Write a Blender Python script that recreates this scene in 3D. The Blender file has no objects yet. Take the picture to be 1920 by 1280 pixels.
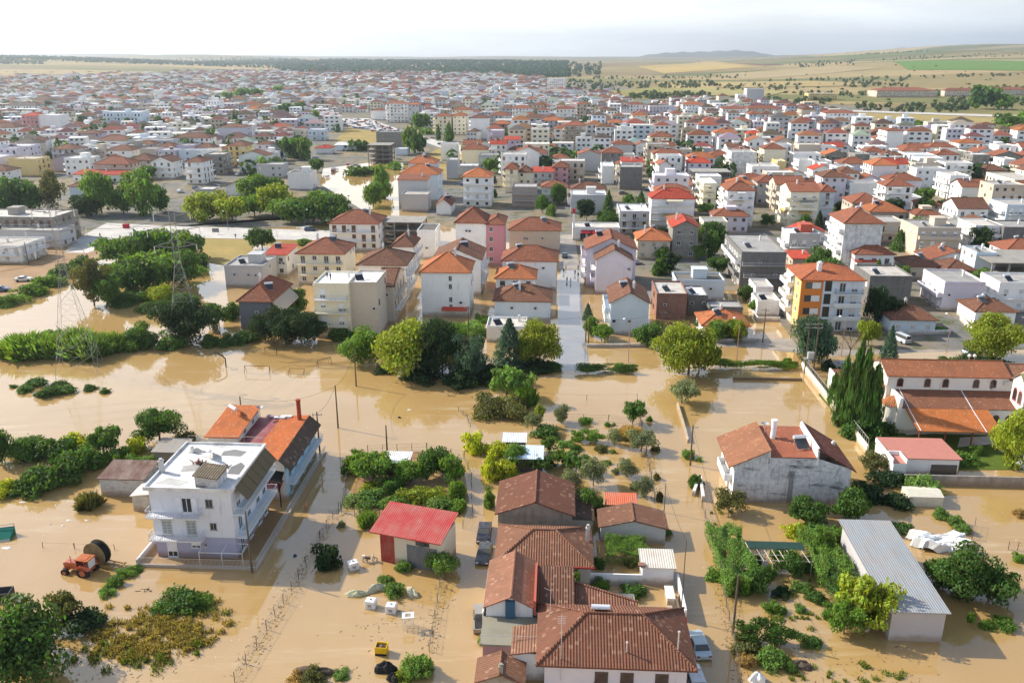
import bpy, math, random
import numpy as np
from mathutils import Vector
R = random.Random(7)
rad = math.radians
SC = bpy.context.scene
COL = SC.collection
# ------------------------------------------------------------------ camera
F, CH, HZ = 1600.0, 60.0, 100.0                 # focal length in photo pixels, camera height, horizon row
PITCH = math.atan((640 - HZ) / F)
YAW = -math.atan((1050 - 960) / F * math.cos(PITCH))   # the street grid of the town
cp, sp, cy, sy = math.cos(PITCH), math.sin(PITCH), math.cos(YAW), math.sin(YAW)
cam = bpy.data.cameras.new("camera")
cam.sensor_width = 36.0
cam.lens = 36.0 * F / 1920.0
cam.clip_start, cam.clip_end = 1.0, 80000.0
camo = bpy.data.objects.new("camera", cam)
COL.objects.link(camo)
camo.location = (0, 0, CH)
camo.rotation_euler = (math.pi / 2 - PITCH, 0, 0)
SC.camera = camo
# ------------------------------------------------------------------ light
SUN_EL, SUN_AZ = rad(34), rad(-67)              # azimuth from +Y, negative = to the left
w = bpy.data.worlds.new("World"); SC.world = w; w.use_nodes = True
nt = w.node_tree
sky = nt.nodes.new("ShaderNodeTexSky")
sky.sky_type = 'NISHITA'; sky.sun_disc = False
sky.sun_elevation = SUN_EL; sky.sun_rotation = SUN_AZ
sky.air_density = 1.0; sky.dust_density = 1.2; sky.ozone_density = 1.5; sky.altitude = 50
bg = nt.nodes["Background"]; bg.inputs[1].default_value = 0.15
# a thin veil of high cloud, densest towards the horizon and towards the sun
lk = nt.links.new
def wn(t, **k):
    n = nt.nodes.new("ShaderNode" + t)
    for a, b in k.items(): setattr(n, a, b)
    return n
def wr(src, a, b, c, d):
    r = wn("MapRange"); lk(src, r.inputs[0])
    for i, x in enumerate((a, b, c, d)): r.inputs[i + 1].default_value = x
    return r.outputs[0]
def wm(op, a, b):
    m = wn("Math", operation=op)
    for i, x in enumerate((a, b)):
        if isinstance(x, (int, float)): m.inputs[i].default_value = x
        else: lk(x, m.inputs[i])
    return m.outputs[0]
tc = wn("TexCoord")
mp = wn("Mapping"); mp.inputs['Scale'].default_value = (1.3, 1.3, 8)
ns = wn("TexNoise"); ns.inputs['Scale'].default_value = 2.4; ns.inputs['Detail'].default_value = 6; ns.inputs['Roughness'].default_value = .6
lk(tc.outputs['Generated'], mp.inputs[0]); lk(mp.outputs[0], ns.inputs['Vector'])
sxyz = wn("SeparateXYZ"); lk(tc.outputs['Generated'], sxyz.inputs[0])
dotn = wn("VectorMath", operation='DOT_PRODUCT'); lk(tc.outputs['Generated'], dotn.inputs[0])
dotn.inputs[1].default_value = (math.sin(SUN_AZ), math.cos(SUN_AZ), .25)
veil = wm('ADD', wr(sxyz.outputs[2], .02, .52, .88, .07), wr(ns.outputs[0], .38, .68, -.12, .16))
glow = wr(dotn.outputs['Value'], -.2, 1., 0., 1.)
cr = wn("MixRGB"); cr.inputs[1].default_value = (4.6, 4.95, 5.2, 1); cr.inputs[2].default_value = (11., 10.7, 10.2, 1); lk(glow, cr.inputs[0])
anti = wn("MixRGB"); lk(wr(dotn.outputs['Value'], -.2, -.75, 0., 1.), anti.inputs[0]); lk(cr.outputs[0], anti.inputs[1]); anti.inputs[2].default_value = (7.6, 7.8, 8.2, 1)      # brightness added to the unseen sky opposite the sun, to lift shaded fronts
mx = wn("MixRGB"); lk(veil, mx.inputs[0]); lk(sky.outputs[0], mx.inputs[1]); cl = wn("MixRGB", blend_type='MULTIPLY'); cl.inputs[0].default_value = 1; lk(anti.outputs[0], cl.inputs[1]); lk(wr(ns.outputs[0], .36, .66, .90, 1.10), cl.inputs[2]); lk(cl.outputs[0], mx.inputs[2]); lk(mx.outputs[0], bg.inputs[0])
sl = bpy.data.lights.new("sun", 'SUN'); sl.energy = 5.0; sl.angle = rad(.5); sl.color = (1, .93, .82)
slo = bpy.data.objects.new("sun", sl); COL.objects.link(slo)
sd = Vector((math.sin(SUN_AZ) * math.cos(SUN_EL), math.cos(SUN_AZ) * math.cos(SUN_EL), math.sin(SUN_EL)))
slo.rotation_euler = sd.to_track_quat('Z', 'Y').to_euler()
SC.view_settings.view_transform = 'Standard'; SC.view_settings.look = 'None'
SC.view_settings.exposure = 0.5; SC.view_settings.gamma = 1.0
SC.cycles.volume_bounces = 0; SC.cycles.max_bounces = 6; SC.cycles.diffuse_bounces = 3; SC.cycles.transparent_max_bounces = 6
SC.cycles.volume_max_steps = 64; SC.cycles.caustics_reflective = False; SC.cycles.caustics_refractive = False

# ------------------------------------------------------------------ photo pixel <-> place
def at(px, py, z=0.0):
    x = (px - 960) / F; u = -(py - 640) / F
    t = (z - CH) / (-sp + cp * u)
    return x * t, (cp + sp * u) * t
def g2w(u, v): return u * cy - v * sy, u * sy + v * cy
def w2g(x, y): return x * cy + y * sy, -x * sy + y * cy
def uv(px, py, z=0.0): return w2g(*at(px, py, z))
def proj(x, y, z):
    zc = y * cp - (z - CH) * sp; yc = y * sp + (z - CH) * cp
    if zc < 1: return (-9999, 9999, 1)
    return 960 + F * x / zc, 640 - F * yc / zc, zc

# ------------------------------------------------------------------ materials
MATS = {}
class NB:
    def __init__(s, name):
        s.m = bpy.data.materials.new(name); s.m.use_nodes = True
        s.t = s.m.node_tree; s.b = s.t.nodes["Principled BSDF"]; s.out = s.t.nodes["Material Output"]
    def n(s, typ, **k):
        nd = s.t.nodes.new("ShaderNode" + typ)
        for a, b in k.items(): setattr(nd, a, b)
        return nd
    def l(s, a, b): s.t.links.new(a, b)
    def coord(s, kind='Object'): return s.n('TexCoord').outputs[kind]
    def noise(s, vec, scale, detail=3, rough=.55, sx=None):
        if sx:
            m = s.n('Mapping'); m.inputs['Scale'].default_value = sx; s.l(vec, m.inputs[0]); vec = m.outputs[0]
        t = s.n('TexNoise'); t.inputs['Scale'].default_value = scale; t.inputs['Detail'].default_value = detail
        t.inputs['Roughness'].default_value = rough; s.l(vec, t.inputs['Vector']); return t.outputs['Fac']
    def rng(s, v, a, b, c=0., d=1.):
        r = s.n('MapRange'); s.l(v, r.inputs[0])
        for i, x in enumerate((a, b, c, d)): r.inputs[i + 1].default_value = x
        return r.outputs[0]
    def mix(s, f, a, b, mode='MIX'):
        m = s.n('MixRGB', blend_type=mode)
        for i, x in enumerate((f, a, b)):
            if isinstance(x, (int, float)): m.inputs[i].default_value = x
            elif isinstance(x, tuple): m.inputs[i].default_value = (*x, 1)
            else: s.l(x, m.inputs[i])
        return m.outputs[0]
    def math(s, op, a, b=0.):
        m = s.n('Math', operation=op)
        for i, x in enumerate((a, b)):
            if isinstance(x, (int, float)): m.inputs[i].default_value = x
            else: s.l(x, m.inputs[i])
        return m.outputs[0]
    def bump(s, h, strength, dist):
        b = s.n('Bump'); b.inputs['Strength'].default_value = strength; b.inputs['Distance'].default_value = dist
        s.l(h, b.inputs['Height']); s.l(b.outputs[0], s.b.inputs['Normal'])
    def mud(s, col):
        """the brown tide mark the flood has left on the foot of a wall"""
        g = s.n('NewGeometry').outputs['Position']; x = s.n('SeparateXYZ'); s.l(g, x.inputs[0])
        e = s.math('ADD', x.outputs[2], s.math('MULTIPLY', s.noise(g, .6, 4, .65), -1.5))
        return s.mix(s.rng(e, .25, -.35, 0, .62), col, (.27, .17, .085))
    def objcol(s): return s.n('ObjectInfo').outputs['Color']
    def fin(s, col=None, rough=.8, spec=.3):
        if isinstance(col, tuple): s.b.inputs['Base Color'].default_value = (*col, 1)
        elif col is not None: s.l(col, s.b.inputs['Base Color'])
        s.b.inputs['Roughness'].default_value = rough; s.b.inputs['Specular IOR Level'].default_value = spec
        return s.m
def M(k):
    if k not in MATS: MATS[k] = globals()['mat_' + k]()
    return MATS[k]
def mat_wall():
    b = NB("plaster_wall"); c = b.coord('UV'); o = b.coord('Object')
    n1 = b.noise(o, .5, 4); n2 = b.noise(c, .9, 5, .65, (1.6, .22, 1)); n3 = b.noise(o, 3., 4, .7)
    col = b.mix(b.rng(n1, .4, .75, 0, .2), b.objcol(), b.mix(.6, b.objcol(), (.33, .30, .25)))
    col = b.mix(b.rng(n2, .57, .78, 0, .5), col, (.27, .25, .215))
    col = b.mix(b.rng(n3, .55, .75, 0, .18), col, (.30, .28, .24))
    return b.fin(b.mud(col), .88, .2)
def mat_stained():
    b = NB("black_stained_plaster"); c = b.coord('UV'); o = b.coord('Object')
    n2 = b.noise(c, 1., 6, .7, (.16, .55, 1)); n3 = b.noise(o, 1.4, 6, .75); n4 = b.noise(c, 1.3, 5, .7, (1.3, .25, 1))
    col = b.mix(b.rng(n3, .35, .7, 0, .75), b.objcol(), (.30, .30, .31))
    col = b.mix(b.rng(n2, .53, .66, 0, .9), col, (.06, .06, .065))
    col = b.mix(b.rng(n4, .52, .72, 0, .8), col, (.12, .12, .12))
    return b.fin(b.mud(col), .9, .2)
def mat_concrete():
    b = NB("bare_concrete"); c = b.coord('UV'); o = b.coord('Object')
    n1 = b.noise(o, .8, 5, .65); n2 = b.noise(c, 1., 5, .6, (1.5, .2, 1)); n3 = b.noise(o, 6, 3)
    col = b.mix(b.rng(n1, .35, .7), b.objcol(), b.mix(.55, b.objcol(), (.10, .09, .075)))
    col = b.mix(b.rng(n2, .52, .75, 0, .55), col, (.07, .065, .055))
    col = b.mix(b.rng(n3, .5, .8, 0, .2), col, (.5, .48, .43))
    return b.fin(b.mud(col), .93, .15)
def mat_brick():
    b = NB("hollow_brick"); c = b.coord('UV')
    t = b.n('TexBrick'); b.l(c, t.inputs['Vector']); t.inputs['Scale'].default_value = 1.0
    t.inputs['Brick Width'].default_value = .34; t.inputs['Row Height'].default_value = .2; t.inputs['Mortar Size'].default_value = .018
    t.inputs['Color1'].default_value = (.30, .13, .085, 1); t.inputs['Color2'].default_value = (.20, .085, .06, 1); t.inputs['Mortar'].default_value = (.33, .29, .25, 1)
    col = b.mix(b.rng(b.noise(c, .7, 4), .4, .7, 0, .5), t.outputs[0], b.objcol())
    return b.fin(col, .92, .15)
def mat_whitebrick():
    b = NB("whitewashed_brick"); c = b.coord('UV')
    t = b.n('TexBrick'); b.l(c, t.inputs['Vector']); t.inputs['Scale'].default_value = 1.0
    t.inputs['Brick Width'].default_value = .4; t.inputs['Row Height'].default_value = .22; t.inputs['Mortar Size'].default_value = .02
    t.inputs['Color1'].default_value = (.62, .61, .58, 1); t.inputs['Color2'].default_value = (.5, .48, .45, 1); t.inputs['Mortar'].default_value = (.33, .31, .29, 1)
    col = b.mix(b.rng(b.noise(c, .6, 5, .65), .5, .72, 0, .8), t.outputs[0], (.3, .2, .15))
    return b.fin(b.mud(col), .92, .15)
def tile(name, per, row, amp):
    b = NB(name); c = b.coord('UV'); o = b.coord('Object')
    sx = b.n('SeparateXYZ'); b.l(c, sx.inputs[0])
    wv = b.math('SINE', b.math('MULTIPLY', sx.outputs[0], 6.2832 / per))
    rw = b.math('FRACT', b.math('MULTIPLY', sx.outputs[1], 1.0 / row)) if row else None
    ce = b.n('TexWhiteNoise'); cb = b.n('CombineXYZ')
    b.l(b.math('FLOOR', b.math('MULTIPLY', sx.outputs[0], 1.0 / per)), cb.inputs[0])
    b.l(b.math('FLOOR', b.math('MULTIPLY', sx.outputs[1], 1.0 / (row or 2.5))), cb.inputs[1]); b.l(cb.outputs[0], ce.inputs[0])
    n1 = b.noise(o, .35, 5, .65); n2 = b.noise(c, .8, 5, .7, (1.2, .3, 1)); n3 = b.noise(o, 5, 4, .7)
    base = b.objcol()
    col = b.mix(b.rng(n1, .35, .7, 0, .7), base, b.mix(.55, base, (.08, .045, .03)))
    if amp < 1.5: col = b.mix(b.rng(n2, .5, .75, 0, .5), col, (.16, .10, .06))
    if row:
        col = b.mix(b.rng(ce.outputs[0], 0, 1, 0, .42), col, b.mix(.5, base, (.05, .03, .02)))
        col = b.mix(b.rng(ce.outputs[0], .9, 1, 0, .5), col, b.mix(.6, base, (.7, .45, .3)))
    col = b.mix(b.rng(n3, .55, .8, 0, .35), col, (.22, .17, .10))
    h = b.math('MULTIPLY', wv, .5)
    if row: h = b.math('ADD', h, b.math('MULTIPLY', rw, -.55))
    b.bump(h, .9, .055 * amp)
    return b.fin(col, .85, .25)
def mat_tile(): return tile("clay_roof_tile", .25, .36, 1.0)
def mat_oldtile(): return tile("weathered_clay_tile", .30, .40, 1.25)
def mat_sheet():
    b = NB("profiled_metal_sheet"); c = b.coord('UV'); sx = b.n('SeparateXYZ'); b.l(c, sx.inputs[0])
    wv = b.math('SINE', b.math('MULTIPLY', sx.outputs[0], 6.2832 / .28))
    n1 = b.noise(b.coord(), .5, 4, .6); n2 = b.noise(c, 1., 4, .6, (2.2, .15, 1))
    col = b.mix(b.rng(n1, .38, .7, 0, .4), b.objcol(), (.36, .26, .19))
    col = b.mix(b.rng(n2, .48, .68, 0, .4), col, b.mix(.5, b.objcol(), (.05, .04, .03)))
    b.bump(wv, .6, .03); return b.fin(col, .55, .4)
def mat_rust():
    b = NB("rusted_sheet"); c = b.coord('UV'); sx = b.n('SeparateXYZ'); b.l(c, sx.inputs[0])
    wv = b.math('SINE', b.math('MULTIPLY', sx.outputs[0], 6.2832 / .3))
    n1 = b.noise(c, .5, 5, .7, (.9, .35, 1))
    col = b.mix(b.rng(n1, .35, .65), (.10, .04, .025), (.26, .2, .17)); b.bump(wv, .6, .03)
    return b.fin(col, .85, .2)
def mat_roofslab():
    b = NB("flat_roof_slab"); o = b.coord()
    n1 = b.noise(o, .45, 5, .65); n2 = b.noise(o, 2.5, 4, .7)
    col = b.mix(b.rng(n1, .42, .68, 0, .8), b.objcol(), b.mix(.6, b.objcol(), (.16, .14, .11)))
    col = b.mix(b.rng(n2, .58, .75, 0, .4), col, (.2, .18, .14)); return b.fin(col, .9, .2)
def mat_glass():
    b = NB("window_glass"); r = b.n('ObjectInfo').outputs['Random']
    return b.fin(b.mix(r, (.012, .014, .017), (.09, .09, .085)), .12, .5)
def mat_frame():
    b = NB("painted_joinery"); return b.fin(b.mix(b.rng(b.noise(b.coord(), 2, 3), .4, .7, 0, .25), b.objcol(), (.35, .33, .3)), .6, .3)
def mat_plain():
    b = NB("matt_paint"); return b.fin(b.mix(b.rng(b.noise(b.coord(), 1.4, 4, .6), .4, .7, 0, .3), b.objcol(), b.mix(.5, b.objcol(), (.12, .1, .08))), .75, .3)
def mat_carpaint():
    b = NB("dusty_car_paint"); col = b.mix(b.rng(b.noise(b.coord(), 2.2, 4, .6), .45, .75, 0, .35), b.objcol(), (.36, .27, .18))
    b.b.inputs['Coat Weight'].default_value = .4; b.b.inputs['Metallic'].default_value = .25; return b.fin(col, .32, .5)
def mat_metal():
    b = NB("galvanised_steel"); b.b.inputs['Metallic'].default_value = .4; return b.fin(b.objcol(), .5, .4)
def mat_rubber():
    b = NB("rubber"); return b.fin((.018, .018, .018), .8, .3)
def mat_bark():
    b = NB("bark"); o = b.coord(); n1 = b.noise(o, 2, 4, .7, (4, 4, .8))
    return b.fin(b.mix(n1, (.035, .025, .017), (.17, .13, .095)), .95, .1)
def mat_wood():
    b = NB("weathered_timber"); o = b.coord(); n1 = b.noise(o, 2, 4, .7, (4, 4, .5))
    return b.fin(b.mix(b.rng(n1, .3, .7, 0, .6), b.objcol(), (.05, .04, .03)), .9, .15)
def mat_leaf():
    b = NB("foliage"); g = b.n('NewGeometry'); r = g.outputs['Random Per Island']; n1 = b.noise(b.coord(), 1.1, 3, .6)
    oc = b.objcol(); hs = b.n('HueSaturation'); b.l(oc, hs.inputs['Color']); b.l(b.rng(r, 0, 1, .47, .53), hs.inputs['Hue'])
    b.l(b.rng(b.math('ADD', b.math('MULTIPLY', r, .6), b.math('MULTIPLY', n1, .7)), .25, .95, .5, 2.2), hs.inputs['Value'])
    col = hs.outputs[0]; b.fin(col, .62, .22)
    tr = b.n('BsdfTranslucent'); tcol = b.mix(1., col, (1.5, 1.35, .5), 'MULTIPLY'); b.l(tcol, tr.inputs[0])
    ms = b.n('MixShader'); ms.inputs[0].default_value = .4; b.l(b.b.outputs[0], ms.inputs[1]); b.l(tr.outputs[0], ms.inputs[2]); b.l(ms.outputs[0], b.out.inputs[0])
    return b.m
def mat_shutter():
    b = NB("brown_shutter"); return b.fin(b.mix(b.n('ObjectInfo').outputs['Random'], (.16, .08, .04), (.30, .22, .15)), .7, .2)
def mat_blind():
    b = NB("pale_roller_blind"); return b.fin(b.mix(b.n('ObjectInfo').outputs['Random'], (.5, .5, .48), (.68, .66, .6)), .7, .2)
def mat_fabric():
    b = NB("awning_fabric"); return b.fin(b.objcol(), .9, .1)
def mat_water():
    b = NB("muddy_flood_water"); o = b.coord()
    n1 = b.noise(o, .018, 4, .6); n2 = b.noise(o, .11, 4, .6, (1, .45, 1))
    col = b.mix(b.rng(n1, .3, .7), (.375, .232, .082), (.43, .28, .112)); col = b.mix(b.rng(n2, .45, .75, 0, .35), col, (.455, .31, .155))
    n3 = b.noise(o, .5, 6, .7, (.12, 1., 1)); n4 = b.noise(o, .05, 4, .6)
    col = b.mix(b.math('MULTIPLY', b.rng(n3, .52, .68, 0, .75), b.rng(n4, .45, .6)), col, (.52, .40, .24)); n5 = b.noise(o, .9, 5, .7); col = b.mix(b.math('MULTIPLY', b.rng(n5, .60, .75, 0, .5), b.rng(n4, .55, .4)), col, (.25, .15, .05))
    r1 = b.noise(o, 1.5, 4, .65, (1, .5, 1)); r2 = b.noise(o, .12, 3, .5); b.bump(b.math('MULTIPLY', r1, b.rng(r2, .35, .65, .25, 1.6)), .09, .06)
    b.b.inputs['IOR'].default_value = 1.62
    return b.fin(col, .045, .85)
def mat_wetroad():
    b = NB("mud_coated_road"); o = b.coord(); n1 = b.noise(o, .25, 5, .65)
    col = b.mix(b.rng(n1, .35, .65), (.20, .19, .18), (.40, .33, .25)); return b.fin(col, .55, .4)
def mat_floodedstreet():
    b = NB("shade_toned_water_on_asphalt"); o = b.coord(); n1 = b.noise(o, .12, 4, .6)  # thin water on asphalt; grey base also stands in for house shade and reflected sky
    col = b.mix(b.rng(n1, .35, .65), (.20, .20, .205), (.29, .26, .225)); b.b.inputs['IOR'].default_value = 1.62; b.bump(b.noise(o, 1.5, 3, .6), .05, .05); return b.fin(col, .06, .85)
def mat_paleroad():
    b = NB("dusty_pale_road"); o = b.coord(); n1 = b.noise(o, .15, 5, .65); n2 = b.noise(o, .9, 4, .6)
    col = b.mix(b.rng(n1, .35, .65), (.44, .42, .39), (.60, .56, .5)); col = b.mix(b.rng(n2, .5, .75, 0, .5), col, (.3, .27, .22)); return b.fin(col, .8, .3)
def mat_townground():
    b = NB("town_ground"); o = b.coord(); n1 = b.noise(o, .03, 5, .65); n2 = b.noise(o, .2, 4, .6)
    col = b.mix(b.rng(n1, .42, .58), (.17, .165, .155), (.26, .20, .125)); col = b.mix(b.rng(n2, .48, .66, 0, .85), col, (.075, .095, .03)); return b.fin(col, .9, .2)
def mat_mud():
    b = NB("wet_mud"); o = b.coord(); n1 = b.noise(o, .12, 5, .6); n2 = b.noise(o, .8, 4, .6)
    col = b.mix(b.rng(n1, .35, .65), (.26, .145, .055), (.36, .22, .09)); col = b.mix(b.rng(n2, .5, .75, 0, .4), col, (.2, .12, .06)); return b.fin(col, .6, .4)
def mat_drygrass():
    b = NB("dry_grass_ground"); o = b.coord(); n1 = b.noise(o, .07, 5, .65); n2 = b.noise(o, .6, 4, .7)
    col = b.mix(b.rng(n1, .35, .65), (.38, .27, .10), (.27, .22, .08)); col = b.mix(b.rng(n2, .5, .75, 0, .5), col, (.14, .14, .05)); return b.fin(col, .95, .1)
def mat_lawn():
    b = NB("lawn"); o = b.coord(); return b.fin(b.mix(b.noise(o, 1.2, 5, .7), (.05, .09, .012), (.13, .17, .03)), .95, .1)
def mat_field():
    b = NB("field_strip"); o = b.coord(); n1 = b.noise(o, .004, 4, .6); n2 = b.noise(o, .03, 5, .7)
    col = b.mix(b.rng(n1, .35, .65, 0, .6), b.objcol(), b.mix(.5, b.objcol(), (.2, .16, .07))); col = b.mix(b.rng(n2, .5, .75, 0, .35), col, (.12, .11, .05)); return b.fin(col, .95, .1)
def mat_land():
    b = NB("dry_farmland"); o = b.coord(); m = b.n('Mapping'); m.inputs['Scale'].default_value = (.0016, .0042, 0); m.inputs['Rotation'].default_value = (0, 0, .22); b.l(o, m.inputs[0])
    v = b.n('TexVoronoi'); v.inputs['Scale'].default_value = 1.0; b.l(m.outputs[0], v.inputs['Vector'])
    sx = b.n('SeparateXYZ'); b.l(v.outputs['Color'], sx.inputs[0])
    rp = b.n('ValToRGB'); e = rp.color_ramp; e.interpolation = 'CONSTANT'
    for i, (p, c) in enumerate(((0, (.27, .20, .085)), (.2, (.34, .25, .11)), (.38, (.18, .16, .06)), (.52, (.38, .28, .135)), (.68, (.13, .14, .045)), (.8, (.23, .15, .08)), (.9, (.12, .15, .05)))):
        el = e.elements[i] if i < 2 else e.elements.new(p)
        el.position = p; el.color = (*c, 1)
    b.l(sx.outputs[0], rp.inputs[0]); n2 = b.noise(o, .02, 5, .7); n3 = b.noise(o, .0025, 4, .6)
    col = b.mix(b.rng(n3, .4, .65, 0, .5), rp.outputs[0], (.25, .22, .09))
    col = b.mix(b.rng(n2, .54, .72, 0, .75), col, (.085, .10, .035)); return b.fin(col, .95, .1)
def mat_hill():
    b = NB("distant_mountain"); return b.fin(b.mix(b.noise(b.coord(), .001, 5), (.10, .11, .06), (.2, .17, .10)), .95, .1)

# ------------------------------------------------------------------ mesh builder, things and parts
class MB:
    def __init__(s): s.v, s.f, s.mi, s.sm = [], [], [], False
    def quad(s, *p, m=0):
        i = len(s.v); s.v += [tuple(q) for q in p]; s.f.append(tuple(range(i, i + len(p)))); s.mi.append(m); return s
    def box(s, x0, y0, z0, x1, y1, z1, m=0, mt=None, skip=''):
        i = len(s.v)
        s.v += [(x0, y0, z0), (x1, y0, z0), (x1, y1, z0), (x0, y1, z0), (x0, y0, z1), (x1, y0, z1), (x1, y1, z1), (x0, y1, z1)]
        for k, q in zip('bt0123', ((0, 3, 2, 1), (4, 5, 6, 7), (0, 1, 5, 4), (1, 2, 6, 5), (2, 3, 7, 6), (3, 0, 4, 7))):
            if k in skip: continue
            s.f.append(tuple(i + a for a in q)); s.mi.append(mt if (k == 't' and mt is not None) else m)
        return s
    def prism(s, poly, a, b, axis='z', m=0):
        n = len(poly); i = len(s.v)
        for h in (a, b):
            for (p, q) in poly: s.v.append((p, q, h) if axis == 'z' else (p, h, q) if axis == 'y' else (h, p, q))
        s.f.append(tuple(i + k for k in range(n))); s.f.append(tuple(i + n + k for k in reversed(range(n)))); s.mi += [m, m]
        for k in range(n):
            s.f.append((i + k, i + n + k, i + n + (k + 1) % n, i + (k + 1) % n)); s.mi.append(m)
        return s
    def tube(s, p0, p1, r0, r1=None, n=6, m=0, cap=True):
        r1 = r0 if r1 is None else r1
        a, b = Vector(p0), Vector(p1); d = (b - a).normalized()
        t = d.orthogonal().normalized(); q = d.cross(t); i = len(s.v)
        for c, r in ((a, r0), (b, r1)):
            for k in range(n):
                an = 2 * math.pi * k / n; s.v.append(tuple(c + t * math.cos(an) * r + q * math.sin(an) * r))
        for k in range(n):
            s.f.append((i + k, i + (k + 1) % n, i + n + (k + 1) % n, i + n + k)); s.mi.append(m)
        if cap:
            s.f.append(tuple(i + k for k in reversed(range(n)))); s.f.append(tuple(i + n + k for k in range(n))); s.mi += [m, m]
        return s
    def path(s, pts, r, n=5, m=0):
        for a, b in zip(pts, pts[1:]): s.tube(a, b, r, r, n, m)
        return s
    def lathe(s, prof, n=16, c=(0, 0, 0), m=0, a0=0, a1=2 * math.pi):
        i = len(s.v); full = abs(a1 - a0 - 2 * math.pi) < 1e-6; k = n if full else n + 1
        for (r, z) in prof:
            for j in range(k):
                an = a0 + (a1 - a0) * j / n; s.v.append((c[0] + r * math.cos(an), c[1] + r * math.sin(an), c[2] + z))
        for a in range(len(prof) - 1):
            for j in range(n):
                s.f.append((i + a * k + j, i + a * k + (j + 1) % k, i + (a + 1) * k + (j + 1) % k, i + (a + 1) * k + j)); s.mi.append(m)
        return s
    def mesh(s, name, mats, smooth=False, uvs=True):
        me = bpy.data.meshes.new(name); me.from_pydata(s.v, [], s.f)
        for m in mats: me.materials.append(M(m))
        if len(mats) > 1: me.polygons.foreach_set('material_index', s.mi)
        if smooth: me.polygons.foreach_set('use_smooth', [True] * len(s.f))
        if uvs:
            ul = me.uv_layers.new(name="uv"); arr = []
            for p in me.polygons:
                n = p.normal
                if abs(n.z) > .985: t, b = Vector((1, 0, 0)), Vector((0, 1, 0))
                else: t = Vector((-n.y, n.x, 0)).normalized(); b = n.cross(t)
                for vi in p.vertices:
                    co = me.vertices[vi].co; arr += [co.dot(t), co.dot(b)]
            ul.data.foreach_set('uv', arr)
        me.update(); return me
    def obj(s, name, mats, col=(.8, .8, .8), parent=None, smooth=False, loc=None, yaw=0):
        if isinstance(mats, str): mats = [mats]
        return mk(name, s.mesh(name, mats, smooth), col, parent, loc, yaw)
def mk(name, me, col=(.8, .8, .8), parent=None, loc=None, yaw=0, scale=None):
    o = bpy.data.objects.new(name, me); COL.objects.link(o); o.color = (*col, 1)
    if parent is not None: o.parent = parent
    if loc is not None: o.location = loc
    if yaw: o.rotation_euler = (0, 0, yaw)
    if scale is not None: o.scale = scale
    return o
def tag(o, label, cat, group=None):
    o['label'] = label; o['category'] = cat
    if group: o['group'] = group
    return o
def thing(name, label, cat, u, v, z=0, yaw=0, group=None):
    """an Empty at the thing's base, in street-grid coordinates"""
    o = bpy.data.objects.new(name, None); COL.objects.link(o); o.empty_display_size = .5
    x, y = g2w(u, v); o.location = (x, y, z); o.rotation_euler = (0, 0, YAW + yaw)
    return tag(o, label, cat, group)
def place(o, u, v, z=0, yaw=0):
    x, y = g2w(u, v); o.location = (x, y, z); o.rotation_euler = (0, 0, YAW + yaw); return o
def dup(root, label=None, group=None):
    r = root.copy(); COL.objects.link(r)
    if label: r['label'] = label
    if group: r['group'] = group
    for ch in list(root.children):
        c = ch.copy(); COL.objects.link(c); c.parent = r
        for g in list(ch.children):
            d = g.copy(); COL.objects.link(d); d.parent = c
    return r
def structure(o, kind='structure'): o['kind'] = kind; return o
# ------------------------------------------------------------------ the setting
def sm(a, b, x):
    t = min(1, max(0, (x - a) / (b - a))); return t * t * (3 - 2 * t)
def ground_h(x, y):
    h = -.45
    if y > 900:
        d = math.hypot(x, y); az = x / max(y, 1)
        roll = math.sin(x * .0011 + 1.3) * math.cos(y * .0013 + x * .0004) + .5 * math.sin(x * .0027 + y * .0019)
        h += sm(1200, 3200, d) * 8 * (roll + .6)
        h += sm(.18, .55, az) * (sm(1500, 5200, d) * 66 + sm(2500, 6000, d) * 20 * (roll + .4))
        h += sm(-.1, -.45, az) * sm(2200, 5200, d) * 26 * (1 + .4 * roll)
        pass
    return h
def axis(vals):
    o = []
    for a, b, n in vals: o += [a + (b - a) * i / n for i in range(n)]
    return o + [vals[-1][1]]
xs = axis(((-14500, -9000, 6), (-9000, -3000, 22), (-3000, 3000, 50), (3000, 9000, 26), (9000, 14500, 6)))
ys = axis(((-400, 900, 6), (900, 3000, 30), (3000, 8000, 42), (8000, 14500, 12)))
mb = MB()
for y in ys:
    for x in xs: mb.v.append((x, y, ground_h(x, y)))
nx = len(xs)
for j in range(len(ys) - 1):
    for i in range(nx - 1):
        a = j * nx + i; mb.f.append((a, a + 1, a + nx + 1, a + nx)); mb.mi.append(0)
structure(mb.obj('ground', 'land', smooth=True))
def pxpoly(name, mat, pts, z, col=(.8, .8, .8), kind='structure'):
    m = MB(); m.quad(*[(*at(px, py, z), z) for px, py in pts]); return structure(m.obj(name, mat, col), kind)
def patch(name, col, pts, mat='field', lift=.8, n=14):
    """a field strip draped over the rolling land: pts are its four corners in the photo"""
    c = [at(px, py, 0) for px, py in pts]; m = MB()
    for j in range(n + 1):
        for i in range(n + 1):
            s, t = i / n, j / n
            x = (c[0][0] * (1 - s) + c[1][0] * s) * (1 - t) + (c[3][0] * (1 - s) + c[2][0] * s) * t
            y = (c[0][1] * (1 - s) + c[1][1] * s) * (1 - t) + (c[3][1] * (1 - s) + c[2][1] * s) * t
            m.v.append((x, y, ground_h(x, y) + lift))
    for j in range(n):
        for i in range(n):
            a = j * (n + 1) + i; m.f.append((a, a + 1, a + n + 2, a + n + 1)); m.mi.append(0)
    return structure(m.obj(name, mat, col))
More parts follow.
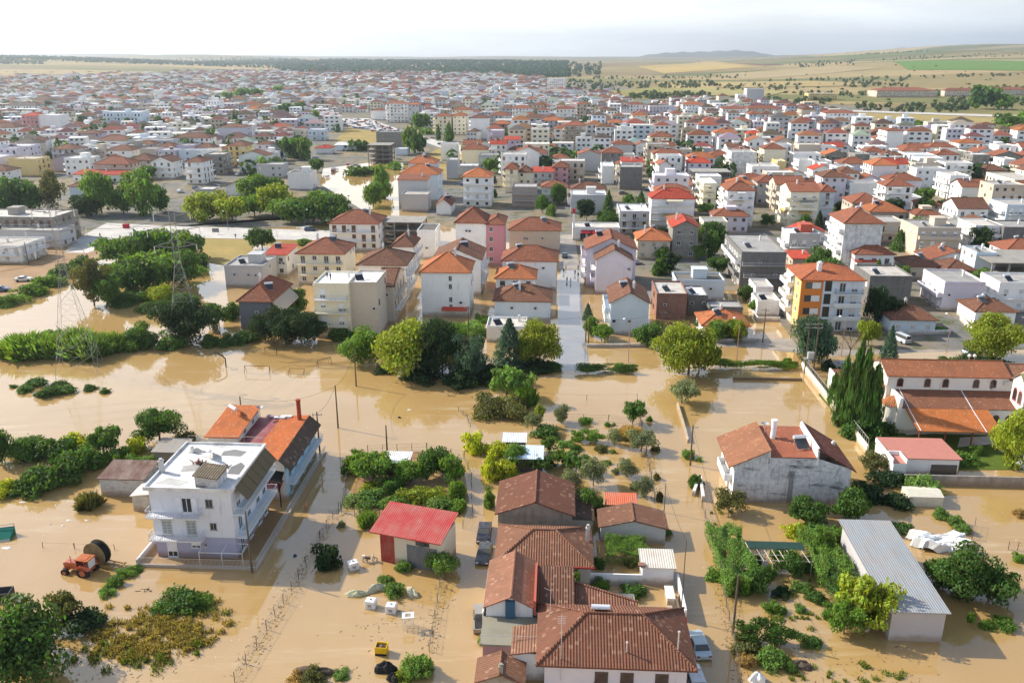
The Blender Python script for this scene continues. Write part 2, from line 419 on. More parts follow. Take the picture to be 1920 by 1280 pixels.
# flood water: one sheet over the whole low ground, and the town ground standing just out of it
m = MB(); m.quad((-700, -60, 0), (700, -60, 0), (700, 560, 0), (-700, 560, 0))
structure(m.obj('flood_water', 'water'))
def gpoly(name, mat, pts, z, col=(.8, .8, .8), kind='structure'):
    m = MB(); m.quad(*[(*p, z) for p in pts]); return structure(m.obj(name, mat, col), kind)
# town ground, with the flooded river bed on the left left open (pixels -> ground)
pxpoly('town_ground', 'townground', [(800, 415), (1052, 480), (1058, 440), (1072, 440), (1090, 520), (1140, 545), (1420, 545), (1500, 655), (1980, 655), (2080, 640), (2300, 258), (2000, 232), (1500, 190), (1280, 178), (1160, 160), (860, 300), (805, 330)], .03)
pxpoly('river_bank', 'townground', [(-260, 440), (140, 440), (560, 425), (640, 415), (700, 392), (690, 400), (600, 345), (606, 316), (690, 305), (860, 300), (1160, 160), (900, 137), (400, 136), (-300, 142), (-1200, 240)], .035)
pxpoly('muddy_yard', 'mud', [(-200, 520), (-200, 640), (0, 562), (120, 520), (160, 490), (200, 478), (190, 460), (90, 462), (20, 470)], .04)
pxpoly('main_road', 'paleroad', [(150, 444), (200, 418), (330, 424), (480, 428), (610, 432), (700, 440), (690, 452), (560, 450), (360, 446), (240, 446)], .05)
pxpoly('side_road', 'paleroad', [(150, 444), (205, 440), (240, 444), (165, 474), (120, 474)], .056)
pxpoly('dry_field', 'drygrass', [(345, 447), (480, 449), (470, 480), (440, 500), (372, 490)], .045)
pxpoly('dry_verge', 'drygrass', [(800, 290), (830, 275), (885, 302), (905, 330), (846, 340), (820, 310)], .05)
pxpoly('dry_lot', 'drygrass', [(630, 262), (650, 240), (705, 246), (735, 262), (690, 275), (650, 275)], .05)
pxpoly('far_main_road', 'paleroad', [(630, 222), (690, 222), (755, 245), (800, 258), (880, 276), (905, 285), (870, 292), (800, 268), (740, 252), (640, 232)], .06)
pxpoly('avenue_road', 'wetroad', [(1080, 652), (1330, 640), (1500, 632), (1700, 627), (1980, 625), (1980, 652), (1720, 660), (1560, 668), (1500, 662), (1400, 650)], .02)
pxpoly('flooded_street', 'floodedstreet', [(1040, 694), (1106, 694), (1094, 585), (1088, 506), (1050, 506), (1048, 600)], .012)
pxpoly('street_road', 'wetroad', [(1048, 505), (1087, 505), (1077, 440), (1051, 440)], .06)
pxpoly('church_yard', 'lawn', [(1640, 700), (1990, 700), (2020, 880), (1760, 880), (1630, 850), (1535, 740), (1560, 690)], .06)
pxpoly('church_path', 'paleroad', [(1795, 838), (1860, 832), (1920, 880), (1960, 880), (1930, 845), (1900, 815), (1800, 820)], .068)
pxpoly('church_paving', 'paleroad', [(1690, 700), (1990, 700), (2000, 800), (1700, 815), (1650, 770)], .064)
pxpoly('garden_soil', 'mud', [(655, 930), (690, 850), (800, 845), (870, 880), (880, 940), (850, 970), (700, 970)], .015)
# field strips and roads beyond the town
S = (.38, .30, .13)
for name, col, pts in (
    ('golden_field', (.50, .36, .12), [(1195, 130), (1330, 119), (1440, 132), (1245, 138)]),
    ('stubble_field', (.42, .31, .13), [(1230, 152), (1520, 152), (1660, 160), (1240, 166)]),
    ('green_crop_field', (.10, .22, .03), [(1670, 132), (1990, 138), (2010, 149), (1700, 143)]),
    ('dark_ploughed_field', (.15, .08, .05), [(1340, 122), (1460, 128), (1470, 131), (1400, 131)]),
    ('tan_meadow', (.36, .28, .11), [(1580, 206), (1960, 222), (1960, 246), (1610, 236)]),
    ('grass_meadow', (.27, .25, .08), [(1060, 178), (1250, 162), (1340, 176), (1160, 190)]),
    ('pale_meadow', (.34, .30, .12), [(1290, 163), (1480, 170), (1440, 181), (1200, 178)]),
    ('straw_strip', (.44, .34, .16), [(1480, 113), (1700, 110), (1960, 116), (1560, 119)]),
    ('green_strip', (.14, .17, .05), [(1480, 120), (1640, 119), (1960, 124), (1620, 127)]),
    ('beige_strip', (.40, .31, .16), [(1330, 140), (1560, 136), (1660, 140), (1400, 148)])):
    patch(name, col, pts)
patch('country_road', (.5, .48, .44), [(1540, 206), (1960, 220), (1960, 224), (1540, 209)], 'paleroad', 1.2)
patch('dirt_track', (.5, .48, .44), [(1610, 232), (1690, 226), (1690, 228), (1610, 235)], 'paleroad', 1.2)
# far mountains on the horizon
def ridge(name, px0, px1, dist, prof, depth):
    m = MB(); n = 40
    for j in range(5):
        t = j / 4
        for i in range(n + 1):
            s = i / n; px = px0 + (px1 - px0) * s; y = dist + depth * t; x = (px - 960) / F * cp * dist * (1 + .0) + 0
            hh = 0
            for (c, wd, a) in prof: hh += a * math.exp(-((s - c) / wd) ** 2)
            hh *= math.sin(math.pi * t) * (1 + .06 * math.sin(i * 1.9 + j)); m.v.append((x * (1 + .2 * (t - .5)), y, hh - 60))
    for j in range(4):
        for i in range(n):
            a = j * (n + 1) + i; m.f.append((a, a + 1, a + n + 2, a + n + 1)); m.mi.append(0)
    return structure(m.obj(name, 'hill', smooth=True))
ridge('mountain_range', 1180, 1640, 11000, [(.25, .22, 90), (.62, .2, 110), (.45, .3, 50)], 3400)
ridge('mountain_dome', 1640, 2140, 11000, [(.3, .16, 120), (.55, .4, 90), (.9, .3, 90)], 3400)
# ------------------------------------------------------------------ buildings
WC = {'w': ('white', (.86, .85, .82)), 'c': ('cream', (.82, .75, .56)), 'g': ('pale grey', (.50, .50, .50)), 'd': ('dark grey', (.20, .195, .185)),
      'k': ('bare concrete', (.33, .31, .275)), 'p': ('pink', (.62, .33, .34)), 'l': ('lilac', (.50, .43, .52)), 'y': ('yellow', (.72, .55, .24)),
      'e': ('beige', (.58, .50, .40)), 't': ('taupe', (.34, .29, .26)), 'b': ('bluish white', (.62, .70, .76)), 's': ('slate blue', (.15, .17, .21)), 'm': ('mauve white', (.66, .62, .68))}
RC = {'o': ('orange', (.46, .145, .05)), 'b': ('brown', (.19, .08, .045)), 'r': ('bright red', (.52, .055, .025)), 't': ('terracotta', (.30, .098, .05)),
      'w': ('white', (.82, .81, .79)), 'g': ('grey', (.36, .35, .33)), 'k': ('dark', (.15, .14, .12)), 'n': ('dusty pale', (.56, .52, .46))}
NUM = ['', 'single-storey', 'two-storey', 'three-storey', 'four-storey', 'five-storey', 'six-storey', 'seven-storey', 'eight-storey', 'nine-storey']
SHARED = {}
def shared(key, fn):
    if key not in SHARED: SHARED[key] = fn()
    return SHARED[key]
def me_window(shut):
    m = MB(); w, h = .5, 1.0       # unit wide, unit high, facing -y
    m.quad((-w, -.02, 0), (w, -.02, 0), (w, -.02, h), (-w, -.02, h), m=1)
    for (a, b, c, d) in ((-w, 0, -w + .07, h), (w - .07, 0, w, h), (-w, 0, w, .06), (-w, h - .06, w, h), (-.03, .06, .03, h - .06)):
        m.box(a, -.06, b, c, -.015, d)
    m.box(-w - .06, -.14, -.05, w + .06, 0, 0)
    if shut == 1:
        m.box(-w - .48, -.08, 0, -w - .02, -.03, h); m.box(w + .02, -.08, 0, w + .48, -.03, h)
    if shut == 2: m.box(-w + .06, -.055, .35, w - .06, -.025, h - .06)
    if shut == 3:
        for k in range(9): m.box(-w + .06, -.075, .07 + k * .1, w - .06, -.03, .13 + k * .1)
    return m.mesh('window', ['frame', 'glass'], uvs=False)
def window(par, x, y, z, w, h, face=0, shut=0, col=(.78, .78, .76), name='window'):
    me = shared(('win', shut), lambda: me_window(shut))
    o = mk(name, me, col, par, (x, y, z), 0, (w, 1 if face % 2 == 0 else 1, h)); o.rotation_euler = (0, 0, (0, math.pi / 2, math.pi, -math.pi / 2)[face]); return o
def balcony_mb(w, d, solid, mesh=True):
    m = MB(); m.box(-w / 2, -d, -.16, w / 2, 0, 0)
    if solid:
        m.box(-w / 2, -d, 0, w / 2, -d + .1, .92); m.box(-w / 2, -d + .1, 0, -w / 2 + .1, 0, .92); m.box(w / 2 - .1, -d + .1, 0, w / 2, 0, .92)
    return m
def railing_mb(w, d, step=.28):
    m = MB()
    for z in (.12, .92): m.box(-w / 2, -d, z, w / 2, -d + .05, z + .05); m.box(-w / 2, -d + .05, z, -w / 2 + .05, 0, z + .05); m.box(w / 2 - .05, -d + .05, z, w / 2, 0, z + .05)
    n = int(w / step)
    for i in range(n + 1): x = -w / 2 + .025 + (w - .05) * i / max(1, n); m.box(x - .018, -d + .01, .0, x + .018, -d + .04, .92)
    for i in range(int(d / step)):
        for sx in (-w / 2 + .025, w / 2 - .025): m.box(sx - .018, -d + step * (i + 1), 0, sx + .018, -d + step * (i + 1) + .035, .92)
    return m
def balcony(par, x, y, z, w, d=1.2, face=0, solid=False, col=(.75, .74, .72), rail=(.6, .6, .6)):
    ro = (0, math.pi / 2, math.pi, -math.pi / 2)[face]
    key = ('bal', round(w, 1), round(d, 1), solid)
    o = mk('balcony', shared(key, lambda: balcony_mb(w, d, solid).mesh('balcony', ['wall'])), col, par, (x, y, z)); o.rotation_euler = (0, 0, ro)
    if not solid: mk('railing', shared(key + (1,), lambda: railing_mb(w, d).mesh('railing', ['metal'], uvs=False)), rail, o)
    return o
def awning(par, x, y, z, w, d, drop, face=0, col=(.75, .72, .64)):
    key = ('awn', round(w, 1), round(d, 1), round(drop, 1))
    def f():
        m = MB(); m.quad((-w / 2, 0, 0), (-w / 2, -d, -drop), (w / 2, -d, -drop), (w / 2, 0, 0)); m.quad((-w / 2, 0, -.03), (w / 2, 0, -.03), (w / 2, -d, -drop - .03), (-w / 2, -d, -drop - .03))
        m.box(-w / 2, -d - .02, -drop - .22, w / 2, -d, -drop - .03); return m.mesh('awning', ['fabric'])
    o = mk('awning', shared(key, f), col, par, (x, y, z)); o.rotation_euler = (0, 0, (0, math.pi / 2, math.pi, -math.pi / 2)[face]); return o
def heater_mb():
    m = MB(); m.quad((-.9, -1., .15), (.9, -1., .15), (.9, .4, 1.15), (-.9, .4, 1.15), m=1); m.quad((-.9, -1., .1), (-.9, .4, 1.1), (.9, .4, 1.1), (.9, -1., .1))
    for x in (-.8, .8): m.tube((x, -.9, 0), (x, -.9, .2), .03, n=4); m.tube((x, .4, 0), (x, .4, 1.2), .03, n=4)
    m.tube((-.95, .5, 1.3), (.95, .5, 1.3), .27, n=10); return m
def heater(par, x, y, z, yaw=.6):
    o = mk('solar_water_heater', shared('heater', lambda: heater_mb().mesh('solar_water_heater', ['metal', 'glass'], uvs=False)), (.72, .73, .75), par, (x, y, z), yaw); return o
def chimney(par, x, y, z, h=1.5, w=.5, col=(.7, .68, .64)):
    def f():
        m = MB(); m.box(-.5, -.5, 0, .5, .5, .82); m.box(-.62, -.62, .82, .62, .62, .88); m.box(-.36, -.36, .88, .36, .36, 1.0); return m.mesh('chimney', ['wall'])
    return mk('chimney', shared('chimney', f), col, par, (x, y, z - .3), 0, (w, w, h + .3))
def aerial_me():
    m = MB(); m.tube((0, 0, -.5), (0, 0, 2.8), .035, n=4)
    for k in range(5): m.tube((-.5 + k * .04, 0, 2.0 + k * .17), (.5 - k * .04, 0, 2.0 + k * .17), .018, n=4)
    m.tube((0, 0, 2.0), (.0, .0, 2.7), .02, n=4); return m.mesh('aerial', ['metal'], uvs=False)
def roof_mb(kind, W, D, h, rh, ov=.5, th=.16):
    """tiled roof over a W x D plan whose walls end at h; local origin = front-left corner"""
    m = MB(); a, b, c, d = -ov, W + ov, -ov, D + ov; e = h - (rh / (min(W, D) / 2)) * ov * .6 if kind != 'shed' else h
    e = max(e, h - .35)
    if kind == 'hip':
        t = e + rh
        if W >= D: r0, r1 = (a + (D + 2 * ov) / 2, D / 2), (b - (D + 2 * ov) / 2, D / 2)
        else: r0, r1 = (W / 2, c + (W + 2 * ov) / 2), (W / 2, d - (W + 2 * ov) / 2)
        A, B_, C, Dd = (a, c, e), (b, c, e), (b, d, e), (a, d, e); R0, R1 = (*r0, t), (*r1, t)
        if W >= D: m.quad(A, B_, R1, R0); m.quad(B_, C, R1); m.quad(C, Dd, R0, R1); m.quad(Dd, A, R0)
        else: m.quad(A, B_, R0); m.quad(B_, C, R1, R0); m.quad(C, Dd, R1); m.quad(Dd, A, R0, R1)
        for s, q in ((R0, R1), (A, R0), (B_, R1 if W >= D else R0), (C, R1), (Dd, R0 if W >= D else R1)):
            if s != q: m.tube((s[0], s[1], s[2] + .02), (q[0], q[1], q[2] + .02), .13, n=5)
    elif kind == 'gy':
        t = e + rh; x = W / 2
        m.quad((a, c, e), (x, c, t), (x, d, t), (a, d, e)) if False else m.quad((a, d, e), (a, c, e), (x, c, t), (x, d, t))
        m.quad((b, c, e), (b, d, e), (x, d, t), (x, c, t)); m.tube((x, c, t + .02), (x, d, t + .02), .13, n=5)
        m.quad((a, c, e), (a, c, e - th), (x, c, t - th), (x, c, t)); m.quad((x, c, t), (x, c, t - th), (b, c, e - th), (b, c, e))
    elif kind == 'gx':
        t = e + rh; y = D / 2
        m.quad((a, c, e), (b, c, e), (b, y, t), (a, y, t)); m.quad((b, d, e), (a, d, e), (a, y, t), (b, y, t)); m.tube((a, y, t + .02), (b, y, t + .02), .13, n=5)
        m.quad((b, c, e), (b, c, e - th), (b, y, t - th), (b, y, t)); m.quad((a, y, t), (a, y, t - th), (a, c, e - th), (a, c, e)); m.quad((b, y, t), (b, y, t - th), (b, d, e - th), (b, d, e)); m.quad((a, d, e), (a, d, e - th), (a, y, t - th), (a, y, t))
    elif kind == 'shed':
        m.quad((a, c, e), (b, c, e), (b, d, e + rh), (a, d, e + rh)); m.quad((b, c, e), (b, c, e - th), (b, d, e + rh - th), (b, d, e + rh)); m.quad((a, d, e + rh), (a, d, e + rh - th), (a, c, e - th), (a, c, e))
    m.quad((a, c, e), (a, c, e - th), (b, c, e - th), (b, c, e)) if kind not in ('gy',) else None
    m.quad((a, c, e - th), (a, d, e - th), (b, d, e - th), (b, c, e - th)) if kind in ('hip',) else None
    if kind in ('hip', 'gy'):
        m.quad((b, c, e), (b, c, e - th), (b, d, e - th), (b, d, e)); m.quad((a, d, e), (a, d, e - th), (a, c, e - th), (a, c, e))
    return m
BLD = []      # every building: root, desc, picture position, for the labels
FOOT = []     # footprints in street-grid coordinates
def wide(px, py, h, xr):
    """width of a front wall that starts at pixel px on height h and ends in column xr"""
    x, y = at(px, py, h); k = cy * 0 + (-math.sin(-YAW)) ; ex, ey = math.cos(YAW), math.sin(YAW)
    zc = y * cp - (h - CH) * sp; a = (xr - 960) / F
    return (a * zc - x) / (ex - a * ey * cp)
def body_mb(W, D, h, roof, rh, z0=-.5):
    m = MB(); m.box(0, 0, z0, W, D, h, m=0, mt=1, skip='' if roof == 'flat' else 't')
    if roof == 'flat':
        p = .14
        for q in ((0, 0, W, p), (0, D - p, W, D), (0, p, p, D - p), (W - p, p, W, D - p)): m.box(q[0], q[1], h, q[2], q[3], h + .45)
        m.box(-.12, -.12, h - .18, 0, D + .12, h + .02); m.box(0, -.12, h - .18, W + .12, 0, h + .02); m.box(W, 0, h - .18, W + .12, D + .12, h + .02)
    if roof == 'gy':
        for y in (0, D): m.quad((0, y, h), (W, y, h), (W / 2, y, h + rh * .93)) if y == 0 else m.quad((W, y, h), (0, y, h), (W / 2, y, h + rh * .93))
    if roof == 'gx':
        m.quad((0, D, h), (0, 0, h), (0, D / 2, h + rh * .93)); m.quad((W, 0, h), (W, D, h), (W, D / 2, h + rh * .93))
    if roof == 'shed': m.quad((W, 0, h), (W, D, h), (W, D, h + rh)); m.quad((0, D, h), (0, 0, h), (0, D, h + rh)); m.quad((W, D, h), (0, D, h), (0, D, h + rh), (W, D, h + rh))
    return m
def build(u, v, W, D, h, roof, rc, wc, opt='', label=None, near=False, yaw=0, rh=None, px=None, mid=True):
    """one town building. opt letters: w front windows, b front balconies, v closed-parapet front balconies, l left balconies, r right balconies,
    a awnings, p roof-top stair box, s solar heater, c chimney, x open concrete frame, n blank front, B brick, C concrete front, K red penthouse"""
    fl = max(1, round(h / 3.0)); fh = h / fl
    wname, wcol = WC[wc]; rname, rcol = RC[rc]
    j = R.uniform(.9, 1.05); wcol = tuple(c * j for c in wcol); jr = R.uniform(.82, 1.15); rcol = tuple(c * jr for c in rcol)
    cat = 'apartment block' if fl >= 4 else 'house'
    t = thing('apartment_block' if fl >= 4 else 'town_house', '', cat, u, v, 0, yaw)
    rh = rh if rh is not None else (0 if roof == 'flat' else min(W, D) * (.24 if roof != 'shed' else .12))
    wm = 'concrete' if wc in 'kd' or 'C' in opt else 'brick' if 'B' in opt else 'wall'
    if wm == 'brick': wcol = (.2, .1, .07)
    far = not near
    mb = MB() if 'x' in opt else body_mb(W, D, h, roof, rh)
    if 'x' in opt:      # open frame: slabs and columns
        for k in range(fl + 1): mb.box(-.3, -.3, max(-.4, k * fh - .25), W + .3, D + .3, k * fh if k else .05, m=0, mt=1)
        nc = max(2, int(W / 4) + 1)
        for i in range(nc):
            for y in (.1, D / 2, D - .5):
                x = i * (W - .4) / (nc - 1)
                for k in range(fl): mb.box(x, y, k * fh + (.05 if k == 0 else .001), x + .4, y + .4, (k + 1) * fh - .251)
        for k in range(fl): mb.box(.45, D * .62, k * fh + .06, W - .45, D * .64, (k + 1) * fh - .26)
    sides = []
    nw = max(1, int(W / 2.9)); nd = max(1, int(D / 3.2))
    fronts = 'n' not in opt and 'x' not in opt
    wins = []
    if fronts:
        for k in range(fl):
            for i in range(nw):
                x = W * (i + .5) / nw; door = ('b' in opt or 'v' in opt) and k > 0 and R.random() < .6
                if R.random() < .1: continue
                wins.append((0, x, k * fh, door))
    vis_left = u > -5; vis_right = u < 12
    if 'x' not in opt:
        for k in range(fl):
            for i in range(nd):
                y = D * (i + .5) / nd
                if (vis_left and ('l' in opt or R.random() < .35)): wins.append((3, y, k * fh, 'l' in opt and R.random() < .5))
                if (vis_right and ('r' in opt or R.random() < .45)): wins.append((1, y, k * fh, 'r' in opt and R.random() < .5))
    bals = []
    rng_f = range(1, fl) if fl > 1 else []
    for k in rng_f:
        for ch, face, L in (('b', 0, W), ('v', 0, W), ('l', 3, D), ('r', 1, D)):
            if ch in opt:
                ln = L * R.choice((.86, .92, .96)); bals.append((face, L / 2, k * fh, ln, ch in 'vl' and R.random() < .75))
                if 'a' in opt and R.random() < .6:
                    bals.append((face + 10, L / 2 + R.uniform(-.2, .2) * L, k * fh + fh * .93, L * R.uniform(.3, .45), 0))
    off = {0: lambda s: (s, 0), 1: lambda s: (W, s), 3: lambda s: (0, s)}
    shut = R.choice((0, 1, 2, 3, 2)) if W > 5 else 0
    fcol = R.choice(((.78, .78, .76), (.72, .70, .66), (.16, .07, .035), (.5, .44, .36)))
    if near:
        for face, s, z, door in wins:
            x, y = off[face](s)
            if door: window(t, x, y, z + .05, 1.3, 2.15, face, 0 if shut == 1 else shut, fcol, 'balcony_door')
            else: window(t, x, y, z + 1.0, 1.15, 1.2, face, shut, fcol)
        for face, s, z, ln, so in bals:
            x, y = off[face % 10](s)
            if face >= 10: awning(t, x, y, z, ln, 1.5, .75, face - 10, R.choice(((.75, .72, .64), (.7, .62, .45), (.6, .6, .58), (.6, .4, .12))))
            else: balcony(t, x, y, z, ln, 1.25, face, so, wcol if R.random() < .7 else WC['w'][1])
    else:
        def local(face, s, dp, z):
            return (s, -dp, z) if face == 0 else (W + dp, s, z) if face == 1 else (-dp, s, z)
        for face, s, z, door in wins:
            a, b = (.62, 2.2) if door else (.55, 2.15); z0 = z + (.1 if door else 1.0)
            sg = -1 if face == 3 else 1
            mb.quad(local(face, s - a * sg, .03, z0), local(face, s + a * sg, .03, z0), local(face, s + a * sg, .03, z + b), local(face, s - a * sg, .03, z + b), m=R.choice((2, 2, 2, 4, 5)))
        for face, s, z, ln, so in bals:
            f = face % 10; d = 1.25
            def bx(s0, s1, d0, d1, z0, z1, m=3):
                p = [local(f, s0, d0, z0), local(f, s1, d1, z1)]
                q0 = [min(p[0][i], p[1][i]) for i in range(3)]; q1 = [max(p[0][i], p[1][i]) for i in range(3)]
                mb.box(*q0, *q1, m=m)
            if face >= 10: bx(s - ln / 2, s + ln / 2, .05, 1.5, z - .5, z - .42); bx(s - ln / 2, s + ln / 2, 1.45, 1.5, z - .95, z - .5)
            else:
                bx(s - ln / 2, s + ln / 2, 0.01, d, z - .15, z); bx(s - ln / 2, s + ln / 2, d - .08, d, z, z + (.9 if so else .5))
    mb.obj('wall' if 'x' not in opt else 'concrete_frame', [wm, 'roofslab', 'glass', 'wall', 'shutter', 'blind'], wcol, t) if roof == 'flat' or 'x' in opt else mb.obj('wall', [wm, wm, 'glass', 'wall', 'shutter', 'blind'], wcol, t)
    if roof == 'flat':
        if 'x' not in opt:
            q = MB(); q.quad((.14, .14, h + .03), (W - .14, .14, h + .03), (W - .14, D - .14, h + .03), (.14, D - .14, h + .03)); q.obj('roof', 'roofslab', rcol, t)
    else:
        roof_mb(roof, W, D, h, rh).obj('roof', 'tile', rcol, t)
    if 'p' in opt or 'K' in opt:
        bw = min(3.6, W * .4); q = MB(); x0 = W * R.uniform(.3, .55); y0 = D * .35
        q.box(x0, y0, h + .035, x0 + bw, y0 + min(4, D * .4), h + 2.4); q.box(x0 - .2, y0 - .2, h + 2.401, x0 + bw + .2, y0 + min(4, D * .4) + .2, h + 2.55)
        q.obj('stair_penthouse', 'wall' if 'p' in opt else 'plain', wcol if 'p' in opt else (.45, .09, .05), t)
    if near and 'x' not in opt and fl > 1:
        for q in range(R.choice((1, 2, 3))):
            mk('air_conditioner', shared('ac', lambda: MB().box(-.42, -.32, 0, .42, -.02, .6).box(-.3, -.34, .08, .3, -.32, .52, m=1).mesh('air_conditioner', ['metal', 'rubber'], uvs=False)), (.68, .68, .66), t, (W * R.uniform(.08, .92), 0, R.randrange(1, fl) * fh + R.uniform(.3, .5)))
    if 's' in opt: heater(t, W * R.uniform(.3, .7), D * .5, h + (.05 if roof == 'flat' else rh * .55), R.uniform(.3, .9))
    if 'c' in opt or (near and roof != 'flat' and R.random() < .6): chimney(t, W * R.uniform(.2, .8), D * R.uniform(.3, .7), h + rh * .45, rh * .6 + .8)
    if v < 560 and 'x' not in opt:
        if roof != 'flat' and R.random() < .35: heater(t, W * R.uniform(.25, .75), D * R.uniform(.3, .6), h + rh * .6, R.uniform(.3, .9))
        if not near and R.random() < .5: chimney(t, W * R.uniform(.2, .8), D * R.uniform(.3, .7), h + rh * .4, rh * .6 + .9, .6)
        if R.random() < .5:
            a_ = mk('aerial', shared('aerial', aerial_me), (.55, .55, .55), t, (W * R.uniform(.2, .8), D * R.uniform(.3, .7), h + rh * .5))
    if roof == 'flat' and near and 'x' not in opt:
        if R.random() < .6 and 's' not in opt: heater(t, W * R.uniform(.2, .4), D * .3, h + .05, R.uniform(.3, .9))
        if R.random() < .7: chimney(t, W * R.uniform(.6, .85), D * R.uniform(.5, .8), h + .3, 1.2)
    rw = {'hip': 'hip roof', 'gy': 'gable roof', 'gx': 'gable roof', 'shed': 'sloping roof', 'flat': 'flat roof'}[roof]
    ex = ''
    if 'x' in opt: desc = f'unfinished open {NUM[fl]} concrete frame building'
    else:
        for ch, tx in (('l', 'sunlit side balconies'), ('a', 'awnings'), ('v', 'solid front balconies'), ('b', 'front balconies'), ('K', 'red stair box'), ('p', 'roof stair box'), ('s', 'solar heater'), ('n', 'blank front wall')):
            if ch in opt and not ex: ex = ' and ' + tx
        ww = 'bare brick' if wm == 'brick' else ('concrete fronted ' + wname if 'C' in opt and wc not in 'kd' else wname)
        desc = f'{ww} {NUM[fl]} building with {rname} {rw}{ex}'
    x, y = g2w(u + W / 2, v); p = proj(x, y, h * .6)
    BLD.append(dict(o=t, desc=desc, px=p[0], py=p[1], d=v, label=label))
    FOOT.append((u, v, u + W, v + D))
    return t
def row(line):
    a, _, lab = line.partition('|'); q = a.split()
    xl, xr, ye = map(float, q[:3]); h, D = float(q[3]), float(q[4]); roof, rc, wc = q[5:8]; opt = q[8] if len(q) > 8 else ''
    rh = None
    if ':' in roof: roof, r_ = roof.split(':'); rh = float(r_)
    u, v = uv(xl, ye, h); W = wide(xl, ye, h, xr)
    return build(u, v, W, D, h, roof, rc, wc, opt, lab.strip() or None, near=v < 330, rh=rh)
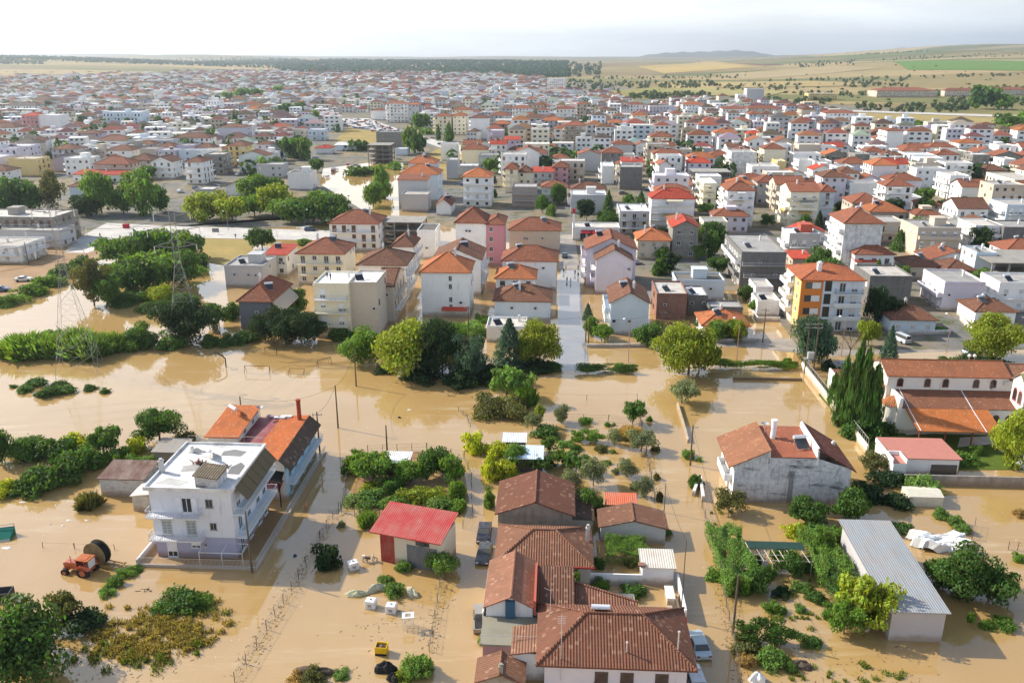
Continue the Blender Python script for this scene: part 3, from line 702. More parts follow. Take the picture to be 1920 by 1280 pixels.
# ------------------------------------------------------------------ the buildings one can tell apart: left and right end of the front wall top and its row in the photo, height, depth, roof, colours
TABLE = '''
447 507 562 7.2 15 hip:3.2 t s wn | slate blue two-storey house with orange hip roof and drop awning at the flood edge
587 653 534 12.2 11 flat w c bw | cream four-storey block with white flat roof, people standing on top
654.5 706 532 12.2 11 flat w e n | blank beige stair side of the cream block with the white roof
708 737 533 9.5 15 gx:2.5 b e nr | narrow brown-roofed annex behind the cream block with the white flat roof
671 760 495 9.5 13 hip:3 b w nr | white house with wide brown hip roof above the flooded alley
556 644 474 8.8 13 hip:3.2 t c bwc | cream three-storey house with stepped front, brown-red hip roof and dark balcony plants
495 536 477 6.2 11 shed r w w | small white house with bright red sloping roof beside the dry field
420 492 500 5.6 12 flat g g np | low grey concrete store with flat cluttered roof beside the electricity pylon
789 879 508 11 11 hip:3.6 o w n | big white block with orange hip roof, slit windows and red ground-floor awning
812 901 485 9.5 14 gy:2.8 b w nr | white gabled house with brown roof directly behind the slit-windowed white block
854 911 416 13 12 hip:3.6 t w n | tall white block with brown-orange hip roof, its right half painted pink
955 1050 430 7 12 hip:3 t e nw | beige house under a very wide brown hip roof beside the central street
942 1044 487 8 11 hip:3 t w nss | white house with brown roof and silver solar tanks left of the central street
930 1003 520 6.2 9 hip:2.6 o w wb | small white house with bright orange hip roof left of the central street
927 1032 562 5 10 hip:2.8 b b n | long pale blue house with brown hip roof on the corner of the flooded street
912 986 614 3.3 7 flat n w nw | low white flat-roofed house behind the blue-green conifer
1146 1217 566 7.6 13 gy:2.6 b b nl | pale blue corner house with brown gable roof right of the flooded street
1118 1186 486 9.3 14 gy:3 b m nl | mauve-grey gabled house with plain front wall right of the flooded street
1100 1193 466 10.5 13 gy:3.2 t m nl | larger mauve gabled house with red-brown roof, second from the flood along the street
1196 1257 449 6.3 11 hip:2.8 o e w | beige two-storey house with fresh orange hip roof behind the mauve gabled houses
1262 1310 425 10 10 gy:2.2 r k w | bare grey three-storey shell topped by a bright red gable roof
1391 1475 475 9.6 24 flat g d nlb | dark grey blank-fronted block with a long stack of white side balconies
1232 1289 553 6 12 flat n t nB | brick-fronted flat building with rubble on its roof
1290 1327 556 4.6 9 flat w d n | low dark building with pale metal roof next to the brick front
1268 1359 527 5 8 flat k b np | low bluish white building with a brick-red stair roof
1318 1404 608 3.4 9 hip:2.2 o w w | low white bungalow with orange-red hip roof behind the roadside trees
1330 1393 578 3 6 flat g d n | low grey flat-roofed store behind the orange bungalow
1417 1450 540 4.2 8 flat n w nl | small white house with dusty flat roof left of the orange and blue block
1421 1463 566 3.6 7 flat n w nl | low white flat annex just left of the orange and blue block
1632 1712 520 7.5 12 flat n d n | dark grey blank-walled building with dusty flat roof beside the blue block
1585 1657 417 15 14 hip:3.2 t w nlC | tall white block with orange hip roof and concrete-stained front
1604 1677 475 7 11 hip:2.6 t w wb | white two-storey house with brown hip roof in front of the tall stained block
1607 1646 490 5 5 shed r w n | small white store with bright red roof in front of the brown hip house
1722 1803 429 9 14 flat g e vwp | beige three-storey block with flat grey roof and small front balconies
1772 1848 531 7 13 flat g m nl | mauve-white two-storey house with grey flat roof and side balcony
1830 1906 582 3.6 9 hip:2 b w w | low white bungalow with brown hip roof left of the yellow-green tree
1672 1756 597 3.6 10 hip:2.2 b b w | low bluish bungalow with brown hip roof behind a white garden wall
1862 1990 492 7.5 16 flat g k x | open concrete frame with grey slab roof at the right edge
1829 1882 425 9 12 flat n w vwl | white three-storey house with balconies left of the dark concrete wall
1883 1960 428 9 12 flat g d n | dark concrete blank house wall near the right edge
1702 1757 498 4 10 hip:1.8 b e w | low beige house with weathered brown roof behind the dark grey building
1775 1830 505 4 10 hip:2 b t w | low taupe house with two old brown roofs near the red-edged store
1831 1870 476 8 9 flat g b n | bluish white box house with flat roof beside the concrete frame
1875 1990 532 7 10 flat g w wvl | white house with cream awnings at the right edge above the bungalows
1481 1538 440 7.5 10 flat w g bwKl | grey-fronted house with white flat roof and red stair box
1487 1522 484 3.2 8 shed r e n | low store with a dark red sheet roof behind the orange and blue block
1222 1303 371 10.5 11 hip:3 r w bwan | white three-storey house with large bright red hip roof behind the shops
1162 1218 398 8 16 flat w g bw | grey-fronted house with bright white flat roof above the shop awnings
1074 1162 428 4.2 9 flat n w n | white petrol station shop with dark red awnings and tall sign
1071 1137 367 7.2 13 flat w g nlp | pale grey brick-fronted block with white parapet roof left of the shops
960 1006 352 8 11 flat g t nwb | taupe flat-roofed building with small windows left of the grey brick block
1016 1063 350 7 10 hip:2.2 t w b | white house with red-brown hip roof and long front balcony behind the taupe building
998 1038 322 6.5 10 shed r g b | grey house shaded by a large red sheet canopy
1037 1066 313 8 9 hip:2.4 t p w | pinkish house with brown hip roof right of the red canopy
947 971 316 11 10 hip:2.4 t c bl | cream narrow block with brown hip roof and side balconies left of the red canopy
972 997 322 9 9 hip:2.6 b c w
1084 1126 289 9.5 12 gy:2.2 t g nl | pale grey blank gabled house end at the bend of the street
1008 1046 277 8 10 gy:2.4 o s n | slate blue gabled house with one bright orange roof slope
1163 1205 315 10 12 flat g d nl | dark unfinished concrete block with stained front wall
1166 1206 303 10 10 shed r w l
1129 1152 313 8.5 16 flat w w nl | bright white flat house with long sunlit blank side wall
1058 1099 235 16 14 hip:2.6 t e bwlav | beige five-storey block with brown-red hip roof and cascading cream side balconies
1020 1057 226 14 13 hip:2.6 o g bwl
1042 1078 204 13.5 13 hip:2 t w bw
1082 1100 195 15.5 13 hip:2 t e bwl
1176 1210 196 13 13 hip:2.2 t w bwl
1186 1216 216 14 13 hip:2.2 o c bwl | cream block with orange hip roof and bright white side at the fields' edge
1218 1268 200 12 13 flat g m bw
1260 1284 213 14 14 hip:2 t w bwl
1141 1172 230 8 11 hip:2.2 o w w
1155 1185 246 8 11 hip:2.4 r w w
1149 1187 270 10 12 hip:2.4 t g nl
1221 1263 256 12.5 15 hip:2.6 t c bwlav | cream four-storey block with cascade of white side awnings behind the dark concrete block
1225 1281 288 9 12 hip:2.2 t c bw
1236 1257 309 10 14 gy:2.2 t w nl
1365 1416 356 13.5 14 hip:3 t w bwal | white block with coral-painted balcony walls and orange hip roof
1320 1344 345 11 16 flat w c lbwa
1483 1537 358 13.5 15 gx:2.4 t c bwlav | cream four-storey block with brown ridge roof and yellowish side awnings
1540 1566 358 12 12 hip:2.2 t b bw | pale blue narrow block with brown hip roof joined to the cream ridge-roofed block
1421 1461 341 9.5 11 hip:2.4 t g w
1456 1508 345 11 12 gx:2.6 t e wl
1372 1419 287 12.5 15 flat g w nlC | white block with blank grey front and deep sunlit white side in mid town
1341 1384 249 13 13 hip:2.6 o w bwl
1340 1361 226 12 11 gy:2 t w wl
1355 1400 204 13 14 hip:2.2 t w wl
1405 1426 214 14 13 hip:2.2 t b w
1427 1452 214 14 13 hip:2.2 b w b
1403 1467 203 13 14 hip:2.4 t e wl
1460 1489 218 11 12 hip:1.6 t g n
1504 1530 205 15 15 hip:2.2 b e nl
1548 1608 212 14.5 15 hip:2.2 t w bwl | long white block with brown-red hip roof and stacked sunlit side balconies at the fields
1557 1598 245 9 12 gx:2 b g nl
1280 1321 196 12 13 hip:2.6 o w w
1280 1308 224 12 13 hip:2 o w bw
1309 1339 223 12 13 hip:2 t g bw
1295 1334 279 7 10 flat n g nw
1403 1431 251 8 11 hip:2.2 r e w
1422 1457 243 8 11 hip:2 t e w
1411 1450 274 6.5 9 hip:2.2 o p n
1484 1506 276 7 10 hip:2 o b n
1548 1581 275 7 10 gx:2.2 r w w
1550 1580 291 6 8 shed r w n
1498 1526 302 8 10 flat n w nwl
1527 1560 304 8 12 flat g w ws
1458 1474 304 9 12 flat n y nl
1571 1602 315 9 13 flat g g nl
1430 1455 309 8 10 flat n e n
1300 1370 322 8.5 12 flat k k x | unfinished open concrete frame with slab roofs left of the coral-balcony block
1664 1695 245 15.5 15 hip:1.4 t w nlp | tall white block with blank grey front and stepped side balconies near the fields
1713 1747 260 9 12 flat n g nK | flat-roofed house with a brick-red stair box near the field trees
1692 1730 283 10 13 hip:2 t w nl
1720 1768 277 8 12 hip:2.4 t g w
1799 1846 268 11.5 13 hip:2 o w bwlav | white four-storey block with orange-brown hip roof and sunlit side balconies near the field trees
1847 1925 287 5 12 hip:2 r w w
1877 1950 275 5 8 gx:1.8 o e n
1895 1960 244 9 12 hip:2 t w wl
1840 1870 234 8 10 hip:1.6 b w w
1637 1682 309 11.5 13 hip:2.4 o w nl | white-sided block with blank greenish grey front and orange hip roof in the right half of town
1782 1818 331 10 14 flat n w nwl | flat-roofed block with a huge bright blank white side wall
1832 1860 347 7 11 flat w m nl | lilac-shaded white box house with flat white roof
1860 1893 352 5 10 flat g l n
1902 1960 339 7 26 flat n c nlw
1883 1905 300 9 11 flat n w nl
1797 1854 390 7 13 gx:3 b w bl | white house with big brown gable roof and roof-terrace plants near the right edge
1889 1960 386 9 13 flat g b bwl | bluish white house with flat roof beside an ochre side wall
1600 1661 380 6.5 13 hip:3 t e w
1632 1700 396 7 12 hip:2.8 o t wb
1730 1766 384 5 10 hip:2 t e w
1640 1685 352 5 10 hip:1.8 t w w
1600 1630 352 5 9 flat g g nw
1695 1730 372 5 10 flat g w nwl
1905 1980 372 6 12 hip:2.4 r w w
765 817 305 10 12 hip:3.4 o m n | rear of two blocks with big orange hip roofs left of the river field
749 821 326 11.5 14 hip:3.6 o b n | front block with big orange hip roof and white-blue side by the flooded river
746 801 337 11 9 shed t g nw
752 802 366 6.5 9 flat n g n
868 921 331 12.5 13 hip:3 o w bw | white four-storey block with orange hip roof, glazed top floor and front balconies
818 845 384 4.2 14 gy:2.6 t w nl | low white gabled house with brown-orange roof in front of the four-storey white block
837 858 301 9.5 10 flat n g n
858 896 312 5 10 flat w g n
897 946 292 7 11 flat g g ba
917 944 246 12 12 flat w l bwl | lilac three-storey house with white arched roof front near the river field
946 975 262 10 12 shed r l w
814 846 218 14 14 hip:2.2 t c bwl
849 873 217 14.5 14 hip:2.2 o c w
847 884 206 17 14 hip:2.4 t c w
882 915 221 15.5 15 hip:2.4 b w nl | tall white block with brown hip roof and sunlit stacked side balconies by the main road
724 764 194 17 16 hip:1.8 t w bwal | biggest white six-storey block with stacked balconies beside the crowded car park
765 785 196 17 16 hip:1.8 o g r
695 720 207 9 11 hip:1.6 t w n
689 731 272 10.5 14 flat g k x | half-collapsed open concrete frame beside the flooded river
705 752 249 9.5 10 flat g k n
742 763 280 4 8 flat w b n
919 958 216 12 12 hip:2.4 t g bw
925 956 232 9 11 hip:2.2 o p w
985 1012 250 8 10 hip:2.2 t c wl
960 998 203 11 13 hip:2.4 t w bw
1000 1020 197 12 12 hip:2 t e bwl
328 392 258 8 12 hip:2.8 b w bw | long white two-storey house with big brown hip roof in the left town
410 460 238 10 14 hip:1.8 b m n | mauve-white block with brown hip roof right of the long two-storey house
427 460 273 11.5 13 hip:2.4 b y bw | yellow-sided block with brown hip roof and open balconies in the left town
480 507 270 10 11 hip:1.4 b m w
461 500 291 8 10 hip:2 b b w
346 379 303 11 12 hip:2 b w bwr
382 418 291 10 12 flat n k br
423 461 349 4.6 10 gy:2.2 t w n | low white gabled house with brown roof behind the row of bright trees
366 400 356 3.4 8 flat n g n
539 581 326 7.5 11 flat k w nwp | grey-white flat-roofed house between the trees and the flooded river
577 608 244 7.5 10 flat w b bw
537 570 244 7 10 flat g e w
505 536 237 5.5 10 hip:2.2 r w w
384 411 189 13.5 12 flat g w bwp
459 484 204 6.5 10 hip:2.4 o w w
484 512 201 6.5 12 hip:3 b w w
592 621 277 4 8 hip:1.6 r w n
628 668 272 4 9 shed w b n
40 70 217 15 14 hip:2.4 r p bw | tall red-fronted block with bright red hip roof and white balconies in the left town
71 110 217 15 14 flat w w n | tall white block with a large pinkish panel on its side in the left town
-20 30 239 10 13 hip:2.8 b w bw
9 70 198 9 13 hip:2.8 k w bw
60 123 187 8 16 hip:2.4 b e n
192 263 211 13.5 16 flat w b bwp | huge bluish white stepped block in the left town
145 185 250 8 11 hip:2 b l w
122 145 247 7.5 9 flat n y n
180 241 263 7 13 hip:2.6 b w n
239 320 264 9 13 flat g g n | long blank pale grey warehouse wall in the left town
96 140 279 8.5 12 hip:2.2 b g bw
15 68 299 8.5 12 flat n y nr
-40 12 320 6 11 hip:2.4 b w w
176 242 307 8 12 hip:3 t e w
241 283 300 8 12 hip:3 b e w
283 322 303 8.5 12 gy:2.6 b w bw
136 232 327 4 10 shed r w b | low white house with a long dark red sheet roof behind the big trees
129 166 349 4.6 9 hip:2 b b n
-60 100 408 8.5 15 flat n k bwp | weathered concrete building with flat roof and plant room by the main road on the left
-80 112 432 5.5 9 flat n g nb
-90 38 462 5 13 flat n w rb | white flat-roofed house with a long balcony at the left edge
617 708 418 8.8 13 hip:3.4 t w bw | big white house under a wide brown-red hip roof beside the open slab
712 791 416 8 11 flat n k x | open dark concrete storey under a grey slab beside the wide red roof
782 816 434 8.5 11 flat k w n | white building with an open dark roof terrace right of the slab
1645 1757 170 9 40 hip:4 t e w | large school-like building with wide red roof out in the dry fields
1772 1850 170 8 14 hip t e w | long low red-roofed housing row right of the school in the fields
1853 1925 168 8 14 hip t e w | second long red-roofed row at the right edge of the fields
1516 1570 176 8 20 flat w y w | long yellow and white building at the far edge of town
1401 1433 167 20 18 flat w g n | tall pale grey block standing alone before the dry fields
1383 1400 178 13 14 flat w w b
1026 1060 148 25 18 flat w w bw | tall white block at the far edge of town near the pine wood
904 928 143 14 14 flat w w n
945 990 170 12 15 flat w w b
735 774 460 8 11 hip:2.6 b w nr | white house with curved gable and brown hip roof behind the alley houses
'''
ROW = {}
for ln in TABLE.strip().splitlines():
    o = row(ln); ROW[tuple(ln.split()[:2])] = o
# ------------------------------------------------------------------ the houses of the flooded foreground, one by one
WHITE, PALE = (.80, .80, .79), (.66, .64, .60)
def gable_house(name, label, u, v, W, D, h, rh, wm, wcol, rcol, rmat='oldtile', roof='gy', ov=.4, yaw=0, cat='house'):
    t = thing(name, label, cat, u, v, 0, yaw)
    body_mb(W, D, h, roof, rh).obj('wall', [wm, wm], wcol, t); roof_mb(roof, W, D, h, rh, ov).obj('roof', rmat, rcol, t)
    FOOT.append((u, v, u + W, v + D)); return t
def arch_mesh():
    m = MB(); pts = [(-.5, 0), (.5, 0), (.5, .7)] + [(.5 * math.cos(a * math.pi / 8), .7 + .3 * math.sin(a * math.pi / 8)) for a in range(1, 8)] + [(-.5, .7)]
    m.quad(*[(x, -.02, z) for x, z in pts], m=1)
    for i in range(len(pts)):
        p, q = pts[i], pts[(i + 1) % len(pts)]; k = 1.25; c = (0, .5)
        P = lambda s: (c[0] + (s[0] - c[0]) * k, c[1] + (s[1] - c[1]) * (k - .06))
        a, b = P(p), P(q); m.quad((p[0], -.05, p[1]), (q[0], -.05, q[1]), (b[0], -.05, b[1]), (a[0], -.05, a[1])); m.quad((a[0], -.05, a[1]), (b[0], -.05, b[1]), (b[0], 0, b[1]), (a[0], 0, a[1]))
    return m.mesh('arched_window', ['frame', 'glass'], uvs=False)
def arched(par, x, y, z, w, h, face=0, col=(.30, .09, .06)):
    o = mk('arched_window', shared('arch', arch_mesh), col, par, (x, y, z), 0, (w, 1, h)); o.rotation_euler = (0, 0, (0, math.pi / 2, math.pi, -math.pi / 2)[face]); return o
def rail_run(pts, h, step, r=.02, z=0.):
    m = MB()
    for a, b in zip(pts, pts[1:]):
        L = math.dist(a, b); n = max(1, int(L / step))
        for zz in (z + .1, z + h): m.tube((*a, zz), (*b, zz), r * 1.3, n=4)
        for i in range(n + 1):
            x, y = a[0] + (b[0] - a[0]) * i / n, a[1] + (b[1] - a[1]) * i / n; m.tube((x, y, z), (x, y, z + h), r, n=4, cap=False)
    return m
# --- the white three-storey house on the left
t = thing('town_house', 'white three-storey house with flat white roof and lilac ground floor standing in the flood', 'house', -49.4, 90.6)
W, D, H = 10.2, 12.2, 9.5
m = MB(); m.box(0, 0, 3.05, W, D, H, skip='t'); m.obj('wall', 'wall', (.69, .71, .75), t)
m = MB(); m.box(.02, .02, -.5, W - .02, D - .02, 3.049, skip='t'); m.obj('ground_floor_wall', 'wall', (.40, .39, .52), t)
m = MB(); m.box(-.5, -.35, H, W + .35, D + .35, H + .22)
for q in ((-.5, -.35, W + .35, -.18), (-.5, D + .18, W + .35, D + .35), (-.5, -.18, -.33, D + .18), (W + .05, -.18, W + .35, D + .18)): m.box(q[0], q[1], H + .221, q[2], q[3], H + .5)
rf = m.obj('roof', 'roofslab', (.74, .73, .71), t)
m = MB(); m.box(6.0, -.04, H + .001, 8.7, 3.2, H + 1.35, skip='t'); m.quad((6, -.04, H + 1.35), (8.7, -.04, H + 1.35), (8.7, -.04, H + 1.75), (6, -.04, H + 2.1)); m.quad((8.7, 3.2, H + 1.35), (6, 3.2, H + 1.35), (6, 3.2, H + 2.1), (8.7, 3.2, H + 1.75)); m.quad((6, 3.2, H + 1.35), (6, -.04, H + 1.35), (6, -.04, H + 2.1), (6, 3.2, H + 2.1)); m.quad((8.7, -.04, H + 1.35), (8.7, 3.2, H + 1.35), (8.7, 3.2, H + 1.75), (8.7, -.04, H + 1.75)); pent = m.obj('stair_penthouse', 'stained', (.62, .62, .62), t)
for k, P_ in enumerate(([(1.0, 9.6), (3.2, 9.8), (3.6, 10.9), (1.4, 11.2)], [(5.6, 9.2), (8.3, 9.0), (8.6, 10.4), (6.8, 11.0), (5.5, 10.4)], [(8.3, 4.1), (9.9, 4.0), (9.8, 6.4), (9.0, 7.3), (8.2, 6.0)], [(2.2, 4.4), (4.6, 4.8), (5.0, 6.0), (3.4, 6.6), (2.0, 5.8)], [(.4, 1.2), (3.6, .8), (4.4, 1.9), (1.6, 2.6)])):
    MB().prism(P_, H + .225, H + .245 + .002 * k).obj('bitumen_patch', 'roofslab', ((.17, .17, .175), (.24, .24, .24), (.19, .19, .19), (.40, .39, .37), (.50, .49, .46))[k], rf)
m = MB(); m.quad((5.8, -.25, H + 2.16), (8.95, -.25, H + 1.74), (8.95, 3.4, H + 1.74), (5.8, 3.4, H + 2.16)); m.quad((5.8, -.25, H + 2.06), (5.8, 3.4, H + 2.06), (8.95, 3.4, H + 1.64), (8.95, -.25, H + 1.64)); m.quad((5.8, -.25, H + 2.06), (8.95, -.25, H + 1.64), (8.95, -.25, H + 1.74), (5.8, -.25, H + 2.16)); m.quad((5.8, 3.4, H + 2.06), (5.8, -.25, H + 2.06), (5.8, -.25, H + 2.16), (5.8, 3.4, H + 2.16)); m.obj('penthouse_roof', 'oldtile', (.17, .14, .09), pent)
chimney(t, -.1, 4.2, H + .2, 1.9, .5, (.5, .5, .48))
chimney(t, 1.5, 9.8, H + .2, 1.0, .35)
for z in (3.12, 6.28): balcony(t, 3.1, 0, z, 6.6, 1.25, 0, False, (.66, .67, .70), (.60, .60, .62))
for z in (3.12, 6.28):
    balcony(t, W, D / 2, z, D - .1, 1.45, 1, False, (.62, .68, .72), (.72, .76, .78))
window(t, 4.6, 0, 6.35, 1.3, 2.2, 0, 1, (.78, .78, .80), 'balcony_door'); window(t, 7.4, 0, 7.2, .9, 1.15, 0, 0, (.3, .28, .26))
window(t, 1.7, 0, 3.2, 1.25, 2.2, 0, 3, (.50, .52, .52), 'balcony_door'); window(t, 4.8, 0, 3.2, 1.25, 2.2, 0, 3, (.50, .52, .52), 'balcony_door')
window(t, 7.6, 0, 4.1, .85, 1.0, 0, 0, (.4, .38, .36)); window(t, 2.0, 0, .1, 1.3, 2.3, 0, 2, (.76, .76, .78), 'door'); window(t, 5.1, 0, 1.5, 1.2, .9, 0, 2, (.76, .76, .78)); window(t, 6.3, 0, 1.7, .4, .5, 0)
for z, sh in ((6.4, 2), (3.25, 0), (.2, 0)):
    for y in (2.0, 5.0, 8.4, 10.8): window(t, W, y, z, 1.2, 2.1, 1, sh if y != 5.0 else 0, (.62, .70, .76), 'balcony_door')
m = MB()
for k in range(6):
    a, b = .9 + k * 1.85, .9 + (k + 1) * 1.85 - .05
    m.quad((W + .35, a, H + .1), (W + 1.7, a, H - 1.55), (W + 1.7, b, H - 1.55), (W + .35, b, H + .1), m=0)
for k in range(7): y = .87 + k * 1.85; m.tube((W + .33, y, H + .13), (W + 1.75, y, H - 1.55), .035, n=4, m=1)
m.tube((W + 1.74, .87, H - 1.57), (W + 1.74, 12, H - 1.57), .04, n=4, m=1); m.tube((W + .33, .87, H + .13), (W + .33, 12, H + .13), .04, n=4, m=1); m.obj('glazed_awning', ['plain', 'metal'], (.13, .10, .05), t)
m = rail_run([(.0, 12.3), (5, 12.45), (10.3, 12.3)], 1.0, 2.6, .025, H + .5); m.obj('roof_railing', 'metal', (.42, .36, .26), t)
heater(t, 4.3, 8.6, H + .23, 2.6)
m = MB(); m.box(-1.8, -2.3, -.4, 13.4, -2.1, .35); m.box(-1.8, -2.1, -.4, -1.6, 12, .9); m.box(13.2, -2.1, -.4, 13.4, 30.5, .3); m.obj('plinth_wall', 'wall', (.70, .69, .66), t)
rail_run([(-1.7, -2.2), (13.3, -2.2), (13.3, 12), (13.3, 30.5)], .95, .16, .014, .35).obj('yard_railing', 'metal', (.72, .73, .74), t)
m = MB()
for x in (6.2, 9.0, 11.6):
    for y in (-1.9, .3): m.tube((x, y, 0), (x, y, 2.05), .04, n=5)
    m.tube((x, -1.9, 2.05), (x, .3, 2.05), .04, n=5)
for y in (-1.9, .3): m.tube((6.2, y, 2.05), (11.6, y, 2.05), .04, n=5)
m.obj('pergola_frame', 'metal', (.78, .78, .77), t)
m = MB(); m.box(-1.6, -2.1, -.3, 13.2, 12, .06); m.obj('yard_floor', 'mud', parent=t)
for k, (x, y, c) in enumerate(((3.7, 6.7, (.16, .05, .03)), (4.4, 6.4, (.03, .03, .03)), (7.0, 5.6, (.04, .04, .035)), (3.1, 6.9, (.3, .12, .08)), (7.4, 5.9, (.05, .05, .05)))):
    m = MB(); rr = random.Random(k)
    for i in range(14):
        a, b = rr.uniform(-.55, .55), rr.uniform(-.4, .4); m.tube((a, b, .02), (a + rr.uniform(-.4, .4), b + rr.uniform(-.4, .4), rr.uniform(.05, .35)), rr.uniform(.03, .09), n=5)
    o = m.obj('roof_rubbish', 'plain', c); place(o, -49.4 + x, 90.6 + y, H + .23)
    tag(o, ('reddish rag heap lying on the white house roof', 'black scraps beside the reddish heap on the white house roof', 'dark heap of cables near the stair penthouse of the white house', 'small faded red scrap left of the heap on the white roof', 'dark bundle just behind the cable heap on the white roof')[k], 'rubbish')
# --- the orange-roofed house behind it
t = thing('town_house', 'house with orange and dark red roofs and pale blue side, behind the white house', 'house', -51.2, 102.6)
m = MB(); m.box(.6, 8.9, -.5, 5.0, 18.4, 6.9, skip='t'); m.box(5.02, 3.2, -.5, 13.6, 18.2, 5.2, skip='t'); m.quad((10.3, 3.2, 5.2), (13.6, 3.2, 5.2), (13.0, 3.2, 6.35), (5.02, 3.2, 5.8), (5.02, 3.2, 5.2)); m.obj('wall', 'wall', (.66, .62, .56), t)
m = MB(); m.box(13.61, 3.2, -.5, 13.7, 18.2, 5.0); m.obj('side_wall', 'wall', (.42, .62, .72), t)
m = MB(); m.quad((.2, 8.5, 6.95), (5.3, 8.5, 6.95), (5.3, 18.8, 7.7), (.2, 18.8, 7.7)); m.quad((.2, 8.5, 6.8), (5.3, 8.5, 6.8), (5.3, 8.5, 6.95), (.2, 8.5, 6.95)); m.quad((5.3, 8.5, 6.8), (5.3, 18.8, 7.55), (5.3, 18.8, 7.7), (5.3, 8.5, 6.95)); m.quad((.2, 18.8, 7.55), (.2, 8.5, 6.8), (.2, 8.5, 6.95), (.2, 18.8, 7.7)); m.quad((5.3, 18.8, 7.55), (.2, 18.8, 7.55), (.2, 18.8, 7.7), (5.3, 18.8, 7.7)); m.obj('roof', 'tile', (.56, .15, .035), t)
m = MB(); m.quad((5.02, 2.8, 5.83), (8.6, 2.8, 6.12), (8.6, 18.4, 6.12), (5.02, 18.4, 5.83)); m.obj('metal_roof', 'sheet', (.22, .02, .035), t)
m = MB(); m.quad((8.6, 2.8, 6.16), (13.0, 2.8, 6.4), (13.0, 18.4, 6.4), (8.6, 18.4, 6.16)); m.quad((8.6, 2.8, 6.0), (13.0, 2.8, 6.25), (13.0, 2.8, 6.4), (8.6, 2.8, 6.16)); m.obj('roof', 'tile', (.56, .14, .03), t)
m = MB(); m.quad((13.0, 2.8, 6.4), (14.7, 2.8, 4.85), (14.7, 18.4, 4.85), (13.0, 18.4, 6.4)); m.quad((13.0, 2.8, 6.22), (14.7, 2.8, 4.67), (14.7, 2.8, 4.85), (13.0, 2.8, 6.4)); m.quad((14.7, 2.8, 4.67), (14.7, 18.4, 4.67), (14.7, 18.4, 4.85), (14.7, 2.8, 4.85)); m.obj('roof', 'oldtile', (.10, .07, .05), t)
m = MB(); m.tube((11.9, 16.8, 6), (11.9, 16.8, 9.4), .33, .33, 10); m.tube((11.9, 16.8, 9.4), (11.9, 16.8, 9.7), .4, .36, 10); m.obj('chimney_pipe', 'plain', (.33, .055, .03), t)
m = MB(); m.quad((9.2, 1.0, 2.5), (13.4, 1.0, 2.5), (13.4, 3.15, 3.1), (9.2, 3.15, 3.1)); m.quad((9.2, 1.0, 2.38), (13.4, 1.0, 2.38), (13.4, 1.0, 2.5), (9.2, 1.0, 2.5)); m.obj('porch_roof', 'sheet', (.24, .02, .025), t)
m = MB(); m.quad((10.4, 1.8, 4.1), (13.6, 1.2, 3.6), (13.6, 3.1, 4.4), (10.4, 3.1, 4.9)); m.box(13.3, 1.1, 0, 13.45, 1.25, 3.6); m.obj('awning', 'fabric', (.02, .022, .022), t)
for y in (5.0, 8.0, 11.5, 15): window(t, 13.7, y, 2.7, 1.2, 1.9, 1, 0, (.5, .66, .74)); window(t, 13.7, y, .2, 1.1, 2.0, 1, 0, (.5, .66, .74), 'door')
balcony(t, 13.7, 10.7, 2.55, 15, 1.2, 1, False, (.58, .68, .74), (.7, .75, .78))
for x in (1.6, 3.6): window(t, x, 8.9, 4.9, 1.0, 1.2, 0, 2)
window(t, 5.0, 12, 6.0, 1.0, .8, 1); window(t, 5.0, 15.5, 6.0, 1.0, .8, 1)
heater(t, 2.6, 15.5, 7.5, 2.4)
m = MB(); m.tube((5.6, 17.2, 5.8), (5.6, 17.2, 7.9), .04, n=5); m.lathe([(.0, 0), (.25, .05), (.5, .2)], 12, (5.6, 17.2, 7.9)); m.obj('satellite_dish', 'metal', (.25, .25, .25), t)
for k, (x, y, c) in enumerate(((8.5, 17.4, (.75, .74, .72)), (9.6, 17.8, (.7, .7, .68)), (7.4, 17.9, (.35, .25, .3)))):
    m = MB(); rr = random.Random(40 + k)
    for i in range(7): a = rr.uniform(-.7, .7); m.box(a - .3, rr.uniform(-.4, 0), 0, a + .3, rr.uniform(.1, .4), rr.uniform(.1, .35))
    o = place(m.obj('roof_clutter', 'fabric', c), -51.2 + x, 102.6 + y, 6.18); tag(o, ('white crumpled sheet on the dark red metal roof', 'white bundle on the orange roof beside the tall red chimney pipe', 'mauve rags on the far edge of the dark red metal roof')[k], 'rubbish')
# --- sheds at the left
t = gable_house('brick_shed', 'whitewashed brick shed with rusty sheet roof left of the white house', -64.4, 105.4, 6.4, 4.6, 2.9, .5, 'whitebrick', (.3, .3, .3), (.2, .1, .07), 'rust', 'shed', .25, cat='shed')
t = thing('lean_to', 'pale lean-to with sloping slab roof between the brick shed and the white house', 'shed', -57.8, 101.5)
m = MB(); m.box(0, 0, -.5, 6, 9, 2.4, skip='t'); m.obj('wall', 'concrete', (.5, .47, .42), t); m = MB(); m.quad((-.2, -.2, 2.45), (6.2, -.2, 3.2), (6.2, 9.2, 3.2), (-.2, 9.2, 2.45)); m.quad((-.2, -.2, 2.3), (6.2, -.2, 3.05), (6.2, -.2, 3.2), (-.2, -.2, 2.45)); m.obj('roof', 'roofslab', (.62, .58, .52), t)
t = thing('garden_shed', 'grey corrugated hut among the bushes behind the rusty brick shed', 'shed', -61.5, 116)
m = MB(); m.box(0, 0, -.5, 4.5, 3.5, 2.0, skip='t'); m.obj('wall', 'plain', (.2, .19, .17), t); m = MB(); m.quad((-.3, -.3, 2.0), (4.8, -.3, 2.0), (4.8, 3.8, 2.5), (-.3, 3.8, 2.5)); m.obj('roof', 'sheet', (.28, .26, .23), t)
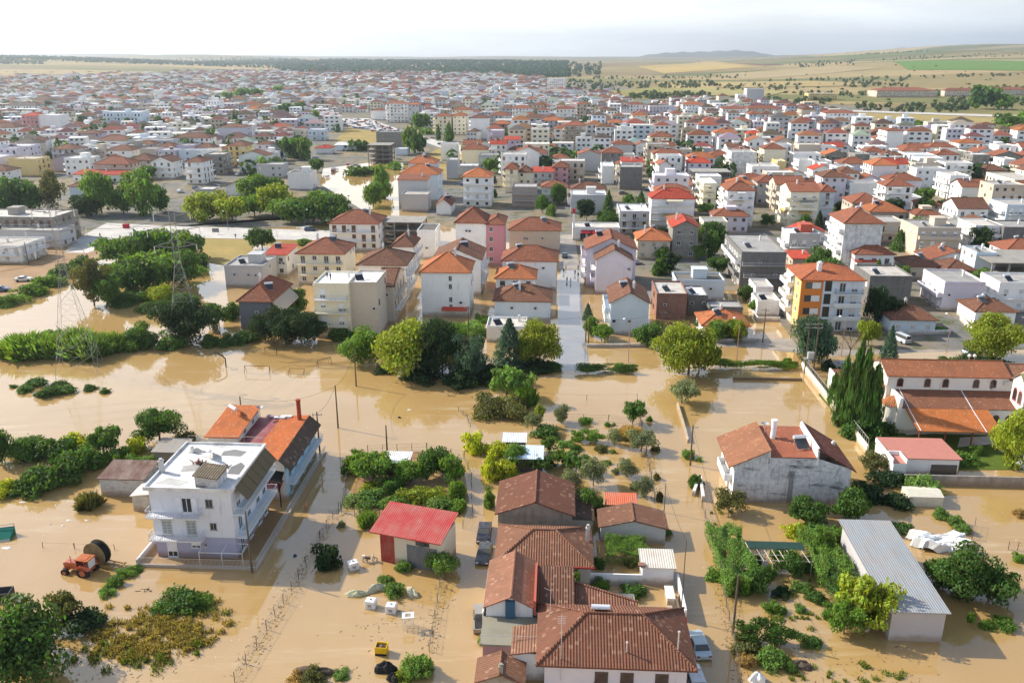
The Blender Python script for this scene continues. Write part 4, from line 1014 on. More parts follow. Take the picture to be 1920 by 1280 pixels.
# --- the red barn
t = thing('red_barn', 'barn with a plain bright red sloping roof and one dark red wall panel', 'barn', -21.2, 91.2, 0, -.26)
m = MB(); m.box(1.9, 0, -.5, 8.2, .15, 4.4); m.box(8.05, .15, -.5, 8.2, 4.6, 4.4); m.box(0, 4.5, -.5, 8.05, 4.65, 5); m.box(0, .15, -.5, .15, 4.5, 4.4); m.obj('wall', 'wall', (.60, .54, .42), t)
m = MB(); m.box(0, -.02, -.5, 1.9, .15, 4.4); m.obj('wall_panel', 'sheet', (.30, .02, .018), t)
m = MB(); m.box(3.6, -.06, -.4, 7.6, -.01, 3.1); m.obj('sheet_door', 'sheet', (.13, .15, .17), t)
m = MB(); m.box(4.8, -.05, 3.2, 6.6, .0, 3.9); m.box(5.4, -.3, 3.3, 6.1, -.06, 3.8); m.obj('window', 'glass', parent=t)
m = MB(); m.quad((-1.0, -.9, 4.5), (8.5, -.9, 4.5), (8.5, 5.0, 5.6), (-1.0, 5.0, 5.6)); m.quad((-1, -.9, 4.35), (8.5, -.9, 4.35), (8.5, -.9, 4.5), (-1, -.9, 4.5)); m.quad((8.5, -.9, 4.35), (8.5, 5, 5.45), (8.5, 5, 5.6), (8.5, -.9, 4.5)); m.quad((-1, 5, 5.45), (-1, -.9, 4.35), (-1, -.9, 4.5), (-1, 5, 5.6)); m.quad((-1, -.9, 4.35), (-1, 5, 5.45), (8.5, 5, 5.45), (8.5, -.9, 4.35)); m.obj('roof', 'sheet', (.40, .022, .02), t)
# --- the tiled houses of the middle block
BR = (.19, .075, .042)
t = gable_house('tiled_house', 'brown gabled house with bare grey gable wall, farthest of the tiled houses between the lanes', -7.0, 97.2, 9.6, 8.2, 3.9, 1.9, 'concrete', (.33, .29, .24), (.17, .062, .036))
m = MB(); m.quad((9.9, 1.5, 2.6), (12.6, 1.5, 2.1), (12.6, 8, 2.1), (9.9, 8, 2.6)); m.obj('lean_to_roof', 'oldtile', (.08, .045, .03), t); m = MB(); m.box(9.65, 1.7, -.5, 12.4, 7.8, 2.0); m.obj('lean_to_wall', 'wall', (.4, .36, .3), t)
t = gable_house('tiled_house', 'wide hip-roofed brown tiled house with red gutter, second of the row beside the lane', -6.4, 86.8, 11, 8.2, 3.3, 2.1, 'wall', (.50, .46, .40), (.24, .105, .06), roof='hip')
m = MB(); m.box(-.5, -.62, 3.02, 11.5, -.5, 3.2); m.obj('gutter', 'plain', (.35, .04, .03), t); chimney(t, 10.8, 5, 2.6, 3.0, .45, (.45, .42, .38)); window(t, 4, 0, 1.2, 1.1, 1.2, 0); window(t, 8, 0, 1.2, 1.1, 1.2, 0)
t = thing('tiled_house', 'old L-shaped house with patchy tiles, blue roof tank door and pink ground floor', 'house', -6.9, 74.6)
m = MB(); m.box(0, 2.6, -.5, 5.0, 11, 4.1, skip='t'); m.quad((0, 2.6, 4.1), (5, 2.6, 4.1), (2.7, 2.6, 5.35)); m.box(5.05, 3.2, -.5, 9.2, 9, 3.4, skip='t'); m.obj('wall', 'wall', (.72, .71, .69), t)
m = MB()
m.quad((-.3, 11.3, 4.05), (-.3, 2.3, 4.05), (2.7, 2.3, 5.45), (2.7, 11.3, 5.45)); m.quad((5.2, 2.3, 4.1), (5.2, 11.3, 4.1), (2.7, 11.3, 5.45), (2.7, 2.3, 5.45)); m.tube((2.7, 2.3, 5.48), (2.7, 11.3, 5.48), .14, n=6); m.quad((-.3, 2.3, 4.05), (-.3, 2.3, 3.9), (2.7, 2.3, 5.3), (2.7, 2.3, 5.45)); m.quad((2.7, 2.3, 5.45), (2.7, 2.3, 5.3), (5.2, 2.3, 3.95), (5.2, 2.3, 4.1)); m.quad((-.3, 2.3, 4.05), (-.3, 11.3, 4.05), (-.3, 11.3, 3.9), (-.3, 2.3, 3.9)); m.obj('roof', 'oldtile', (.33, .15, .09), t)
m = MB(); m.quad((5.3, 2.9, 3.4), (9.5, 2.9, 3.4), (9.5, 9.2, 4.9), (5.3, 9.2, 4.9)); m.quad((5.3, 2.9, 3.25), (9.5, 2.9, 3.25), (9.5, 2.9, 3.4), (5.3, 2.9, 3.4)); m.obj('roof', 'oldtile', (.16, .07, .042), t)
m = MB(); m.box(5.1, 2.2, 3.35, 5.35, 9.4, 5.1); m.obj('fire_wall', 'wall', (.42, .10, .07), t)
m = MB(); m.box(0, -1.8, -.5, 6.6, 2.59, 2.6, skip='t'); m.obj('ground_floor_wall', 'wall', (.46, .27, .29), t); m = MB(); m.box(-.3, -2.1, 2.6, 6.7, 2.58, 2.8); m.obj('terrace', 'roofslab', (.26, .24, .18), t)
m = MB(); m.box(2.1, 2.2, 2.82, 3.1, 2.57, 4.9); m.obj('terrace_door', 'plain', (.035, .10, .17), t)
m = MB(); m.tube((-.2, -2.0, 2.8), (-.2, -2.0, 3.9), .05, n=5); m.tube((3.6, -2, 2.8), (3.6, -2, 3.9), .05, n=5); m.tube((6.5, -2, 2.8), (6.5, -2, 3.9), .05, n=5); m.tube((-.2, -2, 3.85), (6.5, -2, 3.85), .03, n=5); m.obj('terrace_rail', 'metal', (.5, .42, .38), t)
m = MB(); m.box(3.1, -1.86, -.4, 3.9, -1.81, 1.1); m.obj('door', 'plain', (.42, .02, .02), t); window(t, 5.2, -1.8, 1.3, .9, .7, 0); window(t, 3.5, -1.8, 1.15, .75, .9, 0)
m = MB(); m.tube((6.9, 1.0, 2.8), (6.9, 1.0, 7.3), .03, n=5); m.tube((6.9, 1, 7.3), (6.2, 1.2, 7.5), .02, n=4); m.obj('aerial_mast', 'metal', (.6, .6, .6), t)
m = MB(); m.box(-.42, 2.6, -.4, -.32, 11, 3.2); m.obj('lime_washed_wall', 'wall', (.80, .79, .77), t)
t = thing('tiled_annex', 'low brown tiled annex with red ridge tiles behind the big hip roof', 'house', 2.1, 78.4)
m = MB(); m.box(0, 0, -.5, 7.2, 4.0, 2.5, skip='t'); m.obj('wall', 'wall', (.7, .68, .66), t); m = MB(); m.quad((-.2, -.2, 2.4), (7.4, -.2, 2.4), (7.4, 1.7, 3.1), (-.2, 4.2, 3.9)); m.tube((-.2, 4.2, 3.93), (7.4, 1.7, 3.13), .14, n=6); m.obj('roof', 'oldtile', (.27, .12, .075), t)
m = MB(); m.box(7.5, .2, -.5, 12.6, .45, 1.9); ww = m.obj('yard_wall', 'wall', (.75, .73, .70), t); m = MB(); m.quad((7.4, .0, 1.9), (12.7, .0, 1.9), (12.7, .65, 2.1), (7.4, .65, 2.1)); m.quad((7.4, .65, 2.1), (12.7, .65, 2.1), (12.7, .66, 1.85), (7.4, .66, 1.85)); m.obj('coping', 'tile', (.48, .055, .04), ww)
t = thing('tiled_house', 'biggest brown hip-roofed house at the bottom of the photo with lilac-white walls', 'house', -.5, 69.3)
Wd, Dd = 13.9, 8.2
body_mb(Wd, Dd, 3.9, 'hip', 0).obj('wall', ['wall', 'wall'], (.70, .66, .70), t)
roof_mb('hip', Wd, Dd, 4.1, 2.6, .85, .2).obj('roof', 'oldtile', (.20, .078, .045), t)
for x in (5.6, 8.1, 11.5): window(t, x, 0, 1.3, 1.3, 1.3, 0, 3, (.12, .07, .05))
window(t, Wd, 3, 1.3, 1.2, 1.2, 1); window(t, Wd, 6, 1.3, 1.2, 1.2, 1); heater(t, 5.6, 5.3, 5.3, 3.14)
for nm, x, y, z0, h in (('vent_pipe', 8.0, .6, 4.3, 1.3), ('roof_pole', 13.0, .9, 4.2, 2.6)):
    m = MB(); m.tube((x, y, z0), (x, y, z0 + h), .07, n=6); m.tube((x, y, z0 + h), (x, y, z0 + h + .12), .13, n=6); m.obj(nm, 'metal', (.6, .58, .55), t)
m = MB(); m.tube((1.6, -.2, 1.5), (1.6, -.2, 9.2), .03, n=5)
for k in range(5): m.tube((1.2, -.2, 8.2 + k * .2), (2.0, -.2, 8.2 + k * .2), .015, n=4)
m.obj('aerial_mast', 'metal', (.6, .6, .6), t)
m = MB(); m.quad((-3.4, 1.2, 3.3), (-.8, 1.2, 3.75), (-.8, 5.6, 3.75), (-3.4, 5.6, 3.3)); m.quad((-3.4, 1.2, 3.15), (-.8, 1.2, 3.6), (-.8, 1.2, 3.75), (-3.4, 1.2, 3.3)) ; m.obj('side_roof', 'oldtile', (.27, .13, .08), t); m = MB(); m.box(-3.1, 1.5, -.5, -.02, 5.4, 3.2); m.obj('side_wall', 'wall', (.72, .70, .68), t)
t = gable_house('tiled_shed', 'small brown gabled shed in the bottom middle of the photo', -7.0, 67.9, 4.4, 3.0, 2.3, 1.0, 'concrete', (.38, .34, .28), (.25, .115, .065), ov=.3, cat='shed')
chimney(t, 2.3, .1, 2.6, 1.6, .4, (.3, .27, .22))
t = thing('outbuilding', 'small white outbuilding with ribbed pale roof beside the right lane', 'outbuilding', 10.8, 87.9)
m = MB(); m.box(0, 0, -.5, 3.7, 3.2, 2.5, skip='t'); m.obj('wall', 'wall', (.76, .75, .76), t); m = MB(); m.quad((-.25, -.25, 2.5), (3.95, -.25, 2.5), (3.95, 3.45, 2.8), (-.25, 3.45, 2.8)); m.quad((-.25, -.25, 2.4), (3.95, -.25, 2.4), (3.95, -.25, 2.5), (-.25, -.25, 2.5)); m.obj('roof', 'sheet', (.62, .56, .48), t); m = MB(); m.box(-.5, -.2, 2.55, .3, .5, 2.75); m.obj('roof_board', 'plain', (.25, .12, .08), t)
o = place(MB().box(0, 0, -.5, 6.2, .2, 1.5).obj('garden_wall', 'wall', (.78, .78, .79)), 4.6, 87.6); tag(o, 'white garden wall joining the ribbed-roof outbuilding to the courtyard', 'wall')
o = place(MB().box(0, 0, -.5, .2, 7.0, 1.6).obj('garden_wall', 'wall', (.80, .79, .77)), 14.9, 81.0); tag(o, 'bright white garden wall along the right lane below the outbuilding', 'wall')
t = thing('garden_bench', 'white concrete bench and shelf inside the lane-side garden wall', 'bench', 13.2, 81.4)
m = MB(); m.box(0, 0, .45, .6, 1.8, .55); m.box(.05, .1, -.1, .5, .3, .45); m.box(.05, 1.5, -.1, .5, 1.7, .45); m.obj('seat', 'wall', (.7, .68, .64), t); m = MB(); m.box(.1, 2.3, -.2, .9, 4.6, 1.1); m.box(.0, 2.2, 1.1, 1.0, 4.7, 1.2); m.obj('shelf', 'wall', (.72, .68, .6), t)
t = gable_house('tiled_house', 'little brown gabled house beside the right lane, front of the orange-roofed shed', 6.3, 97.0, 8.3, 4.0, 2.5, 1.1, 'wall', (.50, .50, .48), (.21, .095, .055), ov=.35)
t = thing('garden_shed', 'open shed with bright orange corrugated roof behind the little gabled house', 'shed', 7.2, 103)
m = MB(); m.quad((0, 0, 2.1), (4.4, 0, 2.1), (4.4, 3.0, 2.4), (0, 3.0, 2.4)); m.obj('roof', 'sheet', (.60, .13, .05), t); m = MB()
for x in (.15, 2.2, 4.25):
    for y in (.15, 2.85): m.tube((x, y, -.2), (x, y, 2.1 + y * .1), .06, n=5)
m.box(.1, 2.7, -.2, 4.3, 2.8, 2.2); m.obj('frame', 'wood', (.3, .25, .2), t)
for lab, u, v, W_, D_, h_, rc_ in (('open shed with narrow pale metal roof, farther of the two in the orchard', -7.9, 121.7, 3.5, 2.6, 2.3, (.66, .68, .70)), ('dark-walled shed with wide pale blue metal roof, nearer of the two in the orchard', -6.6, 116, 5.0, 3.8, 2.3, (.60, .72, .80)), ('shed with crumpled white roof inside the fenced vegetable garden', -25.6, 114, 4.0, 3.0, 2.1, (.70, .69, .67))):
    t = thing('garden_shed', lab, 'shed', u, v); m = MB(); m.quad((-.2, -.2, h_), (W_ + .2, -.2, h_), (W_ + .2, D_ + .2, h_ + .3), (-.2, D_ + .2, h_ + .3)); m.quad((-.2, -.2, h_ - .08), (W_ + .2, -.2, h_ - .08), (W_ + .2, -.2, h_), (-.2, -.2, h_)); m.obj('roof', 'sheet', rc_, t)
    m = MB()
    if 'open' in lab:
        for x in (.1, W_ - .1):
            for y in (.1, D_ - .1): m.tube((x, y, -.2), (x, y, h_ + .05), .06, n=5)
        m.box(.1, D_ - .2, -.2, W_ - .1, D_ - .1, h_); m.box(.5, .6, -.1, W_ - .6, 1.4, .8)
    else: m.box(0, 0, -.5, W_, D_, h_ - .02)
    m.obj('wall', 'plain', (.09, .08, .07), t)
# --- the stained house on the right
t = thing('town_house', 'two-storey house with black-stained front wall and split orange and brown roof', 'house', 25.3, 108.6)
W, D = 16.0, 9.2
m = MB(); prof = [(0, -.5), (W, -.5), (W, 5.5), (11.2, 7.0), (4.6, 7.0), (4.55, 8.05), (0, 5.8)]
m.quad(*[(x, 0, z) for x, z in prof]); MB().quad(*[(x, D, z) for x, z in reversed(prof)]).obj('back_wall', 'wall', (.7, .7, .7), t); m.obj('front_wall', 'stained', (.68, .68, .69), t)
m = MB(); m.quad((0, D, -.5), (0, 0, -.5), (0, 0, 5.8), (0, D, 5.8)); m.quad((W, 0, -.5), (W, D, -.5), (W, D, 5.5), (W, 0, 5.5)); m.box(4.5, .0, 6.0, 4.75, D, 8.1); m.box(11.1, -.02, 6.0, 11.35, D, 8.55); m.quad((-.02, -.02, 5.8), (4.5, -.02, 8.0), (4.5, .02, 8.0), (-.02, .02, 5.8)); m.obj('wall', 'wall', (.80, .79, .77), t)
def slope(a0, z0, a1, z1, y0, y1, th=.16):
    m = MB(); m.quad((a0, y1, z0), (a0, y0, z0), (a1, y0, z1), (a1, y1, z1)) if z1 > z0 else m.quad((a1, y0, z1), (a1, y1, z1), (a0, y1, z0), (a0, y0, z0))
    m.quad((a0, y0, z0), (a0, y0, z0 - th), (a1, y0, z1 - th), (a1, y0, z1)); m.quad((a0, y1, z0 - th), (a0, y1, z0), (a1, y1, z1), (a1, y1, z1 - th))
    e, ze = (a0, z0) if z0 < z1 else (a1, z1); m.quad((e, y0, ze), (e, y1, ze), (e, y1, ze - th), (e, y0, ze - th)); return m
slope(-.9, 5.5, 4.75, 8.25, -.3, D + .3).obj('roof', 'tile', (.33, .14, .07), t)
slope(11.1, 8.6, W + .6, 5.25, -.3, D + .3).obj('roof', 'tile', (.20, .055, .035), t)
m = MB(); m.quad((4.76, .0, 7.1), (11.1, .0, 7.1), (11.1, D, 7.7), (4.76, D, 7.7)); m.quad((4.76, -.0, 6.9), (11.1, -.0, 6.9), (11.1, .0, 7.1), (4.76, .0, 7.1)); m.obj('roof', 'tile', (.40, .12, .06), t)
m = MB(); m.tube((6.3, 5.5, 7.2), (6.3, 5.5, 10.1), .38, .36, 12); m.tube((6.3, 5.5, 10.1), (6.3, 5.5, 10.3), .46, .44, 12); m.obj('chimney_pipe', 'plain', (.78, .78, .78), t); heater(t, 9.6, 3.0, 7.35, .2)
m = MB(); m.box(7.6, -.045, -.4, 8.3, -.004, 5.0); m.obj('wall_strip', 'stained', (.22, .22, .23), t)
balcony(t, 0, 3.8, 2.8, 5.5, 1.1, 3, True, (.8, .79, .77)); window(t, 0, 3, 2.9, 1.2, 2, 3); window(t, 0, 6.5, 3.6, 1.1, 1.2, 3); window(t, 0, 3, .2, 1.1, 2.0, 3); chimney(t, 15.5, 7, 5.0, 1.5, .4)
m = MB(); m.tube((5.2, 6.2, 7.6), (5.2, 6.2, 9.3), .03, n=5); m.lathe([(0, 0), (.3, .05), (.55, .2)], 12, (5.2, 6.2, 9.2)); m.obj('satellite_dish', 'metal', (.4, .4, .4), t)
FOOT.append((25, 108, 42, 118))
# --- the long metal shed
t = thing('metal_shed', 'long shed with plain grey metal roof and grey front wall', 'shed', 36.4, 79.0)
m = MB(); m.box(0, 0, -.5, 5.6, 17, 3.9, skip='t'); m.quad((5.6, 0, 3.9), (5.6, 17, 3.9), (5.6, 17, 4.5)); m.quad((0, 17, 3.9), (0, 0, 3.9), (0, 17, 4.5)); m.quad((5.6, 17, 3.9), (0, 17, 3.9), (0, 17, 4.5), (5.6, 17, 4.5)); m.obj('wall', 'wall', (.44, .42, .42), t)
m = MB(); m.quad((-.5, -.4, 3.95), (5.9, -.4, 3.95), (5.9, 17.5, 4.6), (-.5, 17.5, 4.6)); m.quad((-.5, -.4, 3.82), (5.9, -.4, 3.82), (5.9, -.4, 3.95), (-.5, -.4, 3.95)); m.quad((5.9, -.4, 3.82), (5.9, 17.5, 4.47), (5.9, 17.5, 4.6), (5.9, -.4, 3.95)); m.quad((-.5, 17.5, 4.47), (-.5, -.4, 3.82), (-.5, -.4, 3.95), (-.5, 17.5, 4.6))
m.quad((-.5, -.4, 3.82), (-.5, 17.5, 4.47), (5.9, 17.5, 4.47), (5.9, -.4, 3.82)); m.obj('roof', 'sheet', (.29, .31, .325), t)
# --- the church
t = thing('church', 'white church with long terracotta roofs, arched windows and orange canopy', 'church', 56.2, 137.6)
Lc = 27.0
m = MB(); m.box(0, 0, -.5, Lc, 7.2, 8.7, skip='t'); m.quad((0, 7.2, 8.7), (0, 0, 8.7), (0, 3.6, 10.2)); m.quad((Lc, 0, 8.7), (Lc, 7.2, 8.7), (Lc, 3.6, 10.2)); m.box(1.2, -4.4, -.5, Lc - 4, -.01, 4.6, skip='t'); m.box(.7, -4.5, -.5, 1.19, -.01, 6.3); m.obj('wall', 'wall', (.80, .76, .70), t)
roof_mb('gx', 19.8, 7.2, 8.75, 1.6, .35).obj('roof', 'tile', (.38, .135, .06), t)
o = roof_mb('gx', 7.2, 7.2, 8.35, 1.5, .35).obj('roof', 'tile', (.33, .15, .08), t); o.location = (20.2, 0, 0)
m = MB(); m.quad((1.1, -4.7, 4.75), (Lc - 3.6, -4.7, 4.75), (Lc - 3.6, 0, 6.2), (1.1, 0, 6.2)); m.quad((1.1, -4.7, 4.6), (Lc - 3.6, -4.7, 4.6), (Lc - 3.6, -4.7, 4.75), (1.1, -4.7, 4.75)); m.obj('aisle_roof', 'tile', (.27, .11, .06), t)
m = MB(); m.quad((1.6, -10.4, 3.2), (14.8, -10.4, 3.2), (14.8, -4.72, 4.7), (1.6, -4.72, 4.7)); m.quad((1.6, -10.4, 3.05), (14.8, -10.4, 3.05), (14.8, -10.4, 3.2), (1.6, -10.4, 3.2)); m.quad((1.6, -10.4, 3.05), (1.6, -4.72, 4.55), (14.8, -4.72, 4.55), (14.8, -10.4, 3.05)); m.quad((14.8, -10.4, 3.05), (14.8, -4.72, 4.55), (14.8, -4.72, 4.7), (14.8, -10.4, 3.2)); cr_ = m.obj('canopy_roof', 'tile', (.56, .17, .04), t)
for k, x in enumerate((2.0, 12.2)):
    m = MB(); m.box(x, -10.38, 3.225, x + .14, -10.38, 3.225) if False else m.quad((x, -10.4, 3.25), (x + .16, -10.4, 3.25), (x + .16, -4.75, 4.75), (x, -4.75, 4.75)); m.quad((x, -4.75, 4.8), (x + .16, -4.75, 4.8), (x + .16, 0, 6.27), (x, 0, 6.27)); m.obj('roof_strip', 'plain', (.78, .74, .74), cr_)
for x in (2.0, 6.0, 10.2, 14.4):
    m = MB(); m.box(x, -10.2, -.2, x + .2, -10.0, 3.1); m.obj('canopy_post', 'plain', (.22, .05, .035), t)
for x in (2.1, 6.6, 9.6, 14.6, 17.4, 21.3, 24.4): arched(t, x, 0, 6.75, .85, 1.35)
for x in (16.5, 18.6, 19.8): arched(t, x, -4.41, 1.6, 1.0, 1.9)
for (yc, rr, hh, rt) in ((3.6, 2.7, 6.2, 8.3), (-1.8, 1.7, 4.5, 5.8)):
    m = MB(); m.lathe([(rr, -.5), (rr, hh)], 14, (0 if yc > 0 else .7, yc, 0), 0, math.pi / 2, 3 * math.pi / 2); ap = m.obj('apse', 'wall', (.80, .75, .66), t)
    m = MB(); m.lathe([(rr + .3, hh - .1), (rr * .55, hh + (rt - hh) * .62), (.02, rt)], 14, (0 if yc > 0 else .7, yc, 0), 0, math.pi / 2, 3 * math.pi / 2); m.obj('apse_roof', 'oldtile', (.42, .16, .06), ap)
m = MB(); m.box(19.0, -.35, 7.3, 19.8, -.03, 7.9); MB().box(17.3, -.3, 6.4, 17.9, -.03, 6.8).obj('air_conditioner', 'metal', (.65, .65, .63), t); m.obj('air_conditioner', 'metal', (.65, .65, .63), t)
m = MB()
for x in (16.4, 17.3): m.lathe([(.02, -.32), (.25, -.2), (.32, 0), (.25, .2), (.02, .32)], 10, (x, 7.4, 9.8)); m.tube((x, 7.4, 8.8), (x, 7.4, 9.6), .04, n=5)
m.obj('floodlight', 'plain', (.75, .73, .68), t)
t = thing('bell_tower', 'white bell tower with red arched openings at the right edge beside the church', 'bell tower', 75.6, 131.5)
m = MB(); m.box(0, 0, -.5, 4.0, 4.0, 9.2, skip='t'); m.quad((0, 0, 9.2), (4, 0, 9.2), (2, 0, 10.7)); m.quad((4, 4, 9.2), (0, 4, 9.2), (2, 4, 10.7)); m.quad((0, 4, 9.2), (0, 0, 9.2), (0, 2, 10.7)); m.quad((4, 0, 9.2), (4, 4, 9.2), (4, 2, 10.7)); m.obj('wall', 'wall', (.80, .77, .72), t)
m = MB()
for a, b in (((-.2, -.2), (2, -.2)), ((2, -.2), (4.2, -.2))):
    pass
m.quad((-.25, -.25, 9.15), (2, -.25, 10.85), (2, 2, 11.0)); m.quad((2, -.25, 10.85), (4.25, -.25, 9.15), (2, 2, 11.0)); m.quad((4.25, -.25, 9.15), (4.25, 2, 10.85), (2, 2, 11.0)); m.quad((4.25, 2, 10.85), (4.25, 4.25, 9.15), (2, 2, 11)); m.quad((4.25, 4.25, 9.15), (2, 4.25, 10.85), (2, 2, 11)); m.quad((2, 4.25, 10.85), (-.25, 4.25, 9.15), (2, 2, 11)); m.quad((-.25, 4.25, 9.15), (-.25, 2, 10.85), (2, 2, 11)); m.quad((-.25, 2, 10.85), (-.25, -.25, 9.15), (2, 2, 11)); m.obj('roof', 'tile', (.42, .34, .18), t)
for f, px_ in ((0, None), (3, None)):
    for s in (1.2, 2.8):
        arched(t, s if f == 0 else 0, 0 if f == 0 else s, 6.0, 1.0, 2.0, f, (.42, .05, .04))
    arched(t, 2 if f == 0 else 0, 0 if f == 0 else 2, 2.2, 1.0, 2.0, f, (.72, .70, .66))
t = thing('church_annex', 'low white annex with flat pinkish red roof and small walled terrace', 'annex', 50.2, 118.0)
m = MB(); m.box(2.0, 0, -.5, 10.2, 5.8, 2.9, skip='t'); m.box(0, -1.6, -.5, 1.98, 5.8, 2.7, skip='t'); m.box(-.15, -1.6, 2.7, 0, 5.8, 3.4); m.box(1.85, -1.6, 2.7, 2.0, 1.5, 3.3); m.box(0, 1.35, 2.7, 1.85, 1.5, 3.3); m.obj('wall', 'wall', (.78, .76, .73), t)
m = MB(); m.quad((2.01, -.3, 2.95), (10.5, -.3, 2.95), (10.0, 6.2, 3.35), (2.01, 6.2, 3.35)); m.quad((.0, 1.51, 3.1), (2.0, 1.51, 3.1), (2.0, 6.2, 3.35), (.0, 6.2, 3.35)); m.quad((0, -1.6, 2.72), (1.84, -1.6, 2.72), (1.84, 1.34, 2.72), (0, 1.34, 2.72)); m.quad((2.0, -.3, 2.8), (10.5, -.3, 2.8), (10.5, -.3, 2.95), (2.0, -.3, 2.95)); m.obj('roof', 'plain', (.47, .19, .145), t)
m = MB(); m.box(6.2, -.05, .2, 10.0, -.005, 1.9); m.obj('shaded_opening', 'glass', parent=t)
t = thing('gatehouse', 'tiny white chapel-like hut with brown tiles at the top end of the church wall', 'hut', 52.0, 150.5)
m = MB(); m.box(0, 0, -.5, 4.2, 3.2, 2.6, skip='t'); m.box(-.3, -.1, -.5, -.01, 3.3, 3.8); m.obj('wall', 'wall', (.8, .76, .7), t); m = MB(); m.quad((0, -.2, 2.6), (4.4, -.2, 2.6), (4.4, 3.4, 3.6), (0, 3.4, 3.6)); m.obj('roof', 'tile', (.28, .10, .06), t); window(t, 1.6, 0, 1.0, .6, .6)
t = thing('boundary_wall', 'long pale church boundary wall with railing running beside the flooded plot', 'wall', 49.4, 125.0)
MB().box(0, 0, -.5, .3, 38.5, 1.5).obj('wall', 'wall', (.74, .68, .55), t); rail_run([(.15, 0), (.15, 38.5)], 1.1, .9, .03, 1.5).obj('railing', 'metal', (.55, .53, .5), t)
o = place(MB().box(0, 0, -.5, 36, .25, 1.6).obj('boundary_wall', 'concrete', (.36, .32, .28)), 51.5, 115.0); tag(o, 'grey concrete wall along the church garden at the right edge', 'wall')
t = thing('boundary_wall', 'low dark wall with wire mesh closing the flooded plot below the hedge', 'wall', 34.6, 156.6); MB().box(0, 0, -.5, 13.2, .25, .5).obj('wall', 'concrete', (.12, .1, .08), t); rail_run([(0, .1), (13.2, .1)], 1.3, 1.6, .02, .5).obj('mesh_posts', 'metal', (.55, .53, .5), t)
# --- greenhouses, arbours and sheets on the right
t = thing('polytunnel', 'small box greenhouse wrapped in whitish plastic beside the bare flooded field', 'greenhouse', 49.8, 108.6)
m = MB(); m.box(0, 0, -.3, 4.6, 3.0, 1.5, skip='t'); m.quad((-.05, -.05, 1.5), (4.65, -.05, 1.5), (4.65, 1.5, 1.9), (-.05, 1.5, 1.9)); m.quad((-.05, 1.5, 1.9), (4.65, 1.5, 1.9), (4.65, 3.05, 1.5), (-.05, 3.05, 1.5)); m.quad((0, 3, 1.5), (0, 0, 1.5), (0, 1.5, 1.9)); m.quad((4.6, 0, 1.5), (4.6, 3, 1.5), (4.6, 1.5, 1.9)); m.obj('plastic_cover', 'plain', (.62, .57, .46), t)
m = MB(); rr = random.Random(3); n = 16
for j in range(n + 1):
    for i in range(n + 1): m.v.append((i * 6.4 / n + .6 * math.sin(j * .7), j * 3.2 / n + .3 * math.sin(i * .9), 1.1 + .35 * math.sin(i * .55) + rr.uniform(-.13, .13) - (.9 if i in (0, n) or j in (0, n) else 0)))
for j in range(n):
    for i in range(n): a = j * (n + 1) + i; m.f.append((a, a + 1, a + n + 2, a + n + 1)); m.mi.append(0)
o = place(m.obj('plastic_sheet', 'fabric', (.70, .70, .68)), 46.6, 96.8); tag(o, 'crumpled white plastic sheet draped over a heap right of the grey metal shed', 'plastic sheet')
t = thing('pergola', 'timber pergola of bare poles with dark green shade net', 'pergola', 24.4, 90.3)
m = MB()
for i in range(8): x = .2 + i * .9; m.tube((x, -.3, 2.2 + .1 * (i % 2)), (x - .5, 3.9, 2.3), .05, n=5)
for y in (.2, 1.4, 2.6, 3.8): m.tube((-.3, y, 2.15), (7.2, y, 2.15), .05, n=5)
for x in (0, 2.3, 4.6, 6.9):
    for y in (.2, 3.8): m.tube((x, y, -.3), (x, y, 2.2), .06, n=5)
m.obj('poles', 'wood', (.62, .55, .42), t); m = MB(); m.quad((-.2, 2.4, 2.42), (6.6, 2.4, 2.42), (6.6, 4.1, 2.4), (-.2, 4.1, 2.4)); m.quad((-.2, 2.4, 2.38), (-.2, 4.1, 2.36), (6.6, 4.1, 2.36), (6.6, 2.4, 2.38)); m.obj('shade_net', 'fabric', (.025, .055, .045), t)
# pink half of the tall block, red awning of the slit-windowed block
t = ROW[('854', '911')]; Wp = wide(854, 416, 13, 911)
m = MB(); m.box(Wp, .1, -.5, Wp + 5.2, 11.8, 12.6); m.obj('wall', 'wall', (.62, .27, .30), t)
for z in (1.2, 4.2, 7.2, 10.2): window(t, Wp + 1.5, .1, z, 1.1, 1.5)
roof_mb('hip', 5.4, 12, 12.6, 1.6, .4).obj('roof', 'tile', (.26, .09, .045), t).location = (Wp, 0, 0)
t = ROW[('789', '879')]; Wq = wide(789, 501, 11, 879)
for z in (1.6, 3.4, 6.6, 8.6): window(t, Wq * .6, 0, z, .8, 1.3)
m = MB(); m.quad((Wq * .42, -1.6, 1.8), (Wq * .95, -1.6, 1.8), (Wq * .95, -.02, 2.3), (Wq * .42, -.02, 2.3)); m.quad((Wq * .42, -1.6, 1.66), (Wq * .95, -1.6, 1.66), (Wq * .95, -1.6, 1.8), (Wq * .42, -1.6, 1.8)); m.obj('awning', 'fabric', (.52, .08, .05), t)
t = ROW[('447', '507')]; Wq = wide(447, 562, 7.2, 507)
awning(t, Wq, 6.5, 7.0, 13, 2.6, 2.4, 1, (.36, .33, .29)); window(t, Wq * .62, 0, 1.4, 1.3, 1.2, 0, 0, (.35, .06, .05)); heater(t, Wq * .75, 5, 8.4, .4); balcony(t, Wq, 8, 3.4, 12, 1.3, 1, True, (.74, .7, .66))
